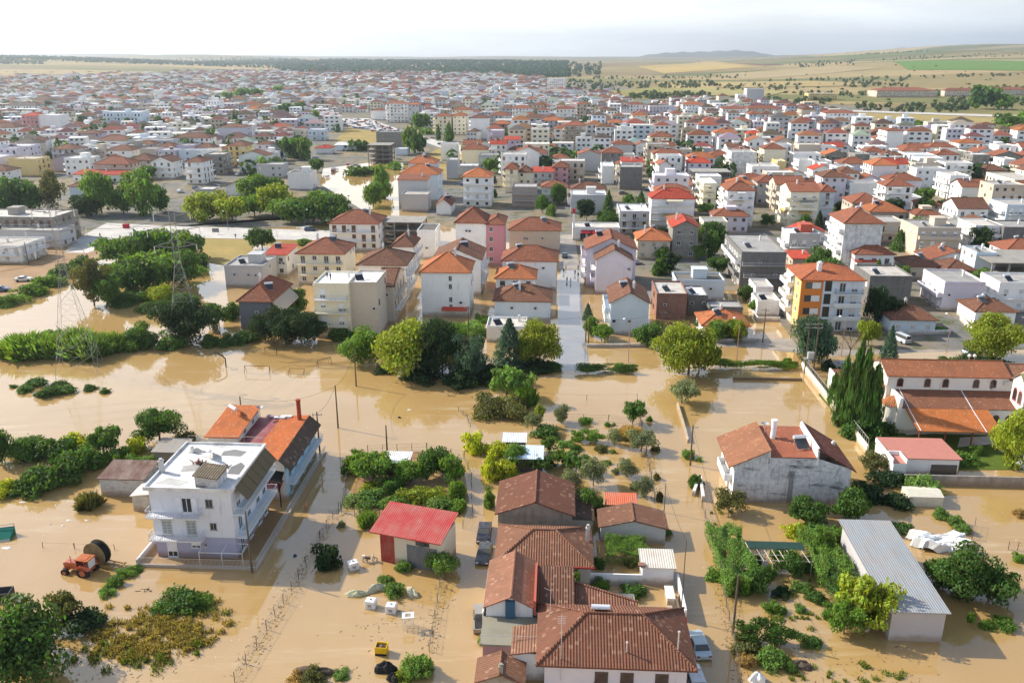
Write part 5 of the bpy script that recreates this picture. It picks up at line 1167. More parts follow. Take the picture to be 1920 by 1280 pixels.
# --- the orange and blue apartment block
u, v = uv(1504, 524, 12); Wo = wide(1504, 524, 12, 1545); Wt = wide(1504, 524, 12, 1621)
t = thing('apartment_block', 'modern apartment block, left half orange and right half pale blue with balconies', 'apartment block', u, v)
m = MB(); m.box(0, 0, -.5, Wo, 13, 12, skip='t'); m.obj('wall', 'wall', (.62, .20, .035), t); m = MB(); m.box(Wo + .01, .25, -.5, Wt, 13, 12, skip='t'); m.obj('wall', 'wall', (.60, .66, .72), t)
m = MB(); m.box(-.06, .2, -.5, -.005, 5.5, 12); m.obj('side_panel', 'wall', (.75, .52, .20), t); m = MB(); m.box(-.05, 5.51, -.5, -.005, 13, 12); m.obj('side_panel', 'wall', (.80, .76, .68), t)
roof_mb('hip', Wt, 13, 12.1, 2.4, .45).obj('roof', 'tile', (.44, .12, .045), t)
for k in range(4):
    z = k * 3.0
    m = MB(); m.box(.9, -.03, z + .9, Wo - .4, .0, z + 2.4); m.obj('loggia_opening', 'glass', parent=t)
    m = MB(); m.box(Wo * .5, -.05, z + .95, Wo - .5, -.031, z + 2.35); m.obj('shutter', 'frame', (.7, .68, .66), t)
    m = MB(); m.box(Wo + .5, .2, z + .3, Wo + 2.0, .24, z + 2.7); m.obj('stair_glazing', 'glass', parent=t)
    if k: balcony(t, (Wo + 2.6 + Wt) / 2, .25, z, Wt - Wo - 2.8, 1.4, 0, k != 3, (.62, .64, .66), (.2, .25, .28))
    window(t, Wo + 4.4, .25, z + .1, 1.4, 2.2, 0, 0, (.6, .6, .62), 'balcony_door'); window(t, Wt - 1.8, .25, z + .1, 1.4, 2.2, 0, 2, (.6, .6, .62), 'balcony_door')
    if k: balcony(t, -.06, 9.0, z, 7, 1.6, 3, True, (.80, .78, .74)); awning(t, -.06, 7.5, z + 2.8, 4, 1.5, .8, 3, (.8, .76, .66)); window(t, -.06, 8, z + .1, 1.3, 2.1, 3, 0, name='balcony_door')
    window(t, -.06, 2.5, z + .9, 1.2, 1.2, 3)
chimney(t, Wo * .95, 3.5, 13, 2.4, .9, (.8, .8, .8))
BLD.append(dict(o=t, desc='', px=1560, py=560, d=v, label=t['label'])); FOOT.append((u - 2, v, u + Wt, v + 13))
# shop sign pole and awnings at the end of the central street
t = ROW[('1074', '1162')]; Ws = wide(1074, 428, 4.2, 1162)
for a, b, c in ((.18, .42, (.26, .02, .03)), (.36, .66, (.36, .03, .03)), (.68, .95, (.24, .02, .04))): awning(t, Ws * (a + b) / 2, -.02, 3.6, Ws * (b - a), 1.8, .7, 0, c)
for k in range(5): window(t, Ws * (.22 + .16 * k), 0, .2, 1.9, 2.3, 0, 0, (.3, .3, .3), 'shop_window')
u, v = uv(1075, 447); t = thing('sign_pole', 'tall white totem pole with a red top at the end of the central street', 'sign pole', u, v)
MB().box(-.35, -.2, 0, .35, .2, 8.6).obj('pole', 'plain', (.78, .78, .78), t); MB().box(-.5, -.3, 8.6, .5, .3, 10.2).obj('sign_head', 'plain', (.5, .03, .03), t)
# ------------------------------------------------------------------ the rest of the town: blocks between and behind the ones above
def inpoly(x, y, P):
    c = False; j = len(P) - 1
    for i in range(len(P)):
        if (P[i][1] > y) != (P[j][1] > y) and x < (P[j][0] - P[i][0]) * (y - P[i][1]) / (P[j][1] - P[i][1]) + P[i][0]: c = not c
        j = i
    return c
TOWN = [(-60, 430), (-60, 133), (150, 134), (400, 134), (560, 136), (800, 138), (905, 140), (1010, 148), (1060, 178), (1150, 184), (1180, 205), (1290, 192), (1450, 200), (1560, 214), (1640, 250), (1780, 268), (1990, 275), (1990, 610), (1830, 585), (1640, 570), (1480, 555), (1400, 560), (1380, 520), (1330, 520), (1240, 545), (1190, 510), (1110, 440), (860, 360), (640, 360), (330, 365), (150, 380)]
OPEN = [[(600, 330), (605, 290), (700, 270), (760, 300), (830, 300), (905, 330), (870, 420), (740, 420), (600, 370)],
        [(640, 262), (622, 212), (700, 214), (770, 235), (905, 270), (915, 300), (820, 300), (690, 290), (645, 285)],
        [(1045, 520), (1050, 380), (1040, 330), (1066, 330), (1075, 380), (1100, 520)],
        [(560, 300), (570, 250), (640, 250), (640, 330), (600, 340), (520, 325)],
        [(-60, 400), (-60, 345), (120, 345), (330, 350), (340, 372), (430, 365), (640, 330), (640, 430)],
        [(1070, 350), (1080, 300), (1140, 320), (1210, 345), (1215, 385), (1140, 385)],
        [(1320, 440), (1330, 380), (1350, 380), (1352, 440)]]
def hits(u, v, W, D, g):
    return any(u < b[2] + g and u + W > b[0] - g and v < b[3] + g and v + D > b[1] - g for b in FOOT)
fill = []
v = 178.0; rowi = 0
while v < 2900:
    step = 15.5 if v < 420 else 17 if v < 800 else 20 if v < 1500 else 34
    u = -(v * .68 + 80) + R.uniform(0, 8); grow = 1 if v < 1500 else 1.5
    while u < min(760, v * .62 + 60):
        W = R.uniform(8, 15) * grow; D = R.uniform(8.5, 12) * grow
        if not (-13 < (u - 2) % 62 - 58 < 4 and False):
            uu, vv = u + R.uniform(-1, 1), v + R.uniform(-2, 2)
            x, y = g2w(uu + W / 2, vv); p = proj(x, y, 0)
            if -60 < p[0] < 1990 and inpoly(p[0], p[1], TOWN) and not any(inpoly(p[0], p[1], q) for q in OPEN):
                if not hits(uu, vv, W, D, 1.0 if vv > 260 else 1.6) and not (vv < 420 and p[0] < 1100) and R.random() < (.97 if p[1] < 230 else .9): fill.append((uu, vv, W, D, p))
        u += W + R.choice((1.2, 2.5, 3.5, 7))
    v += step + (5 if rowi % 2 else 0); rowi += 1
LEFT = lambda p: p[0] < 700 and p[1] > 0
n_ind = 0; rest = []; lim = 300 - len([1 for b in BLD if b['o']['category'] == 'house']) - 30
fill.sort(key=lambda q: q[1])
for (u, v, W, D, p) in fill:
    lowland = p[1] > 300
    left = p[0] < 690
    h = R.choice((3.4, 6.2, 6.4, 6.6) if v < 330 else (6.4, 9, 9.3, 9.6, 12)) if lowland else R.choice((3.6, 6.3, 6.5, 8.6) if left else (6.6, 9, 9.3, 12, 12.3, 14.8, 15.2))
    wc = R.choice('wwwwcweekm' if not left else 'wwwgkembl')
    roof = R.choice(('hip', 'hip', 'hip', 'gy', 'gx', 'flat', 'flat', 'flat') if not left else ('hip', 'hip', 'gy', 'flat', 'flat', 'flat')); rc = R.choice('ottbbtrt' if not left else 'bbtbk') if roof != 'flat' else R.choice('nggww')
    opt = R.choice(('w', 'wb', 'nl', 'bwl', 'n', 'bwl', 'bwla', 'wlp', 'ws') if roof == 'flat' or not left else ('w', 'wb', 'nl', 'bw', 'n'))
    if n_ind < lim:
        n_ind += h < 10.5
        build(u, v, W, D, h, roof, rc, wc, opt, near=False)
    else: rest.append((u, v, W, D, h, roof, rc, wc))
# the far town, thousands of small houses that read as one mass
groups = {}
TN = MB(); cols = []
palw = [WC[k][1] for k in 'wwwwgcembw']; palr = [(.17, .085, .06), (.22, .09, .055), (.12, .075, .06), (.27, .11, .06), (.17, .12, .10), (.30, .28, .26)]; palf = [RC[k][1] for k in 'wgnwn']
def far_mat():
    b = NB("far_town_masonry"); a = b.n('VertexColor', layer_name='tint'); b.fin(a.outputs[0], .9, .2); return b.m
MATS['far_town'] = far_mat()
for (u, v, W, D, h, roof, rc, wc) in rest:
    if v > 700: h = R.choice((3.6, 5, 6.3, 6.5, 9, 9.5, 12) if u > -200 else (3.6, 5, 6.3, 6.5, 9)); roof = R.choice(('hip', 'flat')) if u < -100 else roof
    x0, y0 = u, v; wcx = R.choice(palw); k = R.uniform(.75, 1.0); wcx = tuple(c * k for c in wcx)
    n0 = len(TN.v)
    if roof == 'flat':
        TN.box(u, v, -.5, u + W, v + D, h, skip='b'); nf = 5
        cols += [R.choice(palf)] + [wcx] * 4
        if R.random() < .5: TN.box(u + W * .3, v + D * .4, h + .01, u + W * .6, v + D * .7, h + 2.2, skip='b'); cols += [wcx] * 5
    else:
        TN.box(u, v, -.5, u + W, v + D, h, skip='bt'); cols += [wcx] * 4
        rcx = tuple(c * R.uniform(.7, 1.1) for c in R.choice(palr)); r = roof_mb('hip', W, D, h, min(W, D) * .26, .4)
        for f in r.f[:4]:
            TN.quad(*[(r.v[i][0] + u, r.v[i][1] + v, r.v[i][2]) for i in f]); cols.append(rcx)
    # rows of dark openings on the wall that faces the fields' side
    if v < 1000:
        fl = max(1, round(h / 3))
        for kf in range(fl):
            for i in range(3):
                a = u + W * (.12 + .3 * i); z = kf * h / fl
                TN.quad((a, v - .04, z + .9), (a + W * .15, v - .04, z + .9), (a + W * .15, v - .04, z + 2.1), (a, v - .04, z + 2.1)); cols.append((.06, .06, .065))
    an = (.42 * math.sin(u / 170 + 1) * math.cos(v / 210) if u < -60 else .12 * math.sin(u / 130) * math.cos(v / 160)); ca_, sa_ = math.cos(an), math.sin(an); cu, cv = u + W / 2, v + D / 2
    TN.v[n0:] = [(cu + (a - cu) * ca_ - (b - cv) * sa_, cv + (a - cu) * sa_ + (b - cv) * ca_, c) for a, b, c in TN.v[n0:]]
me = TN.mesh('distant_houses', ['far_town'], uvs=False)
ca = me.color_attributes.new('tint', 'FLOAT_COLOR', 'CORNER'); arr = []
for p_, c in zip(me.polygons, cols): arr += [c[0], c[1], c[2], 1.0] * len(p_.vertices)
ca.data.foreach_set('color', arr)
o = mk('distant_houses', me, yaw=YAW); tag(o, 'mass of small pale and red-roofed houses filling the far town', 'houses'); o['kind'] = 'stuff'
print('FILL', len(fill), n_ind, len(rest))
# ------------------------------------------------------------------ vegetation: leaf-sized faces spread through each crown
def leaves(name, pos, nrm, size, rs, asp=.62):
    n = len(pos); nrm = nrm / np.maximum(1e-6, np.linalg.norm(nrm, axis=1, keepdims=True))
    a = rs.normal(size=(n, 3)); t = np.cross(nrm, a); t /= np.maximum(1e-6, np.linalg.norm(t, axis=1, keepdims=True)); b = np.cross(nrm, t)
    s = (size * rs.uniform(.6, 1.35, n))[:, None]
    v = np.stack([pos - t * s, pos - b * s * asp, pos + t * s, pos + b * s * asp], 1).reshape(-1, 3)
    return quadmesh(name, v)
def quadmesh(name, v, mat='leaf'):
    n = len(v) // 4; me = bpy.data.meshes.new(name); me.vertices.add(len(v)); me.vertices.foreach_set('co', v.astype(np.float32).ravel())
    me.loops.add(n * 4); me.loops.foreach_set('vertex_index', np.arange(n * 4)); me.polygons.add(n); me.polygons.foreach_set('loop_start', np.arange(n) * 4)
    me.materials.append(M(mat)); me.update(calc_edges=True); me.validate(); return me
def crown(kind, n, leaf, seed):
    rs = np.random.RandomState(seed)
    if kind == 'cone':
        t = rs.uniform(0, 1, n) ** 1.35; k = np.floor(t * 13) / 13 + rs.uniform(0, .045, n); an = rs.uniform(0, 2 * np.pi, n); an = an + .25 * np.sin(an * 7 + k * 40)
        rr = (1 - k) ** .8 * (.55 + .45 * np.abs(np.sin(an * 4.5 + k * 31))) * rs.uniform(.25, 1, n) ** .6
        pos = np.stack([rr * np.cos(an), rr * np.sin(an), k - .10 * rr + .02], 1); nr = np.stack([np.cos(an) * .4, np.sin(an) * .4, np.ones(n)], 1) + rs.normal(0, .45, (n, 3))
        return leaves('crown', pos, nr, leaf, rs, .4)
    if kind == 'cypress':
        t = rs.uniform(0, 1, n); an = rs.uniform(0, 2 * np.pi, n); pr = np.clip(np.minimum((t + .03) * 5, 1) * (1 - t) ** .55 * 1.15, .04, 1)
        rr = pr * rs.uniform(.4, 1.1, n) * (1 + .24 * np.sin(an * 3 + t * 17) + .16 * np.sin(an * 5 - t * 31)) + .35 * rs.uniform(0, 1, n) ** 10; pos = np.stack([rr * np.cos(an), rr * np.sin(an), t], 1)
        nr = np.stack([np.cos(an), np.sin(an), .2 + 0 * an], 1) + rs.normal(0, .5, (n, 3)); return leaves('crown', pos, nr, leaf, rs, .45)
    if kind in ('reed', 'grass'):
        an = rs.uniform(0, 2 * np.pi, n); rr = np.sqrt(rs.uniform(0, 1, n)) * (1 + .25 * np.sin(an * 5)); x, y = rr * np.cos(an), rr * np.sin(an)
        hh = rs.uniform(.45, 1, n) * (1 - .35 * rr ** 2); lx, ly = rs.normal(0, .16, n) + .14 * x, rs.normal(0, .16, n) + .14 * y; w = leaf * rs.uniform(.5, 1.2, n); a2 = rs.uniform(0, np.pi, n); wx, wy = w * np.cos(a2), w * np.sin(a2)
        z0 = np.zeros(n); v = np.stack([np.stack([x - wx * .5, y - wy * .5, z0], 1), np.stack([x + wx * .5, y + wy * .5, z0], 1), np.stack([x + lx * .6 + wx * .5, y + ly * .6 + wy * .5, hh * .7], 1), np.stack([x + lx * 1.5, y + ly * 1.5, hh], 1)], 1).reshape(-1, 3)
        return quadmesh('blades', v)
    if kind == 'vine':
        x, y = rs.uniform(-1, 1, n), rs.uniform(-1, 1, n); edge = rs.uniform(0, 1, n) < .22; side = rs.randint(0, 4, n)
        x = np.where(edge & (side == 0), -1, np.where(edge & (side == 1), 1, x)) + rs.normal(0, .03, n); y = np.where(edge & (side == 2), -1, np.where(edge & (side == 3), 1, y)) + rs.normal(0, .03, n)
        z = np.where(edge, rs.uniform(.2, 1, n), .86 + .11 * np.sin(x * 6 + 1) * np.cos(y * 5) + rs.uniform(-.10, .08, n)); x, y = x * (1 + .10 * np.sin(y * 4 + seed)) + .07 * np.sin(3.1 * y + seed), y * (1 + .10 * np.sin(x * 5)) + .05 * np.sin(2.7 * x); z = z * (1 + .10 * np.sin(x * 3 + y * 4)); pos = np.stack([x, y, z], 1)
        keep = (np.sin(x * 4.1 + seed) * np.cos(y * 5.3 + seed) > -.78) | edge; pos = pos[keep]; nr = rs.normal(0, .5, pos.shape) + np.array([0, 0, 1.]); return leaves('foliage', pos, nr, leaf, rs, .8)
    nl = {'round': 34, 'loose': 34, 'bush': 26, 'olive': 28, 'hedge': 30}[kind]; L = []
    for i in range(nl):
        d = rs.normal(size=3); d /= np.linalg.norm(d); rad_ = rs.uniform(.2, .82); c = d * rad_
        if kind == 'bush': c[2] = -1 + abs(c[2]) * 1.35 + .12; c[:2] *= 1.1
        if kind == 'hedge': c = np.array([rs.uniform(-.92, .92), rs.uniform(-.75, .75), rs.uniform(-.7, .62)])
        r = rs.uniform(.17, .38) if kind in ('round', 'bush') else rs.uniform(.12, .30) if kind == 'loose' else rs.uniform(.16, .34); L.append((*c, r))
    L = np.array(L); pk = rs.choice(nl, n, p=L[:, 3] ** 2 / (L[:, 3] ** 2).sum()); d = rs.normal(size=(n, 3)); d[:, 2] += .25; d /= np.linalg.norm(d, axis=1, keepdims=True)
    sc = L[pk, 3] * (1.08 - .55 * rs.uniform(0, 1, n) ** 2.2 + .5 * rs.uniform(0, 1, n) ** 9); pos = L[pk, :3] + d * sc[:, None]
    if kind == 'hedge': pos = np.clip(pos, -1, 1) + rs.normal(0, .03, pos.shape)
    pos = pos * np.array([1, 1, .5]) + np.array([0, 0, .5]); pos[:, 2] = np.maximum(pos[:, 2], .0)
    nr = d * .8 + rs.normal(0, .55, (n, 3)) + np.array([0, 0, .25]); return leaves('crown' if kind != 'bush' else 'foliage', pos, nr, leaf, rs)
KINDS = {'round': (4200, .060), 'loose': (3200, .056), 'bush': (2600, .066), 'olive': (4200, .042), 'hedge': (3600, .055), 'cone': (4200, .065), 'cypress': (3000, .11), 'reed': (1500, .05), 'grass': (1200, .045), 'vine': (7500, .046)}
def crown_me(kind, small=0):
    k = R.randrange(4); n, lf = KINDS[kind]
    if small == 1: n, lf = n // 7, lf * 2.3
    if small == -1: n, lf = int(n * 2.6), lf * .6
    return shared(('crown', kind, k, small), lambda: crown(kind, n, lf, 11 + k * 7 + len(kind)))
def trunk_me(k):
    def f():
        rr = random.Random(k); m = MB(); m.tube((0, 0, -.08), (.02, .01, .5), .035, .024, 7); p = (.02, .01, .5)
        for i in range(6):
            a = i * 1.05 + rr.uniform(-.3, .3); q = (math.cos(a) * rr.uniform(.16, .3), math.sin(a) * rr.uniform(.16, .3), rr.uniform(.68, .92)); m.tube((.015, .005, rr.uniform(.3, .5)), q, .016, .006, 5)
            for s in range(2): m.tube(q, (q[0] * 1.5 + rr.uniform(-.08, .08), q[1] * 1.5 + rr.uniform(-.08, .08), q[2] + rr.uniform(.02, .1)), .006, .002, 4)
        m.tube(p, (.03, 0, .93), .02, .005, 5); return m.mesh('trunk', ['bark'], uvs=False)
    return shared(('trunk', k), f)
LC = {'D': (.052, .10, .020), 'G': (.09, .155, .024), 'Y': (.165, .20, .020), 'B': (.27, .30, .025), 'O': (.125, .15, .085), 'C': (.050, .095, .06), 'K': (.022, .045, .016), 'R': (.24, .16, .06), 'L': (.105, .175, .04), 'W': (.085, .09, .03)}
def solve_h(x, y, py):
    lo, hi = .05, 60.
    for _ in range(36):
        m_ = (lo + hi) / 2
        if proj(x, y, m_)[1] > py: lo = m_
        else: hi = m_
    return lo
def plant(kind, px, py, wpx, hpx, col, label, group=None, z0=0., asp=1.0):
    x, y = at(px, py, z0); zc = proj(x, y, z0)[2]; r = wpx / 2 * zc / F * (1.16 if kind in ('round', 'bush', 'loose', 'olive') else 1.); y2 = y + (r * .45 if kind in ('bush', 'round', 'loose', 'olive') else r * .3 if kind != 'hedge' else 0); x *= y2 / y; y = y2; h = max(.25, solve_h(x, y, py - hpx * 1.04) - z0, r * {'bush': .8, 'round': 1.35, 'loose': 1.4, 'olive': 1.35}.get(kind, 0)); c = LC[col]; j = R.uniform(.85, 1.18); c = tuple(v * j for v in c)
    u, v = w2g(x, y); rot = R.uniform(0, 6.28); small = 1 if (zc > 420 or r < .8) else -1 if r > 4.2 and zc < 220 else 0
    bushy = kind in ('bush', 'reed', 'grass', 'hedge', 'vine')
    nm, cat = {'bush': ('bush', 'bush'), 'reed': ('reed_clump', 'reeds'), 'grass': ('grass_tuft', 'grass tuft'), 'hedge': ('hedge', 'hedge'), 'vine': ('vine_arbor', 'vine arbor'), 'cone': ('conifer', 'tree'), 'cypress': ('cypress', 'tree'), 'olive': ('olive_tree', 'tree')}.get(kind, ('tree', 'tree'))
    if bushy:
        o = mk(nm, crown_me(kind, small), c, None, None, 0, (r, r * (asp if kind != 'hedge' else min(1., 1.3 / r)), h * (1.08 if kind != 'vine' else 1.0)))
        place(o, u, v, z0 - .06, 0 if kind in ('hedge', 'vine') else rot); return tag(o, label, cat, group)
    t = thing(nm, label, cat, u, v, z0, rot, group); cb = {'cypress': .0, 'cone': .03, 'olive': .02, 'loose': .08}.get(kind, .04) * h
    mk('crown', crown_me(kind, small), c, t, (0, 0, cb), 0, (r, r, h - cb))
    if zc < 700: mk('trunk', trunk_me(R.randrange(3)), (.3, .25, .2), t, None, 0, (max(r, h * .3) * 1.1, max(r, h * .3) * 1.1, h * .93))
    return t
ORD = ['', '', 'second', 'third', 'fourth', 'fifth', 'sixth', 'seventh', 'eighth', 'ninth', 'tenth', 'eleventh', 'twelfth']
def ordinal(i, n):
    if n == 1: return None
    if i == 0: return 'leftmost'
    if i == n - 1: return 'rightmost'
    return f'{ORD[i + 1]} from left' if i < n / 2 else f'{ORD[n - i]} from right'
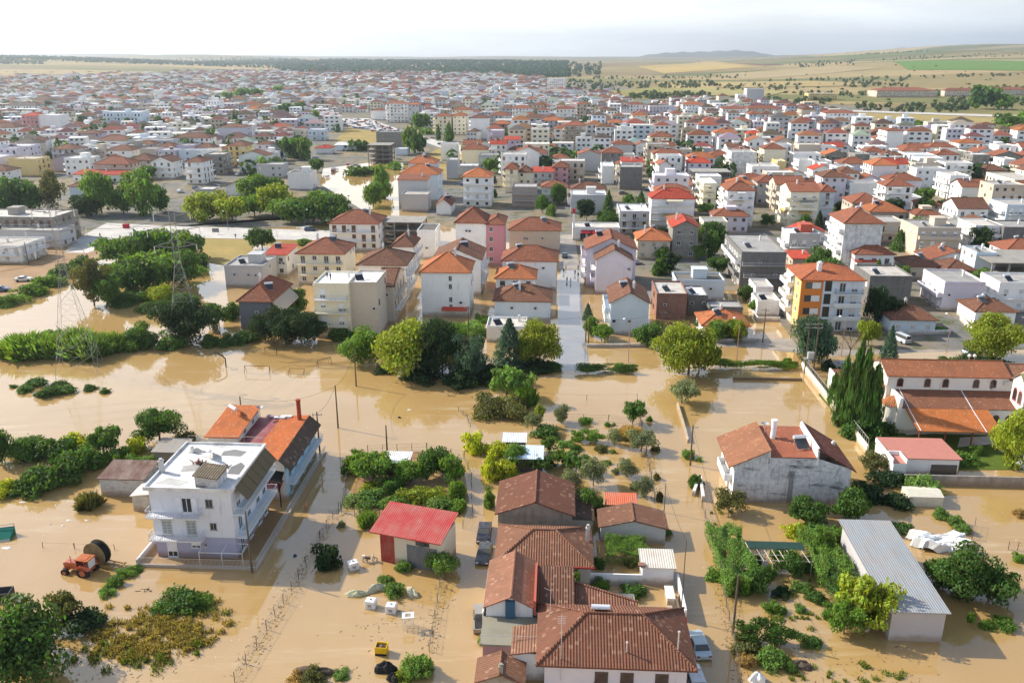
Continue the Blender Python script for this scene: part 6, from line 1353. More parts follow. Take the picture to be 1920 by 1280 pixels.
PLANTS = '''
# dark bushes of the hedge at the left edge
round 5 872 46 66 D
bush 62 862 92 62 D
bush 116 862 80 56 D
bush 160 884 80 62 D
bush 122 908 86 66 D
bush 84 930 92 66 D
bush 46 932 60 40 D
round 198 858 56 62 D
# lime-yellow bushes glowing in the left edge hedge
bush 8 932 46 40 B
bush 140 842 56 34 B
# green bushes around the rusty brick shed and hut
bush 258 850 46 44 B
bush 222 872 54 38 G
bush 322 852 52 34 G
bush 350 832 36 30 W
bush 262 880 60 34 G
# spreading fig tree behind the brick shed
loose 302 838 96 74 D
# battered shrub leaning in the water by the brick shed
grass 168 952 36 30 W
# low drowned grass islets in the upper left water
bush 25 727 16 9 D
bush 46 738 34 15 D
bush 68 724 44 14 D
bush 92 745 50 17 D
bush 112 728 40 14 D
bush 122 738 44 18 D
bush 170 732 28 13 D
bush 200 737 20 13 D
# tall reed clumps around the pylon foot
reed 48 668 72 42 G
reed 92 668 60 40 L
reed 138 664 62 50 G
reed 168 670 66 46 L
reed 204 660 50 36 G
bush 92 640 50 18 G
# dark riverside bushes left of the slate blue house
bush 275 655 72 62 D
bush 318 658 60 36 D
round 352 650 112 92 K
round 402 620 56 52 D
bush 398 650 40 30 D
bush 432 600 40 44 D
# green thicket trees between the two pylons
round 225 500 76 56 G
round 268 505 90 66 D
round 315 500 90 72 G
round 352 490 60 56 D
round 256 555 90 76 D
round 298 545 96 84 G
round 340 540 84 70 D
bush 306 566 70 46 Y
bush 225 520 80 34 G
bush 275 520 90 40 D
bush 335 520 80 40 G
bush 372 505 50 40 D
bush 240 572 80 40 D
bush 290 590 60 26 D
bush 350 572 60 30 D
# ragged dark eucalyptus leaning over the flooded bend
loose 178 578 74 96 W
loose 206 580 50 70 D
# bushes of the river dyke at the left edge
bush 16 574 60 30 G
bush 54 556 58 32 G
bush 92 538 58 30 G
bush 128 518 56 28 D
bush 164 500 52 24 D
# dark garden bushes in front of the slate blue house and cream block
round 498 645 66 62 K
round 536 648 72 72 K
round 578 648 66 66 K
bush 462 645 56 30 D
bush 428 648 40 24 D
round 556 590 44 50 D
bush 640 640 50 36 D
# climber growing on the blank beige stair wall
loose 690 622 36 66 W
# small garden bushes between the alley houses and conifers
bush 846 632 66 34 G
bush 886 630 64 38 L
bush 905 606 34 24 G
# rounded green tree with dark underside left of the big yellow-green tree
round 678 688 74 72 G
# big yellow-green tree in the middle row by the flooded pitch
round 757 712 132 108 Y
# tall dark trees just right of the big yellow-green tree
round 830 706 80 112 K
loose 806 712 44 60 K
loose 858 712 40 58 W
# shaggy grey-green tree between the dark trees and the cedar
loose 884 720 74 96 C
# blue-green cedar in front of the low white flat-roofed house
cone 955 694 92 94 C
# yellow-green tree beside the mouth of the flooded street
round 1012 692 78 92 Y
# dense dark shrubs under the conifers
bush 868 728 70 46 K
bush 790 716 70 30 K
bush 930 716 66 44 K
bush 720 700 44 22 K
bush 1010 700 60 24 K
bush 910 722 60 44 K
bush 990 700 70 32 K
bush 1040 696 44 22 D
# pale bamboo-like willow clump
loose 950 752 66 70 L
loose 978 758 56 66 L
reed 985 760 34 40 G
# brownish bramble dome standing in the water
bush 936 784 96 62 W
# grey-green olive trees of the flooded orchard
olive 1052 797 34 40 O
olive 998 808 30 38 O
olive 1152 837 32 36 O
olive 1202 852 56 48 O
olive 1174 898 42 40 O
olive 1206 936 38 44 O
olive 1112 916 50 66 O
olive 1070 920 42 42 O
# leaning dark fruit tree in the orchard
loose 1186 800 48 52 D
# young bushy fruit trees behind the open metal sheds
loose 1012 800 22 44 Y
loose 1030 852 34 34 G
loose 1046 874 40 34 G
loose 1080 892 50 46 D
loose 1014 890 46 38 D
loose 1104 970 44 56 L
# low green bean rows in the orchard
hedge 1103 828 62 22 G
bush 1098 796 30 14 G
bush 1140 800 14 12 L
bush 1150 798 8 8 L
bush 1020 824 60 8 D
bush 1148 850 12 10 G
# scruffy weeds and seedlings dotted through the flooded orchard
grass 912 770 16 8 W
bush 1030 806 18 12 W
bush 1060 838 30 16 L
bush 1082 846 26 16 D
bush 1128 848 26 18 W
bush 1068 870 26 24 D
bush 1138 870 16 12 L
bush 1100 882 30 26 G
bush 1152 888 18 14 O
bush 1190 918 22 20 O
bush 1228 846 16 16 W
# ragged weeds along the lanes of the flooded orchard
bush 1176 812 34 16 R
grass 1182 822 36 20 R
bush 1012 914 34 20 D
bush 1232 900 14 18 W
bush 1238 940 16 26 W
bush 1218 790 12 16 G
bush 1092 935 30 24 K
bush 1028 876 26 18 K
# lime-yellow vine thickets lining the middle lane
bush 886 848 48 52 B
bush 926 856 52 36 B
bush 922 898 40 64 B
bush 942 902 52 48 B
bush 920 952 22 50 L
round 968 880 56 48 G
# trees and shrubs of the fenced vegetable garden
round 700 906 74 62 G
bush 668 890 46 50 G
bush 672 862 30 28 L
round 770 910 56 46 G
round 812 900 66 62 D
round 850 908 44 56 G
bush 735 925 50 40 D
bush 775 942 64 34 Y
bush 812 938 56 30 Y
bush 862 938 40 50 G
bush 690 950 70 26 L
bush 742 956 66 26 G
# garden rows close behind the red barn
bush 834 960 66 26 L
bush 700 926 44 26 Y
bush 856 962 44 32 G
# dark round bush in the water beside the white tank
bush 616 1062 60 56 K
# bright bushes in front of the red barn
round 826 1082 60 50 L
bush 756 1072 34 26 L
# pale tufts left of the red barn
grass 690 986 30 28 L
bush 640 988 16 18 O
# bushes ringed by sacks
bush 740 1122 44 32 L
bush 724 1094 28 20 L
# lush weed clumps at the bottom of the photo
bush 786 1272 56 58 L
bush 762 1276 46 30 Y
bush 590 1282 50 34 W
bush 560 1284 40 28 R
bush 640 1272 34 16 L
# big dark tree in the bottom left corner
round 52 1296 200 150 D
# scrawny dark shrub beside the white tarp
loose 128 1174 68 66 W
bush 140 1196 96 26 K
# shrubs in a line towards the tractor
bush 236 1082 34 24 L
bush 218 1100 34 26 L
bush 202 1116 32 22 L
bush 254 1072 30 16 G
# dark grassy clumps at the head of the dry grass island
bush 345 1146 84 30 D
bush 310 1148 40 26 G
bush 385 1140 50 20 G
bush 296 1150 30 16 D
# garden shrubs beside the stained house
bush 1304 916 30 34 D
bush 1290 860 26 26 L
bush 1312 866 14 12 L
olive 1366 970 60 54 W
# leafy fig trees in front of the stained house
round 1510 992 68 56 D
round 1592 984 76 66 D
# golden yellow bush beside the fig tree
bush 1486 1010 48 38 B
# dark bushes behind the shade-net pergola
bush 1532 1018 66 42 D
bush 1570 1020 50 44 G
# shrubs in the courtyards among the tiled houses
bush 1172 962 40 34 G
bush 1126 966 30 40 D
bush 1186 1122 52 30 D
bush 1130 1108 36 30 G
bush 1122 1064 28 26 D
bush 1178 1062 26 20 W
bush 1240 1005 30 26 D
bush 922 1216 44 34 L
bush 986 1208 30 22 D
bush 1198 1284 56 40 G
# dark shrubs in the shade of the arbors
round 1420 1112 54 48 D
round 1482 1086 48 50 D
bush 1400 1096 40 34 D
bush 1550 1100 40 44 D
bush 1345 1090 44 30 G
bush 1390 1110 40 34 G
bush 1465 1050 40 34 D
bush 1515 1075 40 40 D
round 1540 1050 40 60 G
bush 1588 1150 50 40 Y
bush 1440 1080 36 26 G
bush 1372 1118 30 22 W
bush 1465 1120 34 26 K
bush 1530 1130 40 30 D
bush 1500 1146 26 18 L
bush 1560 1160 40 34 G
bush 1415 1060 28 24 D
bush 1500 1110 36 26 L
# yellow-green fruit tree at the corner of the metal shed
loose 1618 1196 120 116 Y
loose 1580 1200 70 78 G
# clipped dark hedge box in the right plot
hedge 1437 1206 112 42 D
bush 1520 1214 40 26 D
# small rounded bush behind the dark hedge box
bush 1448 1150 44 28 G
# rough weeds at the corner of the right lane
bush 1450 1258 62 48 L
bush 1402 1226 60 36 W
bush 1398 1250 40 30 R
bush 1482 1262 26 26 L
# huge leafy fig right of the metal shed
round 1800 1136 130 98 D
round 1850 1138 96 78 D
round 1760 1110 60 60 D
# small shrubs at the right edge of the photo
bush 1880 1182 50 26 G
bush 1850 1180 30 20 G
bush 1908 1052 26 22 G
bush 1912 970 26 20 R
loose 1818 1176 16 30 G
# dark tangled shrubs right of the stained house
bush 1626 938 64 44 K
bush 1680 952 64 36 K
olive 1640 890 54 40 W
bush 1664 912 60 36 K
bush 1718 928 74 50 L
bush 1756 926 28 14 B
bush 1690 1000 40 26 D
# leafy vines on the curved wire fence
bush 1764 972 34 24 L
bush 1786 986 34 26 L
bush 1804 1000 30 26 L
# dark cypress group beside the church
cypress 1574 800 30 120 D
cypress 1592 808 32 140 D
cypress 1610 812 32 146 D
cypress 1630 814 34 120 D
cypress 1560 762 20 58 D
cypress 1612 700 12 62 D
bush 1602 818 70 48 D
bush 1640 818 60 52 D
# yellow-green tree in the church garden at the right edge
round 1896 886 92 118 Y
# trimmed hedges in the church garden
hedge 1690 802 50 16 D
bush 1700 806 20 18 L
bush 1828 852 28 24 G
olive 1776 816 26 36 O
bush 1800 872 60 16 G
# big yellow-green plane tree on the avenue corner
round 1290 712 112 104 Y
round 1310 700 66 76 D
# large olive beside the lane entrance
olive 1278 762 58 54 O
# dark round tree before the pale blue corner house wall
round 1213 652 54 48 D
# small street trees in front of the pale blue corner house
round 1108 632 32 40 G
round 1128 642 36 36 G
cone 1102 600 30 30 C
# blue-green pine beside the transformer poles
round 1522 688 78 98 C
# slim yellow-green street tree by the blue block
round 1627 652 38 58 Y
# small blue-green pine on the avenue
cone 1664 684 48 70 C
# spreading yellow-green tree on the avenue near the right edge
round 1855 684 120 92 Y
# dark rounded shrubs under the spreading avenue tree
bush 1830 694 70 32 K
bush 1880 694 50 26 K
bush 1795 690 44 22 D
# clipped hedge strips in the avenue median
hedge 1136 698 112 17 D
hedge 1412 692 158 17 G
hedge 1742 690 92 16 D
hedge 980 700 110 12 K
bush 1475 684 24 20 G
bush 1160 690 26 14 G
bush 1552 694 28 26 K
bush 1770 682 24 20 D
bush 1690 688 30 20 K
# trees screening the orange bungalow
round 1346 642 48 46 G
round 1382 644 40 46 Y
round 1322 622 42 36 D
round 1398 566 32 32 D
round 1416 588 30 28 G
# tall dark trees between the blue block and the grey wall
round 1640 612 44 80 K
round 1668 615 42 60 K
# garden trees before the bluish bungalow
round 1706 622 46 40 K
bush 1762 624 34 18 L
# green tree by the unfinished grey shell house
round 1282 482 40 42 G
olive 1312 488 30 30 L
round 1240 490 26 30 G
# lone tree on the dry field
round 492 468 50 42 D
bush 574 460 34 18 G
# large trees along the main road at the left edge
round 18 402 64 72 D
round 58 398 60 64 D
olive 100 398 56 82 W
round 164 408 52 46 K
round 192 404 66 86 G
round 232 405 44 60 D
round 270 408 74 92 G
round 300 400 40 56 D
# bright sunlit trees in the row by the flooded park
round 384 418 76 62 Y
round 436 420 60 58 Y
round 478 408 60 46 G
round 512 408 64 66 Y
round 546 420 70 48 G
round 588 424 78 58 D
round 634 424 62 62 D
round 604 398 56 44 G
round 474 378 66 40 G
round 520 374 40 44 D
# tall poplar-like trees by the flooded river
cypress 716 372 34 58 G
round 700 390 42 50 G
# thicket on the river bank in mid town
bush 668 330 50 26 D
bush 700 326 40 20 G
bush 736 318 40 18 G
bush 668 284 50 30 D
# leafy trees beside the curved main road
round 768 288 30 52 G
round 786 290 34 40 D
round 880 302 30 34 G
cypress 822 264 9 26 D
cypress 842 266 18 30 D
round 790 248 34 40 D
bush 798 252 36 18 G
# dark garden trees in the left town
round 284 255 16 16 D
round 300 258 18 20 D
round 310 258 18 20 D
cypress 440 234 7 22 D
cypress 447 234 7 22 D
round 534 218 30 26 D
round 562 214 26 24 D
round 592 236 20 30 G
round 552 300 46 50 D
round 570 302 36 44 G
round 596 324 26 30 D
round 495 330 26 36 G
# green square trees in the far left town
round 428 192 26 20 G
round 455 188 30 18 G
round 480 186 26 20 G
round 520 180 22 20 L
'''
for u0, v0, u1, v1, h_, c_, lab in ((20.1, 86.4, 24.2, 98.2, 2.5, 'G', 'thickly leafed vine arbor beside the right lane'), (31.6, 88.5, 35.5, 98.0, 2.7, 'G', 'vine arbor hugging the long metal shed, farther half'), (32.2, 80.5, 35.7, 88.2, 2.5, 'D', 'vine arbor hugging the long metal shed, nearer half'), (7.0, 91.5, 11.6, 95.6, 2.2, 'G', 'leafy vine arbor in the courtyard behind the ribbed-roof outbuilding'), (-.6, 84.6, 3.0, 86.4, 3.1, 'G', 'vine-covered trellis between the hip roof with red gutter and the L-shaped house')):
    t = thing('vine_arbor', lab, 'vine arbor', (u0 + u1) / 2, (v0 + v1) / 2); mk('foliage', crown_me('vine', -1), tuple(c * 1.1 for c in LC[c_]), t, (0, 0, -.05), 0, ((u1 - u0) / 2, (v1 - v0) / 2, h_)); m = MB()
    for a in (-.9, 0, .9):
        for b in (-.9, 0, .9): m.tube((a * (u1 - u0) / 2, b * (v1 - v0) / 2, -.3), (a * (u1 - u0) / 2, b * (v1 - v0) / 2, h_ * .85), .05, n=5)
    m.obj('posts', 'wood', (.4, .34, .26), t)
grp = None; items = []
def flush():
    if not items: return
    its = sorted(items, key=lambda q: float(q[1])); n = len(its)
    for i, q in enumerate(its):
        o_ = ordinal(i, n); ph = grp.split(); lab = grp if n == 1 else f"{o_} of the {grp}"
        plant(q[0], *map(float, q[1:5]), q[5], ' '.join(lab.split()[:16]), grp if n > 1 else None)
for ln in PLANTS.strip().splitlines():
    if ln.startswith('#'): flush(); items = []; grp = ln[2:].strip()
    else: items.append(ln.split())
flush()
# dry grass island in the bottom left, trodden grass and weeds: nobody could count the blades
def tuftfield(name, label, polys, n, rr, hh, cols, seed):
    rs = random.Random(seed); V = []
    for (cx, cy, w_, h_, k) in polys:
        for i in range(k):
            px, py = cx + rs.gauss(0, w_ / 3), cy + rs.gauss(0, h_ / 3); x, y = at(px, py); r = rs.uniform(.3, 1) * rr
            for b_ in range(n):
                a, d = rs.uniform(0, 6.28), r * math.sqrt(rs.random()); bx, by = x + d * math.cos(a), y + d * math.sin(a); h = hh * rs.uniform(.4, 1.1); lx, ly = rs.gauss(0, .3) * h, rs.gauss(0, .3) * h; a2 = rs.uniform(0, 3.14); wx, wy = .05 * math.cos(a2), .05 * math.sin(a2)
                V += [(bx - wx, by - wy, -.02), (bx + wx, by + wy, -.02), (bx + lx * .6 + wx, by + ly * .6 + wy, h * .7), (bx + lx * 1.3, by + ly * 1.3, h)]
    o = mk(name, quadmesh(name, np.array(V)), cols); tag(o, label, 'grass'); o['kind'] = 'stuff'; return o
tuftfield('dry_grass', 'tawny flattened grass of the island at the bottom left', [(280, 1190, 170, 60, 70), (340, 1165, 130, 40, 52), (230, 1215, 110, 40, 50), (190, 1180, 50, 30, 18), (360, 1190, 60, 50, 30), (300, 1225, 60, 20, 10)], 46, .75, .5, (.185, .15, .05), 5)
tuftfield('green_grass', 'green weeds scattered through the island of dry grass', [(350, 1145, 120, 20, 24), (300, 1235, 30, 14, 5), (240, 1225, 120, 50, 14), (370, 1215, 40, 25, 6), (240, 1240, 30, 10, 3)], 46, .7, .55, (.08, .11, .02), 6)
tuftfield('wet_weeds', 'thin weeds poking out of the wet ground in the right plots', [(1500, 1100, 120, 60, 14), (1480, 1160, 100, 30, 12), (1560, 1265, 200, 30, 12), (1640, 1270, 160, 20, 8), (1420, 1225, 60, 40, 14), (1350, 960, 50, 30, 6)], 40, .5, .35, (.12, .15, .03), 8)
# far woods and scattered field shrubs
def wood(name, label, spec, seed, col, hgt=(7, 12)):
    rs = np.random.RandomState(seed); P, Nn, S = [], [], []
    for (x0, x1, y0, y1, n) in spec:
        for i in range(n):
            px, py = rs.uniform(x0, x1), rs.uniform(y0, y1); x, y = at(px, py); z = ground_h(x, y); h = rs.uniform(*hgt); r = h * .45
            k = 26; d = rs.normal(size=(k, 3)); d /= np.linalg.norm(d, axis=1, keepdims=True); p = d * np.array([r, r, h * .5]) * rs.uniform(.7, 1, (k, 1)) + np.array([x, y, z + h * .5]); P.append(p); Nn.append(d + rs.normal(0, .3, (k, 3)) + [0, 0, .4]); S.append(np.full(k, r * .55))
    P, Nn, S = np.concatenate(P), np.concatenate(Nn), np.concatenate(S); n = len(P); Nn /= np.linalg.norm(Nn, axis=1, keepdims=True)
    a = rs.normal(size=(n, 3)); t = np.cross(Nn, a); t /= np.linalg.norm(t, axis=1, keepdims=True); b = np.cross(Nn, t); s = S[:, None]
    v = np.stack([P - t * s, P - b * s * .7, P + t * s, P + b * s * .7], 1).reshape(-1, 3); o = mk(name, quadmesh(name, v), col); tag(o, label, 'wood'); o['kind'] = 'stuff'
wood('pine_wood', 'long dark belt of pine wood beyond the far town', [(560, 1066, 122, 141, 2600), (600, 960, 119, 124, 500), (820, 1060, 132, 142, 500), (1040, 1130, 126, 142, 70), (520, 600, 120, 138, 200)], 3, (.03, .065, .028), (11, 17))
wood('hillside_wood', 'bluish wooded slopes on the horizon at the left', [(-80, 560, 116, 131, 1900), (-80, 90, 124, 136, 250), (200, 330, 122, 132, 160), (380, 560, 118, 126, 500), (120, 200, 126, 132, 90), (330, 420, 126, 131, 60)], 4, (.05, .08, .055), (7, 13))
wood('hedgerow_wood', 'dark hedgerows and copses between the fields at the right', [(1480, 1600, 128, 136, 70), (1270, 1430, 104, 112, 80), (1600, 1745, 121, 124, 70), (1160, 1340, 152, 166, 110), (1180, 1330, 178, 186, 110), (1560, 1700, 152, 164, 60), (1600, 1815, 200, 212, 60), (1770, 1960, 186, 200, 40), (1060, 1160, 150, 175, 80), (1800, 1960, 166, 174, 50), (1440, 1560, 186, 196, 24), (1200, 1330, 100, 110, 60), (1440, 1900, 150, 152, 60), (1500, 1920, 176, 180, 70), (1100, 1400, 142, 146, 60), (1300, 1700, 116, 119, 50), (1650, 1960, 128, 131, 50), (1760, 1960, 106, 110, 40), (1340, 1500, 158, 170, 50)], 5, (.045, .07, .025), (4, 8))
rs_ = random.Random(21)
for i in range(120):
    px, py = rs_.uniform(1090, 1930), rs_.choice((rs_.uniform(140, 188), rs_.uniform(110, 160), rs_.uniform(150, 200)))
    x, y = at(px, py); z = ground_h(x, y)
    if proj(x, y, 0)[0] < 1500 and py > 184: continue
    s = rs_.uniform(2, 4.2); o = mk('field_shrub', crown_me('bush', True), tuple(c * rs_.uniform(.8, 1.3) for c in (.05, .065, .025)), None, (x, y, z - .2), rs_.uniform(0, 6), (s, s, s * 1.3))
    tag(o, 'small dark shrub dotted on the dry fields beyond the town', 'shrub', 'shrubs scattered on the dry fields')
# tree belt at the right where the town meets the fields
for i, (px, py, w_, h_, c) in enumerate(((1700, 250, 30, 18, 'Y'), (1725, 254, 36, 24, 'G'), (1752, 262, 36, 32, 'D'), (1775, 266, 34, 28, 'G'), (1800, 264, 34, 22, 'Y'), (1826, 266, 32, 22, 'G'), (1850, 268, 34, 28, 'D'), (1872, 270, 40, 40, 'G'), (1896, 262, 44, 46, 'D'), (1918, 250, 46, 46, 'G'), (1880, 240, 36, 28, 'D'), (1845, 205, 60, 22, 'D'), (1880, 206, 40, 18, 'G'))):
    plant('round', px, py, w_, h_, c, f"{ordinal(i, 13)} of the trees belt edging the town at the far right", 'tree belt at the far right edge of town')
# trees sprinkled through the far town, seen only as green flecks
def flecks(n, seed):
    rr = random.Random(seed); out = []
    while len(out) < n:
        v = 430 + 1500 * rr.random() ** 1.3; u = rr.uniform(-(v * .66 + 40), min(700, v * .6)); x, y = g2w(u, v); p = proj(x, y, 0)
        if inpoly(p[0], p[1], TOWN) and not any(inpoly(p[0], p[1], q) for q in OPEN) and not hits(u - 1, v - 1, 2, 2, 0): out.append((p[0], p[0], p[1], p[1], 1))
    return out
wood('town_trees', 'green flecks of small trees scattered among the far town roofs', flecks(1000, 77), 6, (.05, .085, .03), (5, 11))
n_ = 0
rs_ = random.Random(5)
while n_ < 230:
    px, py = rs_.uniform(-20, 1930), 150 + 400 * rs_.random() ** 1.15
    if not inpoly(px, py, TOWN) or any(inpoly(px, py, q) for q in OPEN): continue
    u, v = uv(px, py)
    if hits(u - 1, v - 1, 2, 2, .3): continue
    sc_ = proj(*at(px, py), 0)[2]; s = rs_.uniform(4, 8)
    plant(rs_.choice(('round', 'round', 'loose', 'cone')) if s > 5 else 'bush', px, py, s * F / sc_, s * rs_.uniform(.9, 1.5) * F / sc_ * .95, rs_.choice('DDGDKL'), 'small green garden tree squeezed between the houses of the town' if s > 5 else 'small green shrub squeezed between the houses of the town', 'garden greenery among the town houses'); n_ += 1
# ------------------------------------------------------------------ vehicles
CAR = {'hatch': ([(-2.05, .45), (-2.1, .75), (-1.95, .95), (-1.55, 1.42), (.15, 1.47), (.85, 1.0), (1.75, .86), (2.05, .68), (2.08, .4)], (-1.5, -1.55, .15, .85)),
       'saloon': ([(-2.25, .45), (-2.3, .8), (-2.15, .98), (-1.5, 1.0), (-.95, 1.42), (.2, 1.45), (.95, 1.0), (1.95, .88), (2.25, .68), (2.28, .4)], (-1.5, -.95, .2, .95)),
       'pickup': ([(-2.4, .5), (-2.42, .95), (-.75, .97), (-.55, 1.6), (.5, 1.62), (1.1, 1.08), (2.1, .98), (2.35, .7), (2.38, .45)], (-.75, -.55, .5, 1.1)),
       'van': ([(-2.4, .45), (-2.45, 1.0), (-2.35, 1.95), (.9, 2.0), (1.7, 1.2), (2.3, 1.0), (2.45, .7), (2.46, .4)], (-2.4, -2.35, .9, 1.7))}
def car_meshes(kind):
    prof, _ = CAR[kind]; m = MB(); wd = .86; base = [(prof[-1][0] - .1, .3), (prof[0][0] + .1, .3)]; P = prof + base; n = len(P)
    hw = lambda z: wd if z < 1.0 else wd - (z - 1.0) * .36
    L = [(x, -hw(z), z) for x, z in P]; Rr = [(x, hw(z), z) for x, z in P]; i0 = len(m.v); m.v += L + Rr
    for k in range(n): k2 = (k + 1) % n; m.f.append((i0 + k, i0 + n + k, i0 + n + k2, i0 + k2)); m.mi.append(0)
    m.f.append(tuple(i0 + k for k in range(n))); m.f.append(tuple(i0 + n + k for k in reversed(range(n)))); m.mi += [0, 0]
    if kind == 'pickup':
        m.quad((-2.3, -.7, .99), (-.85, -.7, .99), (-.85, .7, .99), (-2.3, .7, .99), m=1)
    body = m.mesh('body', ['carpaint', 'rubber'], uvs=False)
    a, b, c, d = CAR[kind][1]; zt = {'hatch': 1.42, 'saloon': 1.4, 'pickup': 1.57, 'van': 1.93}[kind]; zb = 1.02 if kind != 'van' else 1.25
    def pane(q, nm): mm = MB(); mm.quad(*q); return mm.mesh(nm, ['glass'], uvs=False)
    w0, w1 = hw(zb) - .06, hw(zt) - .07
    front = pane([(d - .03, -w0, zb + .02), (d - .03, w0, zb + .02), (c + .06, w1, zt + .02), (c + .06, -w1, zt + .02)], 'windscreen') if kind != 'van' else pane([(d - .02, -w0, 1.24), (d - .02, w0, 1.24), (c + .08, w1, 1.94), (c + .08, -w1, 1.94)], 'windscreen')
    rx0, rx1 = (a - .06, b - .03) if kind != 'hatch' else (-1.93, -1.6)
    rear = pane([(rx0 - .01, w0, zb), (rx0 - .01, -w0, zb), (rx1 - .02, -w1, zt - .02), (rx1 - .02, w1, zt - .02)], 'rear_window')
    sd = []
    for s in (-1, 1):
        y0, y1 = s * (hw(zb) + .012), s * (hw(zt - .05) + .012); q = [(a + .12, y0, zb), (d - .22, y0, zb), (c - .05, y1, zt - .06), (b + .12, y1, zt - .06)]; sd.append(pane(q if s < 0 else q[::-1], 'side_window'))
    wm = MB(); wm.tube((0, -.1, 0), (0, .1, 0), .32, .32, 14); wh = wm.mesh('wheel', ['rubber'], uvs=False)
    hl = MB().box(-.03, -.17, -.07, .03, .17, .07).mesh('headlight', ['metal'], uvs=False); return body, front, rear, sd, wh, hl
def car(kind, u, v, yaw, col, label, sink=.0, cat='car', group=None, z=0., name='parked_car'):
    body, fr, re, sd, wh, hl = shared(('car', kind), lambda: car_meshes(kind))
    t = thing(name, label, cat, u, v, z - sink, yaw, group); mk('body', body, col, t); mk('windscreen', fr, col, t); mk('rear_window', re, col, t)
    for s in sd: mk('side_window', s, col, t)
    xf = max(p[0] for p in CAR[kind][0])
    for x in (-1.35, 1.35):
        for y in (-.78, .78): mk('wheel', wh, col, t, (x, y, .32))
    for y in (-.62, .62): mk('headlight', hl, (.8, .8, .8), t, (xf - .02, y, .66)); mk('tail_light', hl, (.35, .02, .02), t, (-xf + .0, y, .82))
    return t
def pcar(kind, px, py, yaw, col, label, **k):
    u, v = uv(px, py); return car(kind, u, v, yaw, col, label, **k)
Q = math.pi / 2
pcar('saloon', 908, 1003, Q + math.pi, (.012, .016, .03), 'dark navy car parked behind the grey car in the flooded middle lane', sink=.22)
pcar('saloon', 908, 1042, -Q - .05, (.05, .055, .06), 'dark grey saloon car half in the water in front of the navy car', sink=.22)
pcar('saloon', 1309, 1213, Q + .12, (.42, .50, .52), 'pale silver-blue car in the shade of the big hip-roofed house', sink=.2)
pcar('hatch', 1302, 1276, Q + .1, (.6, .6, .6), 'pale car cut by the bottom edge beside the big hip-roofed house', sink=.2)
pcar('pickup', 902, 1163, Q + .1, (.30, .27, .24), 'dusty grey pickup truck parked against the old L-shaped house', sink=.25, cat='pickup', name='pickup_truck')
pcar('saloon', 1583, 690, .05, (.42, .43, .44), 'silver car parked by the church garden hedge on the avenue')
pcar('van', 1688, 640, 1.9, (.62, .68, .72), 'white van in the shade of the avenue trees', cat='van', name='parked_van')
pcar('hatch', 1704, 690, .1, (.6, .62, .62), 'pale car half hidden behind the median shrubs', sink=.0)
pcar('hatch', 1822, 664, .3, (.30, .42, .5), 'bluish car under the spreading yellow-green avenue tree')
pcar('saloon', 1059, 482, Q, (.02, .10, .11), 'dark teal car at the dry end of the central street')
pcar('saloon', 282, 438, .1, (.02, .02, .022), 'black car standing alone on the pale main road')
pcar('hatch', 252, 450, .4, (.35, .38, .4), 'grey car behind the thicket at the main road junction')
pcar('pickup', 268, 446, .3, (.2, .22, .24), 'dark pickup beside the grey car at the main road junction', cat='pickup', name='pickup_truck')
pcar('hatch', 582, 433, .1, (.02, .05, .13), 'dark blue car under the trees of the main road')
pcar('saloon', 45, 527, .25, (.72, .72, .7), 'white car parked on the muddy yard at the left edge')
pcar('hatch', 3, 546, .3, (.06, .12, .24), 'blue car cut by the left edge on the muddy yard')
pcar('saloon', 788, 622, .2, (.1, .2, .19), 'green car half sunk behind the big yellow-green tree', sink=.5)
pcar('hatch', 1218, 388, .1, (.6, .6, .58), 'white car on the green lot behind the shops', z=.05)
for i, (px, py, c) in enumerate(((560, 296, (.6, .6, .6)), (568, 300, (.1, .1, .1)), (594, 300, (.62, .62, .6)), (574, 270, (.6, .6, .6)), (555, 266, (.5, .5, .5)), (530, 300, (.3, .45, .42)))):
    pcar('van' if i == 2 else 'hatch', px, py, .1, c, f"{ordinal(i, 6) if 0 else ('white hatchback', 'black car', 'white van', 'pale car', 'grey car', 'green car')[i]} on the dry patch beside the river houses", z=.04, cat='van' if i == 2 else 'car', name='parked_van' if i == 2 else 'parked_car')
rs_ = random.Random(31); k = 0
CP = [(634, 224), (690, 224), (750, 246), (740, 254), (700, 248), (640, 236)]
body, *_r = shared(('car', 'hatch'), lambda: car_meshes('hatch'))
while k < 70:
    px, py = rs_.uniform(632, 760), rs_.uniform(222, 258)
    if not inpoly(px, py, CP): continue
    u, v = uv(px, py); c = rs_.choice(((.6, .6, .6), (.62, .6, .57), (.5, .5, .5), (.05, .05, .06), (.2, .2, .22), (.3, .03, .03), (.04, .08, .2), (.62, .62, .62)))
    o = place(mk('parked_car', body, c), u, v, .08, rs_.choice((0, Q, .4, 2.0))); tag(o, 'tiny car in the crowded car park by the main road in mid town', 'car', 'cars in the crowded car park'); k += 1
for i, (px, py) in enumerate(((800, 262), (812, 261), (822, 264), (826, 272), (843, 276), (856, 288), (838, 274), (770, 250), (784, 255))):
    u, v = uv(px, py); o = place(mk('parked_car', body, ((.05, .05, .06), (.1, .1, .12), (.3, .3, .3))[i % 3]), u, v, .08, -.4); tag(o, 'tiny car on the curved pale road in mid town', 'car', 'cars on the curved main road')
rs_ = random.Random(91); k = 0
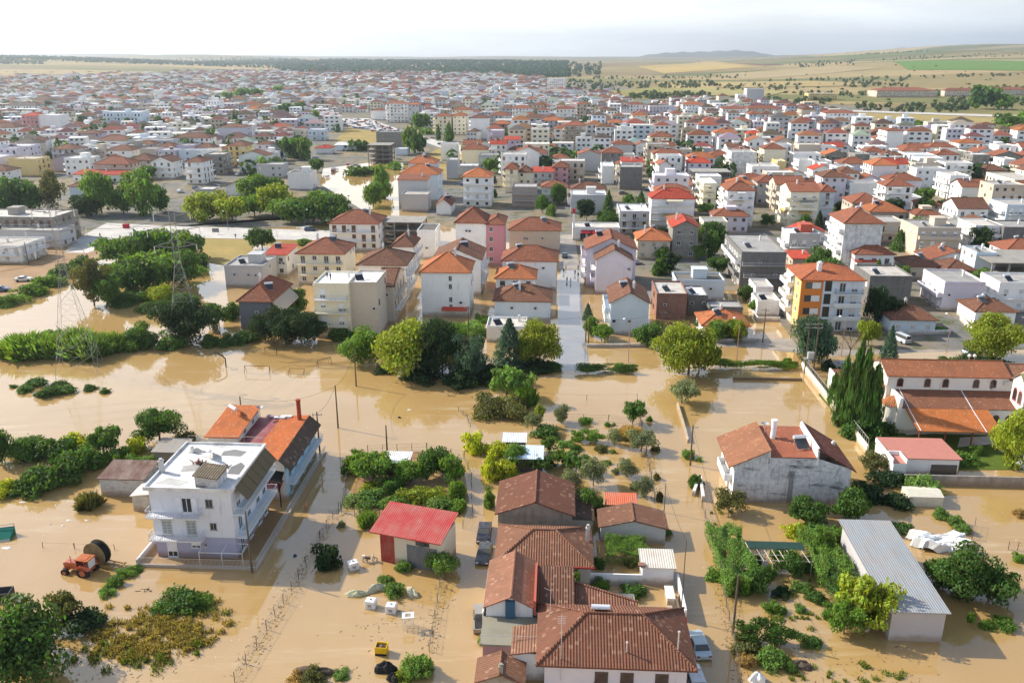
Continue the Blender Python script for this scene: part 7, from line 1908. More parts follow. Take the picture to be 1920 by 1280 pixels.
while k < 80:
    v = rs_.uniform(225, 620); u = rs_.uniform(-v * .5, v * .6); x, y = g2w(u, v); px, py = proj(x, y, 0)[:2]
    if not inpoly(px, py, TOWN) or (v < 330 and px < 1100) or hits(u - 2.4, v - 1.2, 4.8, 2.4, .2): continue
    o = place(mk('parked_car', body, rs_.choice(((.62, .62, .62), (.6, .6, .58), (.05, .05, .06), (.2, .2, .22), (.3, .04, .03), (.06, .1, .2), (.45, .45, .45)))), u, v, .05, rs_.choice((0, Q))); tag(o, 'small parked car in a street between the town houses', 'car', 'cars parked in the town streets'); k += 1
# tractor
u, v = uv(152, 1072); t = thing('tractor', 'old orange tractor with a pale cab window standing in the flood', 'tractor', u, v, -.25, math.pi - .15)
m = MB(); m.prism([(-.2, .9), (1.9, .9), (1.95, 1.55), (1.7, 1.7), (-.2, 1.75)], -.42, .42, 'y'); m.box(1.2, -.5, .7, 2.0, .5, .95); m.tube((.9, .3, 1.7), (.9, .3, 2.6), .05, n=6); m.obj('engine_hood', 'carpaint', (.42, .085, .025), t)
m = MB(); m.box(-1.75, -.75, 2.3, .0, .75, 2.42); m.box(-1.4, -.5, 2.42, -.6, .5, 2.47); m.obj('cab_roof', 'plain', (.42, .11, .03), t)
m = MB()
for x in (-1.65, -.1):
    for y in (-.65, .65): m.tube((x, y, 1.0), (x, y, 2.3), .05, n=5)
m.box(-1.7, -.7, .8, -.1, .7, 1.2); m.obj('cab_frame', 'carpaint', (.35, .06, .03), t)
m = MB(); m.quad((-1.73, .6, 1.25), (-1.73, -.6, 1.25), (-1.73, -.6, 2.25), (-1.73, .6, 2.25)); m.obj('rear_window', 'plain', (.6, .62, .6), t); m = MB(); m.quad((-.05, -.6, 1.3), (-.05, .6, 1.3), (-.05, .6, 2.25), (-.05, -.6, 2.25)); m.obj('windscreen', 'glass', parent=t)
for x, r, w_ in ((-1.0, .8, .22), (1.55, .5, .16)):
    for s in (-1, 1):
        m = MB(); m.tube((x, s * .8 - w_, r), (x, s * .8 + w_, r), r, r, 18); wq = m.obj('wheel', 'rubber', parent=t); m = MB(); m.tube((x, s * (.8) - w_ - .02, r), (x, s * .8 + w_ + .02, r), r * .5, r * .5, 12); m.obj('rim', 'plain', (.4, .12, .05), wq)
for s in (-1, 1):
    m = MB(); m.prism([(-1.9, 1.2), (-1.5, 1.75), (-.6, 1.75), (-.15, 1.2)], s * .8 - .22, s * .8 + .22, 'y'); m.obj('mudguard', 'carpaint', (.40, .07, .025), t)
# hose reel behind it
u, v = uv(186, 1056); t = thing('hose_reel', 'big black irrigation hose reel on a rusty trailer beside the orange tractor', 'hose reel', u, v, -.15, -.25)
for r, a, b, mt in ((1.6, -.55, -.48, 'wood'), (1.6, .48, .55, 'wood')):
    m = MB(); m.tube((0, a, 1.7), (0, b, 1.7), r, r, 28); m.tube((0, a - .02, 1.7), (0, b + .02, 1.7), .5, .5, 14); m.obj('flange', mt, (.30, .22, .11), t)
m = MB()
for k in range(8): y = -.43 + k * .123; m.lathe([(1.42, -.06), (1.5, 0), (1.42, .06), (1.3, 0), (1.42, -.06)], 26, (0, 0, 0))
m.v = [(x, -.43 + .123 * (i // 130) + z, y + 1.7) for i, (x, y, z) in enumerate(m.v)]; m.tube((0, -.47, 1.7), (0, .47, 1.7), 1.38, 1.38, 26); m.obj('hose', 'rubber', parent=t)
m = MB(); m.box(-1.2, -.75, .35, 3.4, -.62, .5); m.box(-1.2, .62, .35, 3.4, .75, .5); m.box(3.2, -.9, .35, 3.4, .9, .5); m.box(1.8, -.75, .3, 1.95, .75, .45)
for y in (-.7, .7): m.tube((0, y, 1.7), (1.0, y, .45), .06, n=5); m.tube((0, y, 1.7), (-1., y, .45), .06, n=5)
m.tube((1.9, 0, .4), (4.4, -.6, 1.2), .06, n=5); m.obj('trailer_frame', 'plain', (.32, .20, .06), t)
for s in (-1, 1): m = MB(); m.tube((0, s * .9 - .1, .3), (0, s * .9 + .1, .3), .38, .38, 14); m.obj('wheel', 'rubber', parent=t)
# tanks, bins and boxes
def tank(px, py, yaw, label, full=True):
    u, v = uv(px, py); t = thing('water_tank', label, 'tank', u, v, -.12, yaw)
    if full:
        m = MB(); m.prism([(-.56, .1), (-.48, .02), (.48, .02), (.56, .1), (.56, 1.0), (.46, 1.1), (-.46, 1.1), (-.56, 1.0)], -.46, .46, 'y'); m.tube((0, 0, 1.1), (0, 0, 1.17), .14, .14, 10); m.obj('bottle', 'plain', (.80, .80, .79), t)
        m = MB(); m.tube((0, 0, 1.17), (0, 0, 1.2), .11, .11, 10); m.obj('cap', 'plain', (.05, .05, .05), t); m = MB(); m.box(-.25, -.475, .35, .2, -.462, .7); m.obj('label_plate', 'plain', (.28, .30, .32), t)
    m = MB(); H = 1.14 if full else 1.75
    for z in ((.15, .45, .75, 1.05) if full else (.1, .5, .95, 1.4, 1.7)):
        for a, b in (((-.6, -.5), (.6, -.5)), ((.6, -.5), (.6, .5)), ((.6, .5), (-.6, .5)), ((-.6, .5), (-.6, -.5))): m.tube((*a, z), (*b, z), .014, n=4)
    for i in range(7):
        x = -.6 + i * .2
        for y in (-.5, .5): m.tube((x, y, .0), (x, y, H - .05), .012, n=4)
    for i in range(1, 5):
        for x in (-.6, .6): m.tube((x, -.5 + i * .2, 0), (x, -.5 + i * .2, H - .05), .012, n=4)
    if not full: m.box(-.65, -.55, 1.68, .65, -.3, 1.76); m.box(-.65, .3, 1.68, .65, .55, 1.76); m.box(-.65, -.3, 1.68, -.3, .3, 1.76); m.box(.3, -.3, 1.68, .65, .3, 1.76)
    m.obj('cage', 'metal', (.72, .72, .72), t); return t
tank(663, 1065, .5, 'white caged water tank beside the dark round bush'); tank(696, 1137, -.15, 'white caged water tank just below the pale sacks, left of the pair'); tank(734, 1146, -.05, 'white caged water tank below the pale sacks, right of the pair'); tank(766, 1176, .15, 'empty pale tank cage standing right of the two white tanks', False)
u, v = uv(716, 1223); t = thing('yellow_crate', 'open bright yellow crate with rusty contents standing in the flood', 'crate', u, v, -.1, -.03)
m = MB(); m.box(-.62, -.5, 0, .62, .5, .1); m.box(-.62, -.5, .1, .62, -.44, 1.1); m.box(-.62, .44, .1, .62, .5, 1.1); m.box(-.62, -.44, .1, -.56, .44, 1.1); m.box(.56, -.44, .1, .62, .44, 1.1); m.obj('crate', 'plain', (.70, .46, .01), t); m = MB(); m.box(-.55, -.43, .6, .55, .43, .85); m.lathe([(.3, .85), (.2, 1.05), (.0, 1.1)], 8); m.obj('contents', 'rust', parent=t); m = MB(); m.box(-.62, -.515, .0, .62, -.505, .35); m.obj('dark_band', 'rubber', parent=t)
def lump(name, mat, col, px, py, w_, d_, h_, seed, label, cat, n=9, yaw=0., z=0.):
    rr = random.Random(seed); m = MB(); N = 22
    for j in range(N // 2 + 1):
        ph = math.pi / 2 * j / (N // 2)
        for i in range(N):
            a = 2 * math.pi * i / N; k = 1 + .16 * math.sin(3 * a + seed) + .12 * math.sin(5 * a + ph * 4) + rr.uniform(-.07, .07); m.v.append((w_ / 2 * math.cos(a) * math.cos(ph) * k, d_ / 2 * math.sin(a) * math.cos(ph) * k, h_ * math.sin(ph) * (1 + .15 * math.sin(4 * a)) + rr.uniform(-.04, .04) * h_ - .03))
    for j in range(N // 2):
        for i in range(N): m.f.append((j * N + i, j * N + (i + 1) % N, (j + 1) * N + (i + 1) % N, (j + 1) * N + i)); m.mi.append(0)
    u, v = uv(px, py, z); o = place(m.obj(name, mat, col), u, v, z, yaw); return tag(o, label, cat)
lump('black_bundle', 'rubber', (.02, .02, .02), 724, 1256, 2.3, 1.3, 1.0, 3, 'glossy black plastic bundle below the yellow crate, upper of two', 'bundle'); lump('black_bundle', 'rubber', (.02, .02, .02), 738, 1274, 1.4, 1.0, .8, 5, 'smaller black plastic bundle cut off near the bottom edge', 'bundle')
lump('sack_row', 'fabric', (.42, .42, .28), 668, 1115, 2.6, .9, .6, 7, 'pale greenish sack heap, left end of the curved row', 'sacks', yaw=.1); lump('sack_row', 'fabric', (.45, .44, .31), 706, 1105, 2.6, 1.0, .7, 9, 'pale greenish sack heap in the middle of the curved row', 'sacks', yaw=.5); lump('sack_row', 'fabric', (.46, .45, .32), 772, 1112, 2.2, 1.1, .7, 12, 'pale greenish sack heap, right end of the curved row', 'sacks', yaw=-.9)
lump('white_tarp', 'fabric', (.72, .72, .70), 126, 1190, 3.2, 1.3, .6, 15, 'crumpled white tarp beside the scrawny shrub at the bottom left', 'tarp'); lump('debris_heap', 'bark', (.2, .15, .1), 590, 1262, 4.2, 1.6, .7, 19, 'brown heap of branches and mud at the bottom edge', 'debris heap'); lump('debris_heap', 'bark', (.1, .07, .05), 1500, 1248, 2.6, 1.4, .6, 23, 'dark brown soil heap beside the lush weeds by the right lane', 'soil heap'); lump('debris_heap', 'bark', (.1, .07, .05), 160, 1178, 5, 1.8, .6, 25, 'dark brush pile behind the white tarp', 'brush pile')
lump('white_sacks', 'fabric', (.7, .69, .66), 1420, 1275, 1.7, 1.2, .9, 29, 'white sacks stacked near the bottom of the right lane', 'sacks'); lump('black_bin_bag', 'rubber', (.02, .02, .02), 32, 1148, 1.3, 1., .8, 31, 'dark bucket-like bundle on the wire pens at the left', 'bundle')
u, v = uv(8, 1120); t = thing('trailer', 'small dark trailer with white side cut by the left edge', 'trailer', u, v, 0, .2); m = MB(); m.box(-2, -.8, .1, .9, .8, .3); m.box(-2, -.8, .3, .9, -.7, 1.0); m.box(-2, .7, .3, .9, .8, 1.0); m.box(.8, -.7, .3, .9, .7, 1.0); m.obj('box', 'plain', (.05, .05, .055), t); m = MB(); m.box(-2, -.83, .3, -.2, -.805, 1.0); m.obj('side_panel', 'plain', (.7, .7, .72), t)
for s in (-1, 1): m = MB(); m.tube((0, s * .95 - .1, .2), (0, s * .95 + .1, .2), .35, .35, 12); m.obj('wheel', 'rubber', parent=t)
u, v = uv(4, 1008); t = thing('net_skip', 'green netting stretched over a metal frame at the left edge', 'net frame', u, v, 0, .3); m = MB(); m.quad((-3, -1, .2), (1.2, -1, .2), (1.4, .8, 1.1), (-3, .8, 1.1)); m.quad((1.2, -1, 0), (1.4, .8, 0), (1.4, .8, 1.1), (1.2, -1, .2)); m.obj('netting', 'fabric', (.02, .14, .10), t); m = MB()
for p, q in (((1.4, .8, -.2), (1.4, .8, 1.5)), ((-3, .8, 1.1), (1.4, .8, 1.1)), ((-3, -1, .2), (1.2, -1, .2)), ((1.4, .8, 1.5), (-3, .8, 1.3))): m.tube(p, q, .05, n=5)
m.obj('frame', 'metal', (.3, .3, .3), t)
# moped by the barn
u, v = uv(694, 1052); t = thing('moped', 'muddy moped with a white fairing leaning beside the red barn', 'moped', u, v, -.1, .2)
for x in (-.6, .6): m = MB(); m.lathe([(.30, -.06), (.34, 0), (.30, .06), (.24, 0), (.30, -.06)], 16); m.v = [(a + x, c, b + .34) for a, b, c in m.v]; m.obj('wheel', 'rubber', parent=t)
m = MB(); m.tube((-.6, 0, .34), (.1, 0, .5), .06, n=6); m.tube((.6, 0, .34), (.42, 0, 1.0), .05, n=6); m.box(-.7, -.14, .6, .05, .14, .8); m.tube((.42, -.3, 1.0), (.42, .3, 1.0), .03, n=5); m.obj('frame', 'plain', (.12, .09, .07), t); m = MB(); m.box(.3, -.2, .5, .5, .2, .95); m.box(-.95, -.15, .75, -.6, .15, 1.05); m.obj('fairing', 'plain', (.66, .62, .55), t)
# ------------------------------------------------------------------ poles, lamps, pylons
def pole(px, py, ty, label, r=.14, arms=0, col=(.16, .12, .085), name='utility_pole'):
    x, y = at(px, py); h = solve_h(x, y, ty); u, v = w2g(x, y); t = thing(name, label, 'pole', u, v)
    m = MB(); m.tube((0, 0, -.5), (0, 0, h), r, r * .62, 8); m.obj('shaft', 'wood', col, t)
    if arms:
        for k in range(arms): m = MB(); m.box(-.8, -.05, h - .5 - k * .7, .8, .05, h - .4 - k * .7); [m.tube((s, 0, h - .4 - k * .7), (s, 0, h - .2 - k * .7), .05, .03, 6) for s in (-.7, 0, .7)]; m.obj('crossarm', 'metal', (.3, .29, .28), t)
    t['h'] = h; del t['h']; return (x, y, h)
PT = {}
for k, a in enumerate(((634, 802, 722, 'bare timber pole in the open water right of the tall chimney pipe', 0), (668, 724, 655, 'timber pole at the edge of the flooded pitch', 0), (600, 850, 772, 'timber pole with bracket at the far end of the white yard fence', 1), (592, 842, 776, 'slim dark pole close beside the bracket pole', 0), (473, 1073, 958, 'dark pole at the front corner of the white house fence', 0), (1374, 1186, 1078, 'leaning timber pole with lamp by the right lane and hedge box', 0), (1294, 872, 796, 'timber pole beside the left corner of the stained house', 1), (726, 848, 797, 'short pole behind the fenced vegetable garden', 0), (879, 652, 574, 'timber pole between the conifers and the slit-windowed block', 1), (1430, 642, 578, 'dark utility pole at the side street by the orange block', 1), (453, 775, 743, 'short dark pole behind the orange roof', 0), (965, 668, 620, 'thin pole in front of the blue-green cedar', 0), (1103, 648, 592, 'left one of two close poles at the mouth of the flooded street', 0), (1098, 640, 596, 'right one of two close poles at the mouth of the flooded street', 0), (1186, 500, 456, 'thin pole behind the mauve gabled houses', 0), (1240, 640, 582, 'dark pole near the brick-fronted flat building', 1), (1508, 700, 604, 'left one of the twin transformer poles by the blue-green pine', 2), (1524, 704, 604, 'right one of the twin transformer poles by the blue-green pine', 2), (54, 498, 454, 'pole in the muddy yard at the left edge', 0), (1690, 600, 560, 'pole behind the white garden wall at the right', 1), (1276, 1160, 1012, 'tall thin steel pole at the corner of the white outbuilding', 0), (1245, 960, 905, 'thin pole by the small gabled house on the lane', 0))):
    PT[k] = pole(*a[:4], arms=a[4], r=.07 if 'thin' in a[3] or 'slim' in a[3] else .15)
u, v = uv(1516, 702); t = thing('transformer', 'pale transformer box hung between the twin poles', 'transformer', u, v, 3.2); m = MB(); m.box(-1., -.5, 0, 1., .5, .25); m.obj('platform', 'metal', (.3, .3, .3), t); m = MB(); m.box(-.6, -.4, .25, .6, .4, 1.5); m.obj('box', 'metal', (.5, .52, .52), t)
u, v = uv(1513, 690); tag(place(MB().box(-.5, -.35, 0, .5, .35, 1.6).obj('cabinet', 'metal', (.62, .62, .58)), u, v), 'pale electric cabinet at the foot of the twin poles', 'cabinet')
def lamp(px, py, ty, label, dirx=1, col=(.42, .27, .25)):
    x, y = at(px, py); h = solve_h(x, y, ty); u, v = w2g(x, y); t = thing('street_lamp', label, 'street lamp', u, v)
    m = MB(); m.tube((0, 0, -.3), (0, 0, h - .6), .09, .06, 8); m.path([(0, 0, h - .6), (-.15 * dirx, 0, h - .25), (-.5 * dirx, 0, h - .05), (-1.0 * dirx, 0, h)], .045, 6); m.obj('post', 'metal', col, t); m = MB(); m.lathe([(.02, -.2), (.25, -.1), (.3, .02), (.2, .14), (.02, .18)], 10, (-1.2 * dirx, 0, h)); m.obj('lamp_head', 'plain', (.78, .78, .76), t)
for a in ((1178, 680, 598, 'slim street lamp in front of the pale blue corner house'), (1381, 675, 596, 'slim street lamp in front of the orange bungalow'), (1577, 668, 593, 'street lamp in front of the pale blue balconies'), (1774, 660, 588, 'street lamp right of the bluish bungalow on the avenue'), (415, 642, 598, 'dark street lamp left of the slate blue house', 1, (.05, .05, .05)), (572, 430, 393, 'green street lamp under the bright trees on the main road', -1, (.05, .14, .08)), (428, 432, 396, 'grey street lamp on the main road left of the green one'), (520, 446, 430, 'short lamp at the edge of the dry field')): lamp(*a)
x, y = at(424, 688); u, v = w2g(x, y); t = thing('street_lamp', 'bent black lamp post leaning out of the flooded pitch', 'street lamp', u, v); m = MB(); m.path([(0, 0, -.3), (0, 0, 1.8), (-.4, 0, 2.3), (-1.6, 0, 3.0), (-2.2, 0, 3.1)], .13, 8); m.obj('post', 'plain', (.04, .03, .03), t); MB().box(-2.7, -.2, 2.98, -2.1, .2, 3.14).obj('lamp_head', 'plain', (.07, .07, .07), t)
def pylon(px, py, ty, label, wb, yaw):
    x, y = at(px, py); h = solve_h(x, y, ty); u, v = w2g(x, y); t = thing('power_pylon', label, 'pylon', u, v, 0, yaw); m = MB()
    W_ = lambda z: wb * (1 - z / (h * .62)) * .5 + .55 if z < h * .62 else .55; C4 = ((-1, -1), (1, -1), (1, 1), (-1, 1)); lev = [h * .62 * (1 - (1 - i / 7) ** 1.35) for i in range(8)] + [h * (.62 + .063 * i) for i in range(1, 7)]
    for a, b in zip(lev, lev[1:]):
        wa, wb_ = W_(a), W_(b)
        for i in range(4):
            c, d = C4[i], C4[(i + 1) % 4]; m.tube((c[0] * wa, c[1] * wa, a), (c[0] * wb_, c[1] * wb_, b), .036, n=4, cap=False)
            m.tube((c[0] * wa, c[1] * wa, a), (d[0] * wb_, d[1] * wb_, b), .018, n=4, cap=False); m.tube((d[0] * wa, d[1] * wa, a), (c[0] * wb_, c[1] * wb_, b), .018, n=4, cap=False); m.tube((c[0] * wb_, c[1] * wb_, b), (d[0] * wb_, d[1] * wb_, b), .018, n=4, cap=False)
    m.obj('lattice', 'metal', (.36, .35, .34), t); arms = []
    for k, (z, L) in enumerate(((h * .72, 4.2), (h * .84, 5.2), (h * .95, 3.6))):
        for s in (-1, 1):
            m = MB()
            for yy in (-.5, .5): m.tube((s * .5, yy, z), (s * L, 0, z + .5), .05, n=4); m.tube((s * .5, yy, z + 1.4), (s * L, 0, z + .5), .04, n=4)
            for f in (.35, .65): m.tube((s * (.5 + (L - .5) * f), .5 * (1 - f), z + .5 * f), (s * (.5 + (L - .5) * f), 0, z + 1.4 - .9 * f), .03, n=4)
            ao = m.obj('crossarm', 'metal', (.22, .21, .2), t); m = MB()
            for q in range(6): m.tube((s * L, 0, z + .4 - q * .24), (s * L, 0, z + .28 - q * .24), .11, .11, 8)
            m.tube((s * L, 0, z + .5), (s * L, 0, z - 1.1), .03, n=4); m.obj('insulator', 'plain', (.62, .6, .54), ao); arms.append((s * L, z - 1.1))
    c_, s_ = math.cos(YAW + yaw), math.sin(YAW + yaw); return [(x + c_ * a, y + s_ * a, z) for a, z in arms]
A1 = pylon(150, 694, 382, 'lattice power pylon rising from the reeds at the left', 6.5, .35); A2 = pylon(352, 640, 392, 'lattice power pylon among the trees left of the slate blue house', 6., .35)
def wire(p, q, sag, label, r=.02, n=12, group=None):
    pts = [(p[0] + (q[0] - p[0]) * i / n, p[1] + (q[1] - p[1]) * i / n, p[2] + (q[2] - p[2]) * i / n - sag * 4 * (i / n) * (1 - i / n)) for i in range(n + 1)]; m = MB(); m.path(pts, r, 4); return tag(m.obj('overhead_wire', 'rubber'), label, 'wire', group)
for i, (p, q) in enumerate(zip(A1, A2)): wire(p, q, 1.6, 'thin power line strung between the two lattice pylons', .03, group='power lines between the pylons')
for i, p in enumerate(A1): wire(p, (p[0] - 80, p[1] - 30, p[2] - 3), 2, 'thin power line leaving the reed pylon to the left', .03, group='power lines leaving the reed pylon')
for a, b, s, l in ((0, 1, 1.2, 'wire from the bare pole to the pole by the pitch'), (0, 2, .8, 'wire from the bare pole to the bracket pole'), (10, 0, 1.6, 'sagging wire above the orange roof to the bare pole'), (6, 5, 1.2, 'wire along the right lane from the stained house pole'), (9, 16, 1., 'wire from the side street pole to the twin poles'), (15, 9, 1.2, 'wire crossing in front of the orange bungalow'), (12, 15, 1.2, 'wire from the street mouth poles past the blue corner house'), (8, 12, 1.4, 'wire crossing the mouth of the flooded street'), (20, 21, .5, 'wire from the tall steel pole to the little house')):
    p, q = PT[a], PT[b]; wire((p[0], p[1], p[2] - .2), (q[0], q[1], q[2] - .2), s, l)
# ------------------------------------------------------------------ fences, walls, goals
def fence(pts, label, h=1.3, step=2.4, col=(.12, .10, .08), net=True, z=0.):
    W_ = [at(px, py) for px, py in pts]; t = bpy.data.objects.new('wire_fence', None); COL.objects.link(t); t.location = (*W_[0], z); tag(t, label, 'fence'); L0 = W_[0]
    post = shared(('post', h), lambda: MB().tube((0, 0, -.3), (0, 0, h), .045, .04, 5).mesh('post', ['wood'], uvs=False)); m = MB(); cnt = 0
    for (a, b) in zip(W_, W_[1:]):
        L = math.dist(a, b); n = max(1, int(L / step)); a_, b_ = (a[0] - L0[0], a[1] - L0[1]), (b[0] - L0[0], b[1] - L0[1])
        for zz in ((.15, h * .5, h - .1) if net else (h - .1,)): m.tube((*a_, zz), (*b_, zz), .012, n=4)
        if net:
            k = int(L / .4)
            for i in range(k): f, g = i / k, (i + 1) / k; m.tube((a_[0] + (b_[0] - a_[0]) * f, a_[1] + (b_[1] - a_[1]) * f, .1), (a_[0] + (b_[0] - a_[0]) * g, a_[1] + (b_[1] - a_[1]) * g, h - .1), .006, n=3, cap=False); m.tube((a_[0] + (b_[0] - a_[0]) * g, a_[1] + (b_[1] - a_[1]) * g, .1), (a_[0] + (b_[0] - a_[0]) * f, a_[1] + (b_[1] - a_[1]) * f, h - .1), .006, n=3, cap=False)
        for i in range(n + 1):
            if cnt < 90: f = i / n; o = mk('post', post, col, t, (a_[0] + (b_[0] - a_[0]) * f, a_[1] + (b_[1] - a_[1]) * f, 0), R.uniform(0, 3)); o.rotation_euler = (R.gauss(0, .05), R.gauss(0, .05), 0); cnt += 1
    m.obj('wire_mesh', 'metal', (.25, .23, .2), t); return t
fence([(440, 1278), (500, 1180), (560, 1085), (600, 1010), (635, 955)], 'dark sagging wire fence running beside the white house road to the bottom edge'); fence([(805, 1220), (825, 1100), (832, 1085)], 'sparse wire fence beside the middle lane below the red barn', 1.1); fence([(640, 960), (650, 900), (690, 850)], 'green netted fence on the road side of the vegetable garden', 1.3, 2., (.03, .07, .05)); fence([(640, 960), (690, 975), (712, 968)], 'green netted fence at the front of the vegetable garden', 1.3, 2., (.03, .07, .05)); fence([(870, 860), (884, 900), (886, 960), (868, 990)], 'overgrown fence between the vegetable garden and the middle lane', 1.3)
fence([(690, 848), (800, 845), (870, 860)], 'dark netted fence along the back of the vegetable garden', 1.4, 2.); fence([(1010, 746), (1100, 750), (1195, 748)], 'thin line of fence stakes across the flooded orchard', 1.1, 5, net=False); fence([(900, 782), (1000, 786), (1140, 790), (1205, 800)], 'second line of fence stakes across the flooded orchard', 1.3, 4); fence([(860, 770), (876, 785), (882, 800)], 'short leaning fence in the water left of the bramble dome', .9, 1.5)
fence([(1195, 760), (1212, 850), (1228, 940)], 'fence line between the orchard and the right lane', 1.4, 3); fence([(1310, 935), (1335, 1010)], 'wire fence at the front garden of the stained house', 1.3); fence([(1388, 1280), (1372, 1190), (1352, 1090)], 'leaning rusty fence by the right lane below the vine arbor', 1.3, 2.2, (.2, .1, .05)); fence([(80, 1026), (140, 1028), (215, 1030)], 'low rusty rail fence left of the hose reel', .8, 2.4, (.24, .12, .06), False); fence([(0, 1160), (60, 1155), (95, 1170)], 'wire pens of bent poles at the left edge', .9, 1.4, (.2, .12, .08)); fence([(0, 1195), (60, 1198), (110, 1195)], 'nearer wire pen of bent poles at the left edge', .9, 1.6, (.2, .12, .08)); fence([(1660, 1000), (1790, 1020), (1822, 1010), (1828, 985)], 'curved wire fence right of the white plastic sheet', 1.2, 2.5); fence([(1890, 1030), (1925, 1032)], 'small rusty gate panel in the water at the right edge', 1.2, 1.0, (.15, .08, .05))
for pts, lab, h, th, mt, c in (([(1270, 760), (1282, 800), (1290, 830)], 'low pale wall along the lane left of the stained house', .7, .25, 'wall', (.5, .45, .38)), ([(1338, 1010), (1346, 1050), (1362, 1085)], 'low curved white wall beside the vine arbor', .8, .22, 'wall', (.72, .68, .6)), ([(1100, 651), (1150, 651), (1212, 650)], 'low white garden wall in front of the pale blue corner house', .8, .25, 'wall', (.74, .73, .7)), ([(1330, 642), (1422, 640)], 'low white wall in front of the orange bungalow', .8, .25, 'wall', (.74, .73, .7)), ([(1684, 628), (1782, 626)], 'white garden wall in front of the bluish bungalow', 1.0, .25, 'wall', (.76, .77, .78)), ([(1800, 600), (1822, 622), (1850, 640)], 'white sloping wall right of the avenue lamp', 1.1, .3, 'wall', (.78, .76, .74)), ([(1404, 575), (1420, 602), (1462, 602)], 'white yard wall left of the orange block', 1.0, .25, 'wall', (.78, .77, .75)), ([(1300, 930), (1312, 900), (1318, 940)], 'white gate pillar wall at the stained house garden', .9, .4, 'wall', (.74, .72, .68)), ([(200, 640), (160, 655)], 'small concrete bank in the water below the reed pylon', .5, 1.2, 'concrete', (.3, .28, .22))):
    m = MB(); P_ = [at(px, py) for px, py in pts]
    for a, b in zip(P_, P_[1:]):
        d = Vector((b[0] - a[0], b[1] - a[1])).normalized(); nx_, ny_ = -d.y * th / 2, d.x * th / 2; m.prism([(a[0] + nx_, a[1] + ny_), (a[0] - nx_, a[1] - ny_), (b[0] - nx_, b[1] - ny_), (b[0] + nx_, b[1] + ny_)], -.4, h)
    tag(m.obj('garden_wall', mt, c), lab, 'wall')
def goal(px, py, yaw, label, w_=3.4, tilt=0.):
    u, v = uv(px, py); t = thing('goal_frame', label, 'goal', u, v, -.05, yaw); m = MB(); m.path([(0, 0, 0), (0, 0, 1.6), (w_, 0, 1.6), (w_, 0, 0)], .05, 6); m.path([(0, 0, 1.6), (.2, 1.3, .0)], .035, 5); m.path([(w_, 0, 1.6), (w_ - .2, 1.3, 0)], .035, 5); m.obj('frame', 'plain', (.12, .08, .05), t); t.rotation_euler = (tilt, 0, YAW + yaw)
goal(458, 700, 0, 'rusty goal frame lying left in the flooded pitch', 5.0, -.35); goal(598, 690, .9, 'small goal frame tilted in the water left of the pitch pole', 3.2, -.2); goal(497, 665, .1, 'little goal frame at the back of the flooded pitch', 2.4); goal(540, 703, 0, 'nearly drowned goal frame in the pitch', 3.0, -.9)
# ------------------------------------------------------------------ people
def person_mesh():
    me = bpy.data.meshes.new('body'); J = [(0, 0, .93), (0, .01, 1.18), (0, 0, 1.42), (0, -.01, 1.53), (0, -.03, 1.66), (.10, 0, .90), (.11, -.04, .50), (.12, .02, .06), (.12, -.13, .02), (-.10, 0, .90), (-.12, .06, .50), (-.13, .10, .06), (-.13, -.05, .02), (.19, 0, 1.40), (.27, .03, 1.13), (.28, -.10, .90), (.285, -.15, .82), (-.19, 0, 1.40), (-.28, .02, 1.13), (-.29, -.09, .90), (-.295, -.14, .82), (0, -.05, 1.76)]
    E_ = [(0, 1), (1, 2), (2, 3), (3, 4), (4, 21), (0, 5), (5, 6), (6, 7), (7, 8), (0, 9), (9, 10), (10, 11), (11, 12), (2, 13), (13, 14), (14, 15), (15, 16), (2, 17), (17, 18), (18, 19), (19, 20)]
    me.from_pydata(J, E_, []); return me
def person(px, py, cols, label, yaw=0., z=0., sink=0.):
    def f():
        o = bpy.data.objects.new('tmp', person_mesh()); COL.objects.link(o); s = o.modifiers.new('s', 'SKIN'); o.modifiers.new('u', 'SUBSURF').levels = 2
        rad_ = [.15, .155, .165, .06, .10, .10, .075, .05, .04, .10, .075, .05, .04, .065, .05, .038, .03, .065, .05, .038, .03, .085]
        for sv, r in zip(o.data.skin_vertices[0].data, rad_): sv.radius = (r, r * .82)
        o.data.skin_vertices[0].data[0].use_root = True; dg = bpy.context.evaluated_depsgraph_get(); me = bpy.data.meshes.new_from_object(o.evaluated_get(dg)); me.name = 'body'
        bpy.data.objects.remove(o); mats = ['skin', 'shirt', 'trousers', 'hair']
        return me
    base = shared('person', f); me = base.copy(); me.materials.clear(); keys = []
    for nm, c in zip(('skin', 'shirt', 'trousers', 'hair'), cols):
        k = f'{nm}_{c}'
        if k not in MATS: b = NB(f'{nm}_cloth' if nm != 'skin' else 'skin'); MATS[k] = b.fin(c, .8, .2)
        me.materials.append(MATS[k])
    for p in me.polygons:
        c = p.center; p.use_smooth = True
        p.material_index = 3 if c.z > 1.72 or (c.z > 1.62 and c.y > .02) else 0 if c.z > 1.47 or (abs(c.x) > .23 and c.z < 1.12) else 1 if c.z > .93 else 2 if c.z > .06 else 3
    u, v = uv(px, py, z); o = place(mk('person', me), u, v, z - sink, yaw); return tag(o, label, 'person')
SK, DK, HB = (.42, .24, .15), (.03, .03, .035), (.03, .02, .015)
person(574, 956, [SK, (.45, .25, .15), (.35, .16, .1), HB], 'bare-chested person wading on the flooded road by the white house', .6, 0, .35)
person(614, 524, [SK, (.05, .05, .06), DK, HB], 'left person in dark clothes on the white flat roof', .2, 12.25); person(620, 525, [SK, (.08, .09, .12), DK, HB], 'right person in dark clothes on the white flat roof', -.4, 12.25)
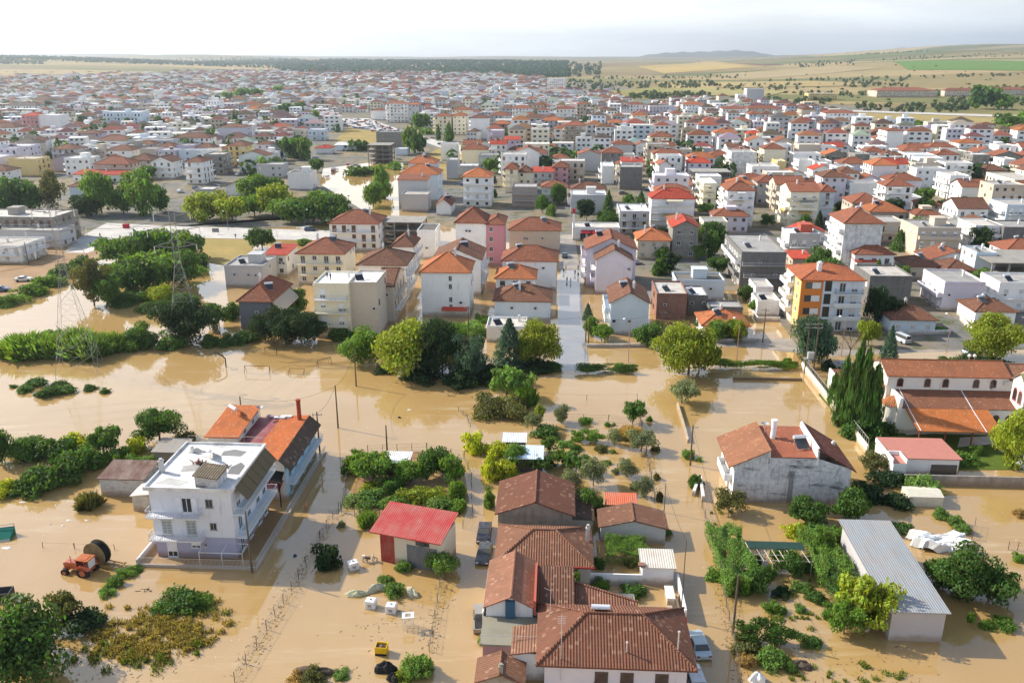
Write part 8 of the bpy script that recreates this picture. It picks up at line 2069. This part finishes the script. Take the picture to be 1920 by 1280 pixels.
for i, (px, py, c, l) in enumerate(((1057, 512, (.03, .03, .04), 'person in black on the left of the flooded central street'), (1063, 528, (.3, .08, .06), 'person with a reddish top wading in the central street'), (1070, 530, (.08, .08, .1), 'person right beside the reddish one in the central street'), (1078, 515, (.06, .07, .08), 'person near the right kerb of the central street'), (1084, 520, (.25, .08, .06), 'person with rusty red top by the right wall of the central street'), (1061, 505, (.1, .12, .16), 'person farthest back in the flooded central street'), (1084, 506, (.04, .04, .05), 'dark person at the back right of the central street'))): person(px, py, [SK, c, DK, HB], l, i * .9, 0, .25)
for i, (px, py, c, l) in enumerate(((442, 447, (.02, .02, .025), 'person in black walking alone on the pale main road'), (251, 437, (.03, .03, .03), 'person in dark clothes near the black car on the main road'), (170, 462, (.04, .05, .07), 'person in front of the concrete building at the junction'), (188, 446, (.05, .05, .06), 'person at the corner of the concrete building'))): person(px, py, [SK, c, DK, HB], l, i * 1.3, .06)
# red bin, road sign, floating litter
u, v = uv(237, 428); tag(place(MB().prism([(-1., 0), (1., 0), (1.1, 1.3), (.9, 1.5), (-.9, 1.5), (-1.1, 1.3)], -.5, .5, 'y').obj('waste_container', 'plain', (.5, .02, .03)), u, v, .06), 'bright red waste container on the main road under the trees', 'container')
u, v = uv(405, 440); t = thing('road_board', 'dark framed board standing on the main road', 'board', u, v, .06); MB().box(-1.2, -.04, .8, 1.2, .04, 2.2).obj('board', 'plain', (.2, .2, .19), t); m = MB(); [m.tube((x, 0, 0), (x, 0, .8), .05, n=5) for x in (-1, 1)]; m.obj('legs', 'metal', (.3, .3, .3), t)
for i, (px, py, w_, l) in enumerate(((163, 975, .7, 'white floating scrap nearest the rusty brick shed'), (106, 947, .5, 'small white scrap floating off the left hedge'), (130, 975, .8, 'white scrap with weed floating left of the shed'), (42, 941, .9, 'white scrap at the front of the left hedge'), (95, 982, .4, 'tiny white scrap in open water at the left'), (12, 1027, 1.2, 'white foam sheet beside the green netting'), (768, 768, .8, 'pale plastic bag floating behind the vegetable garden'), (118, 985, .6, 'pale litter near the shed in the left water'))):
    lump('floating_litter', 'fabric', (.72, .70, .64), px, py, w_, w_ * .5, .12, 50 + i, l, 'litter')
lump('floating_litter', 'plain', (.02, .06, .16), 553, 1042, .45, .4, .3, 71, 'blue drum floating on the road beside the white house', 'drum'); lump('floating_litter', 'rubber', (.02, .02, .02), 749, 783, .5, .4, .3, 73, 'black floating thing near the pale plastic bag', 'litter'); lump('floating_litter', 'plain', (.03, .10, .24), 105, 1155, .8, .7, .6, 75, 'blue drum by the scrawny shrub at the left', 'drum')
for i, (px, py, l) in enumerate(((845, 742, 'driftwood branch left of the bramble dome'), (860, 738, 'short driftwood piece nearer the conifers'), (1297, 778, 'dark driftwood lump by the large olive'), (270, 1106, 'thin branch in the water above the grass island'))):
    m = MB(); rr = random.Random(i + 90)
    for k in range(6): a = rr.uniform(-1, 1); m.tube((a, rr.uniform(-.3, .3), 0), (a + rr.uniform(-.9, .9), rr.uniform(-.4, .4), rr.uniform(.05, .35)), .05, .02, 5)
    u, v = uv(px, py); tag(place(m.obj('driftwood', 'bark'), u, v), l, 'driftwood')
# bare tree on the avenue
u, v = uv(1592, 674); t = thing('bare_tree', 'bare reddish leafless tree on the avenue in front of the blue block', 'tree', u, v); rr = random.Random(4); m = MB(); m.tube((0, 0, -.2), (0, 0, 2.4), .14, .1, 7)
def br(p, d, L, r, k):
    q = (p[0] + d[0] * L, p[1] + d[1] * L, p[2] + d[2] * L); m.tube(p, q, r, r * .6, 4, cap=False)
    if k:
        for i in range(3): e = Vector((d[0] + rr.uniform(-.6, .6), d[1] + rr.uniform(-.6, .6), d[2] + rr.uniform(-.1, .4))).normalized(); br(q, e, L * .68, r * .6, k - 1)
for i in range(5): a = i * 1.26; br((0, 0, 2.0 + .1 * i), Vector((math.cos(a) * .6, math.sin(a) * .6, .9)).normalized(), 1.7, .07, 4)
m.obj('branches', 'bark', parent=t)

# twigs, straw and scum the water has drifted together: far too many bits to count
def drift(name, label, lines, n, col, seed, size=(.04, .2)):
    rs = random.Random(seed); V = []
    for pts, sp in lines:
        P_ = [at(px, py) for px, py in pts]
        for a, b in zip(P_, P_[1:]):
            for i in range(int(n * math.dist(a, b) / 10)):
                f = rs.random(); x, y = a[0] + (b[0] - a[0]) * f + rs.gauss(0, sp), a[1] + (b[1] - a[1]) * f + rs.gauss(0, sp); an = rs.uniform(0, 3.14); l, w_ = rs.uniform(*size), rs.uniform(.015, .06); c, s = math.cos(an), math.sin(an)
                V += [(x - c * l + s * w_, y - s * l - c * w_, .014), (x + c * l + s * w_, y + s * l - c * w_, .02), (x + c * l - s * w_, y + s * l + c * w_, .02), (x - c * l - s * w_, y - s * l + c * w_, .014)]
    o = mk(name, quadmesh(name, np.array(V), 'plain'), col); tag(o, label, 'debris'); o['kind'] = 'stuff'
drift('floating_straw', 'drifted straw and twigs along the fences and garden edges', [([(440, 1278), (500, 1180), (560, 1085), (600, 1010), (635, 955)], .7), ([(805, 1220), (832, 1085)], .8), ([(640, 960), (712, 972), (760, 960)], .8), ([(1388, 1280), (1372, 1190), (1340, 1010)], .6), ([(160, 1240), (300, 1250), (410, 1170)], 1.6), ([(1450, 1262), (1700, 1262)], 2.2), ([(1195, 760), (1228, 940)], .7), ([(560, 1280), (660, 1268)], 1.2), ([(700, 1180), (790, 1130)], 2.0)], 110, (.15, .10, .05), 3)
drift('foam_flecks', 'pale scum flecks strung across the open flood water', [([(20, 990), (120, 960), (160, 1000)], 2.4), ([(300, 780), (420, 700)], 2.5), ([(690, 800), (860, 760)], 2.5), ([(560, 1000), (520, 1120), (420, 1200)], 2.5), ([(900, 1200), (870, 1000)], 1.8), ([(1330, 800), (1480, 770)], 3), ([(1800, 950), (1900, 1000)], 3), ([(1240, 1000), (1300, 1200)], 1.4)], 14, (.62, .55, .43), 9, (.05, .16))
# ------------------------------------------------------------------ labels that single each town building out
def clip(s, n=16): return ' '.join(s.split()[:n])
seen = {}
def zone(b):
    x, y = b['px'], b['py']
    side = 'far left' if x < 330 else 'left' if x < 690 else 'middle' if x < 1230 else 'right' if x < 1580 else 'far right'
    return f'{side} of town'
from collections import Counter
cnt = Counter(b['desc'] for b in BLD if not b['label'])
NAMED = [b for b in BLD if b['label']]
def short(b): return ' '.join(b['label'].split()[:6]).rstrip(',')
used = set(b['label'] for b in BLD if b['label'])
for b in BLD:
    if b['label']: b['o']['label'] = clip(b['label']); continue
    words = b['desc'].replace(' building', ' block' if b['o']['category'] == 'apartment block' else ' house')
    best = None
    nb = sorted(BLD, key=lambda q: (q['px'] - b['px']) ** 2 + 3 * (q['py'] - b['py']) ** 2)[1:14]
    cands = [f"{words} in the {zone(b)}"]
    for q in nb:
        if q.get('fin') or q['label']:
            ref = ' '.join((q['label'] or q['fin']).split()[:7]).rstrip(',')
            for cut in (' with', ' and', ' beside', ' behind', ' in', ' by', ' right', ' left', ','):
                pass
            dx = q['px'] - b['px']; rel = 'behind the' if abs(dx) < 18 and q['py'] > b['py'] else 'in front of the' if abs(dx) < 18 else 'left of the' if dx > 0 else 'right of the'
            ref = ref.split(' and ')[0]
            while ref.split()[-1] in ('near', 'roof-terrace', 'mid', 'pale', 'terracotta', 'cream', 'dark', 'slit', 'bare', 'old', 'with', 'a', 'the', 'of', 'its', 'one', 'under', 'very', 'by', 'in', 'and', 'left', 'right', 'beside', 'behind', 'wide', 'big', 'blank', 'bright', 'brown', 'orange', 'red', 'white', 'flat', 'hip', 'grey', 'large', 'dusty', 'brown-red', 'red-brown'): ref = ' '.join(ref.split()[:-1])
            s = f"{words} {rel} {ref}"
            if len(s.split()) > 16: s = f"{words.split(' and ')[0]} {rel} {ref}"
            if len(s.split()) <= 16: cands.append(s)
    order = cands[1:] + cands[:1]
    lab = next((c for c in order if c not in used and len(c.split()) <= 16), None)
    if lab is None:
        k = 2
        while f"{cands[0]}, number {k} from the front" in used: k += 1
        lab = clip(f"{cands[0]}, number {k} from the front")
    used.add(lab); b['fin'] = lab; b['o']['label'] = lab
# ------------------------------------------------------------------ the air between here and the horizon
def mat_air():
    m = bpy.data.materials.new("haze_air"); m.use_nodes = True; t = m.node_tree
    t.nodes.remove(t.nodes["Principled BSDF"]); v = t.nodes.new("ShaderNodeVolumePrincipled")
    v.inputs['Color'].default_value = (.80, .89, 1., 1); v.inputs['Density'].default_value = HAZE; v.inputs['Anisotropy'].default_value = .65
    t.links.new(v.outputs[0], t.nodes["Material Output"].inputs['Volume']); m.cycles.homogeneous_volume = True; return m
HAZE = .95e-4
lo = -80.0; hi = 330.0
m = MB(); m.box(-14600, -500, lo, 14600, 14600, hi)
hz = mk('haze', m.mesh('haze', ['air'], uvs=False)); hz['kind'] = 'stuff'
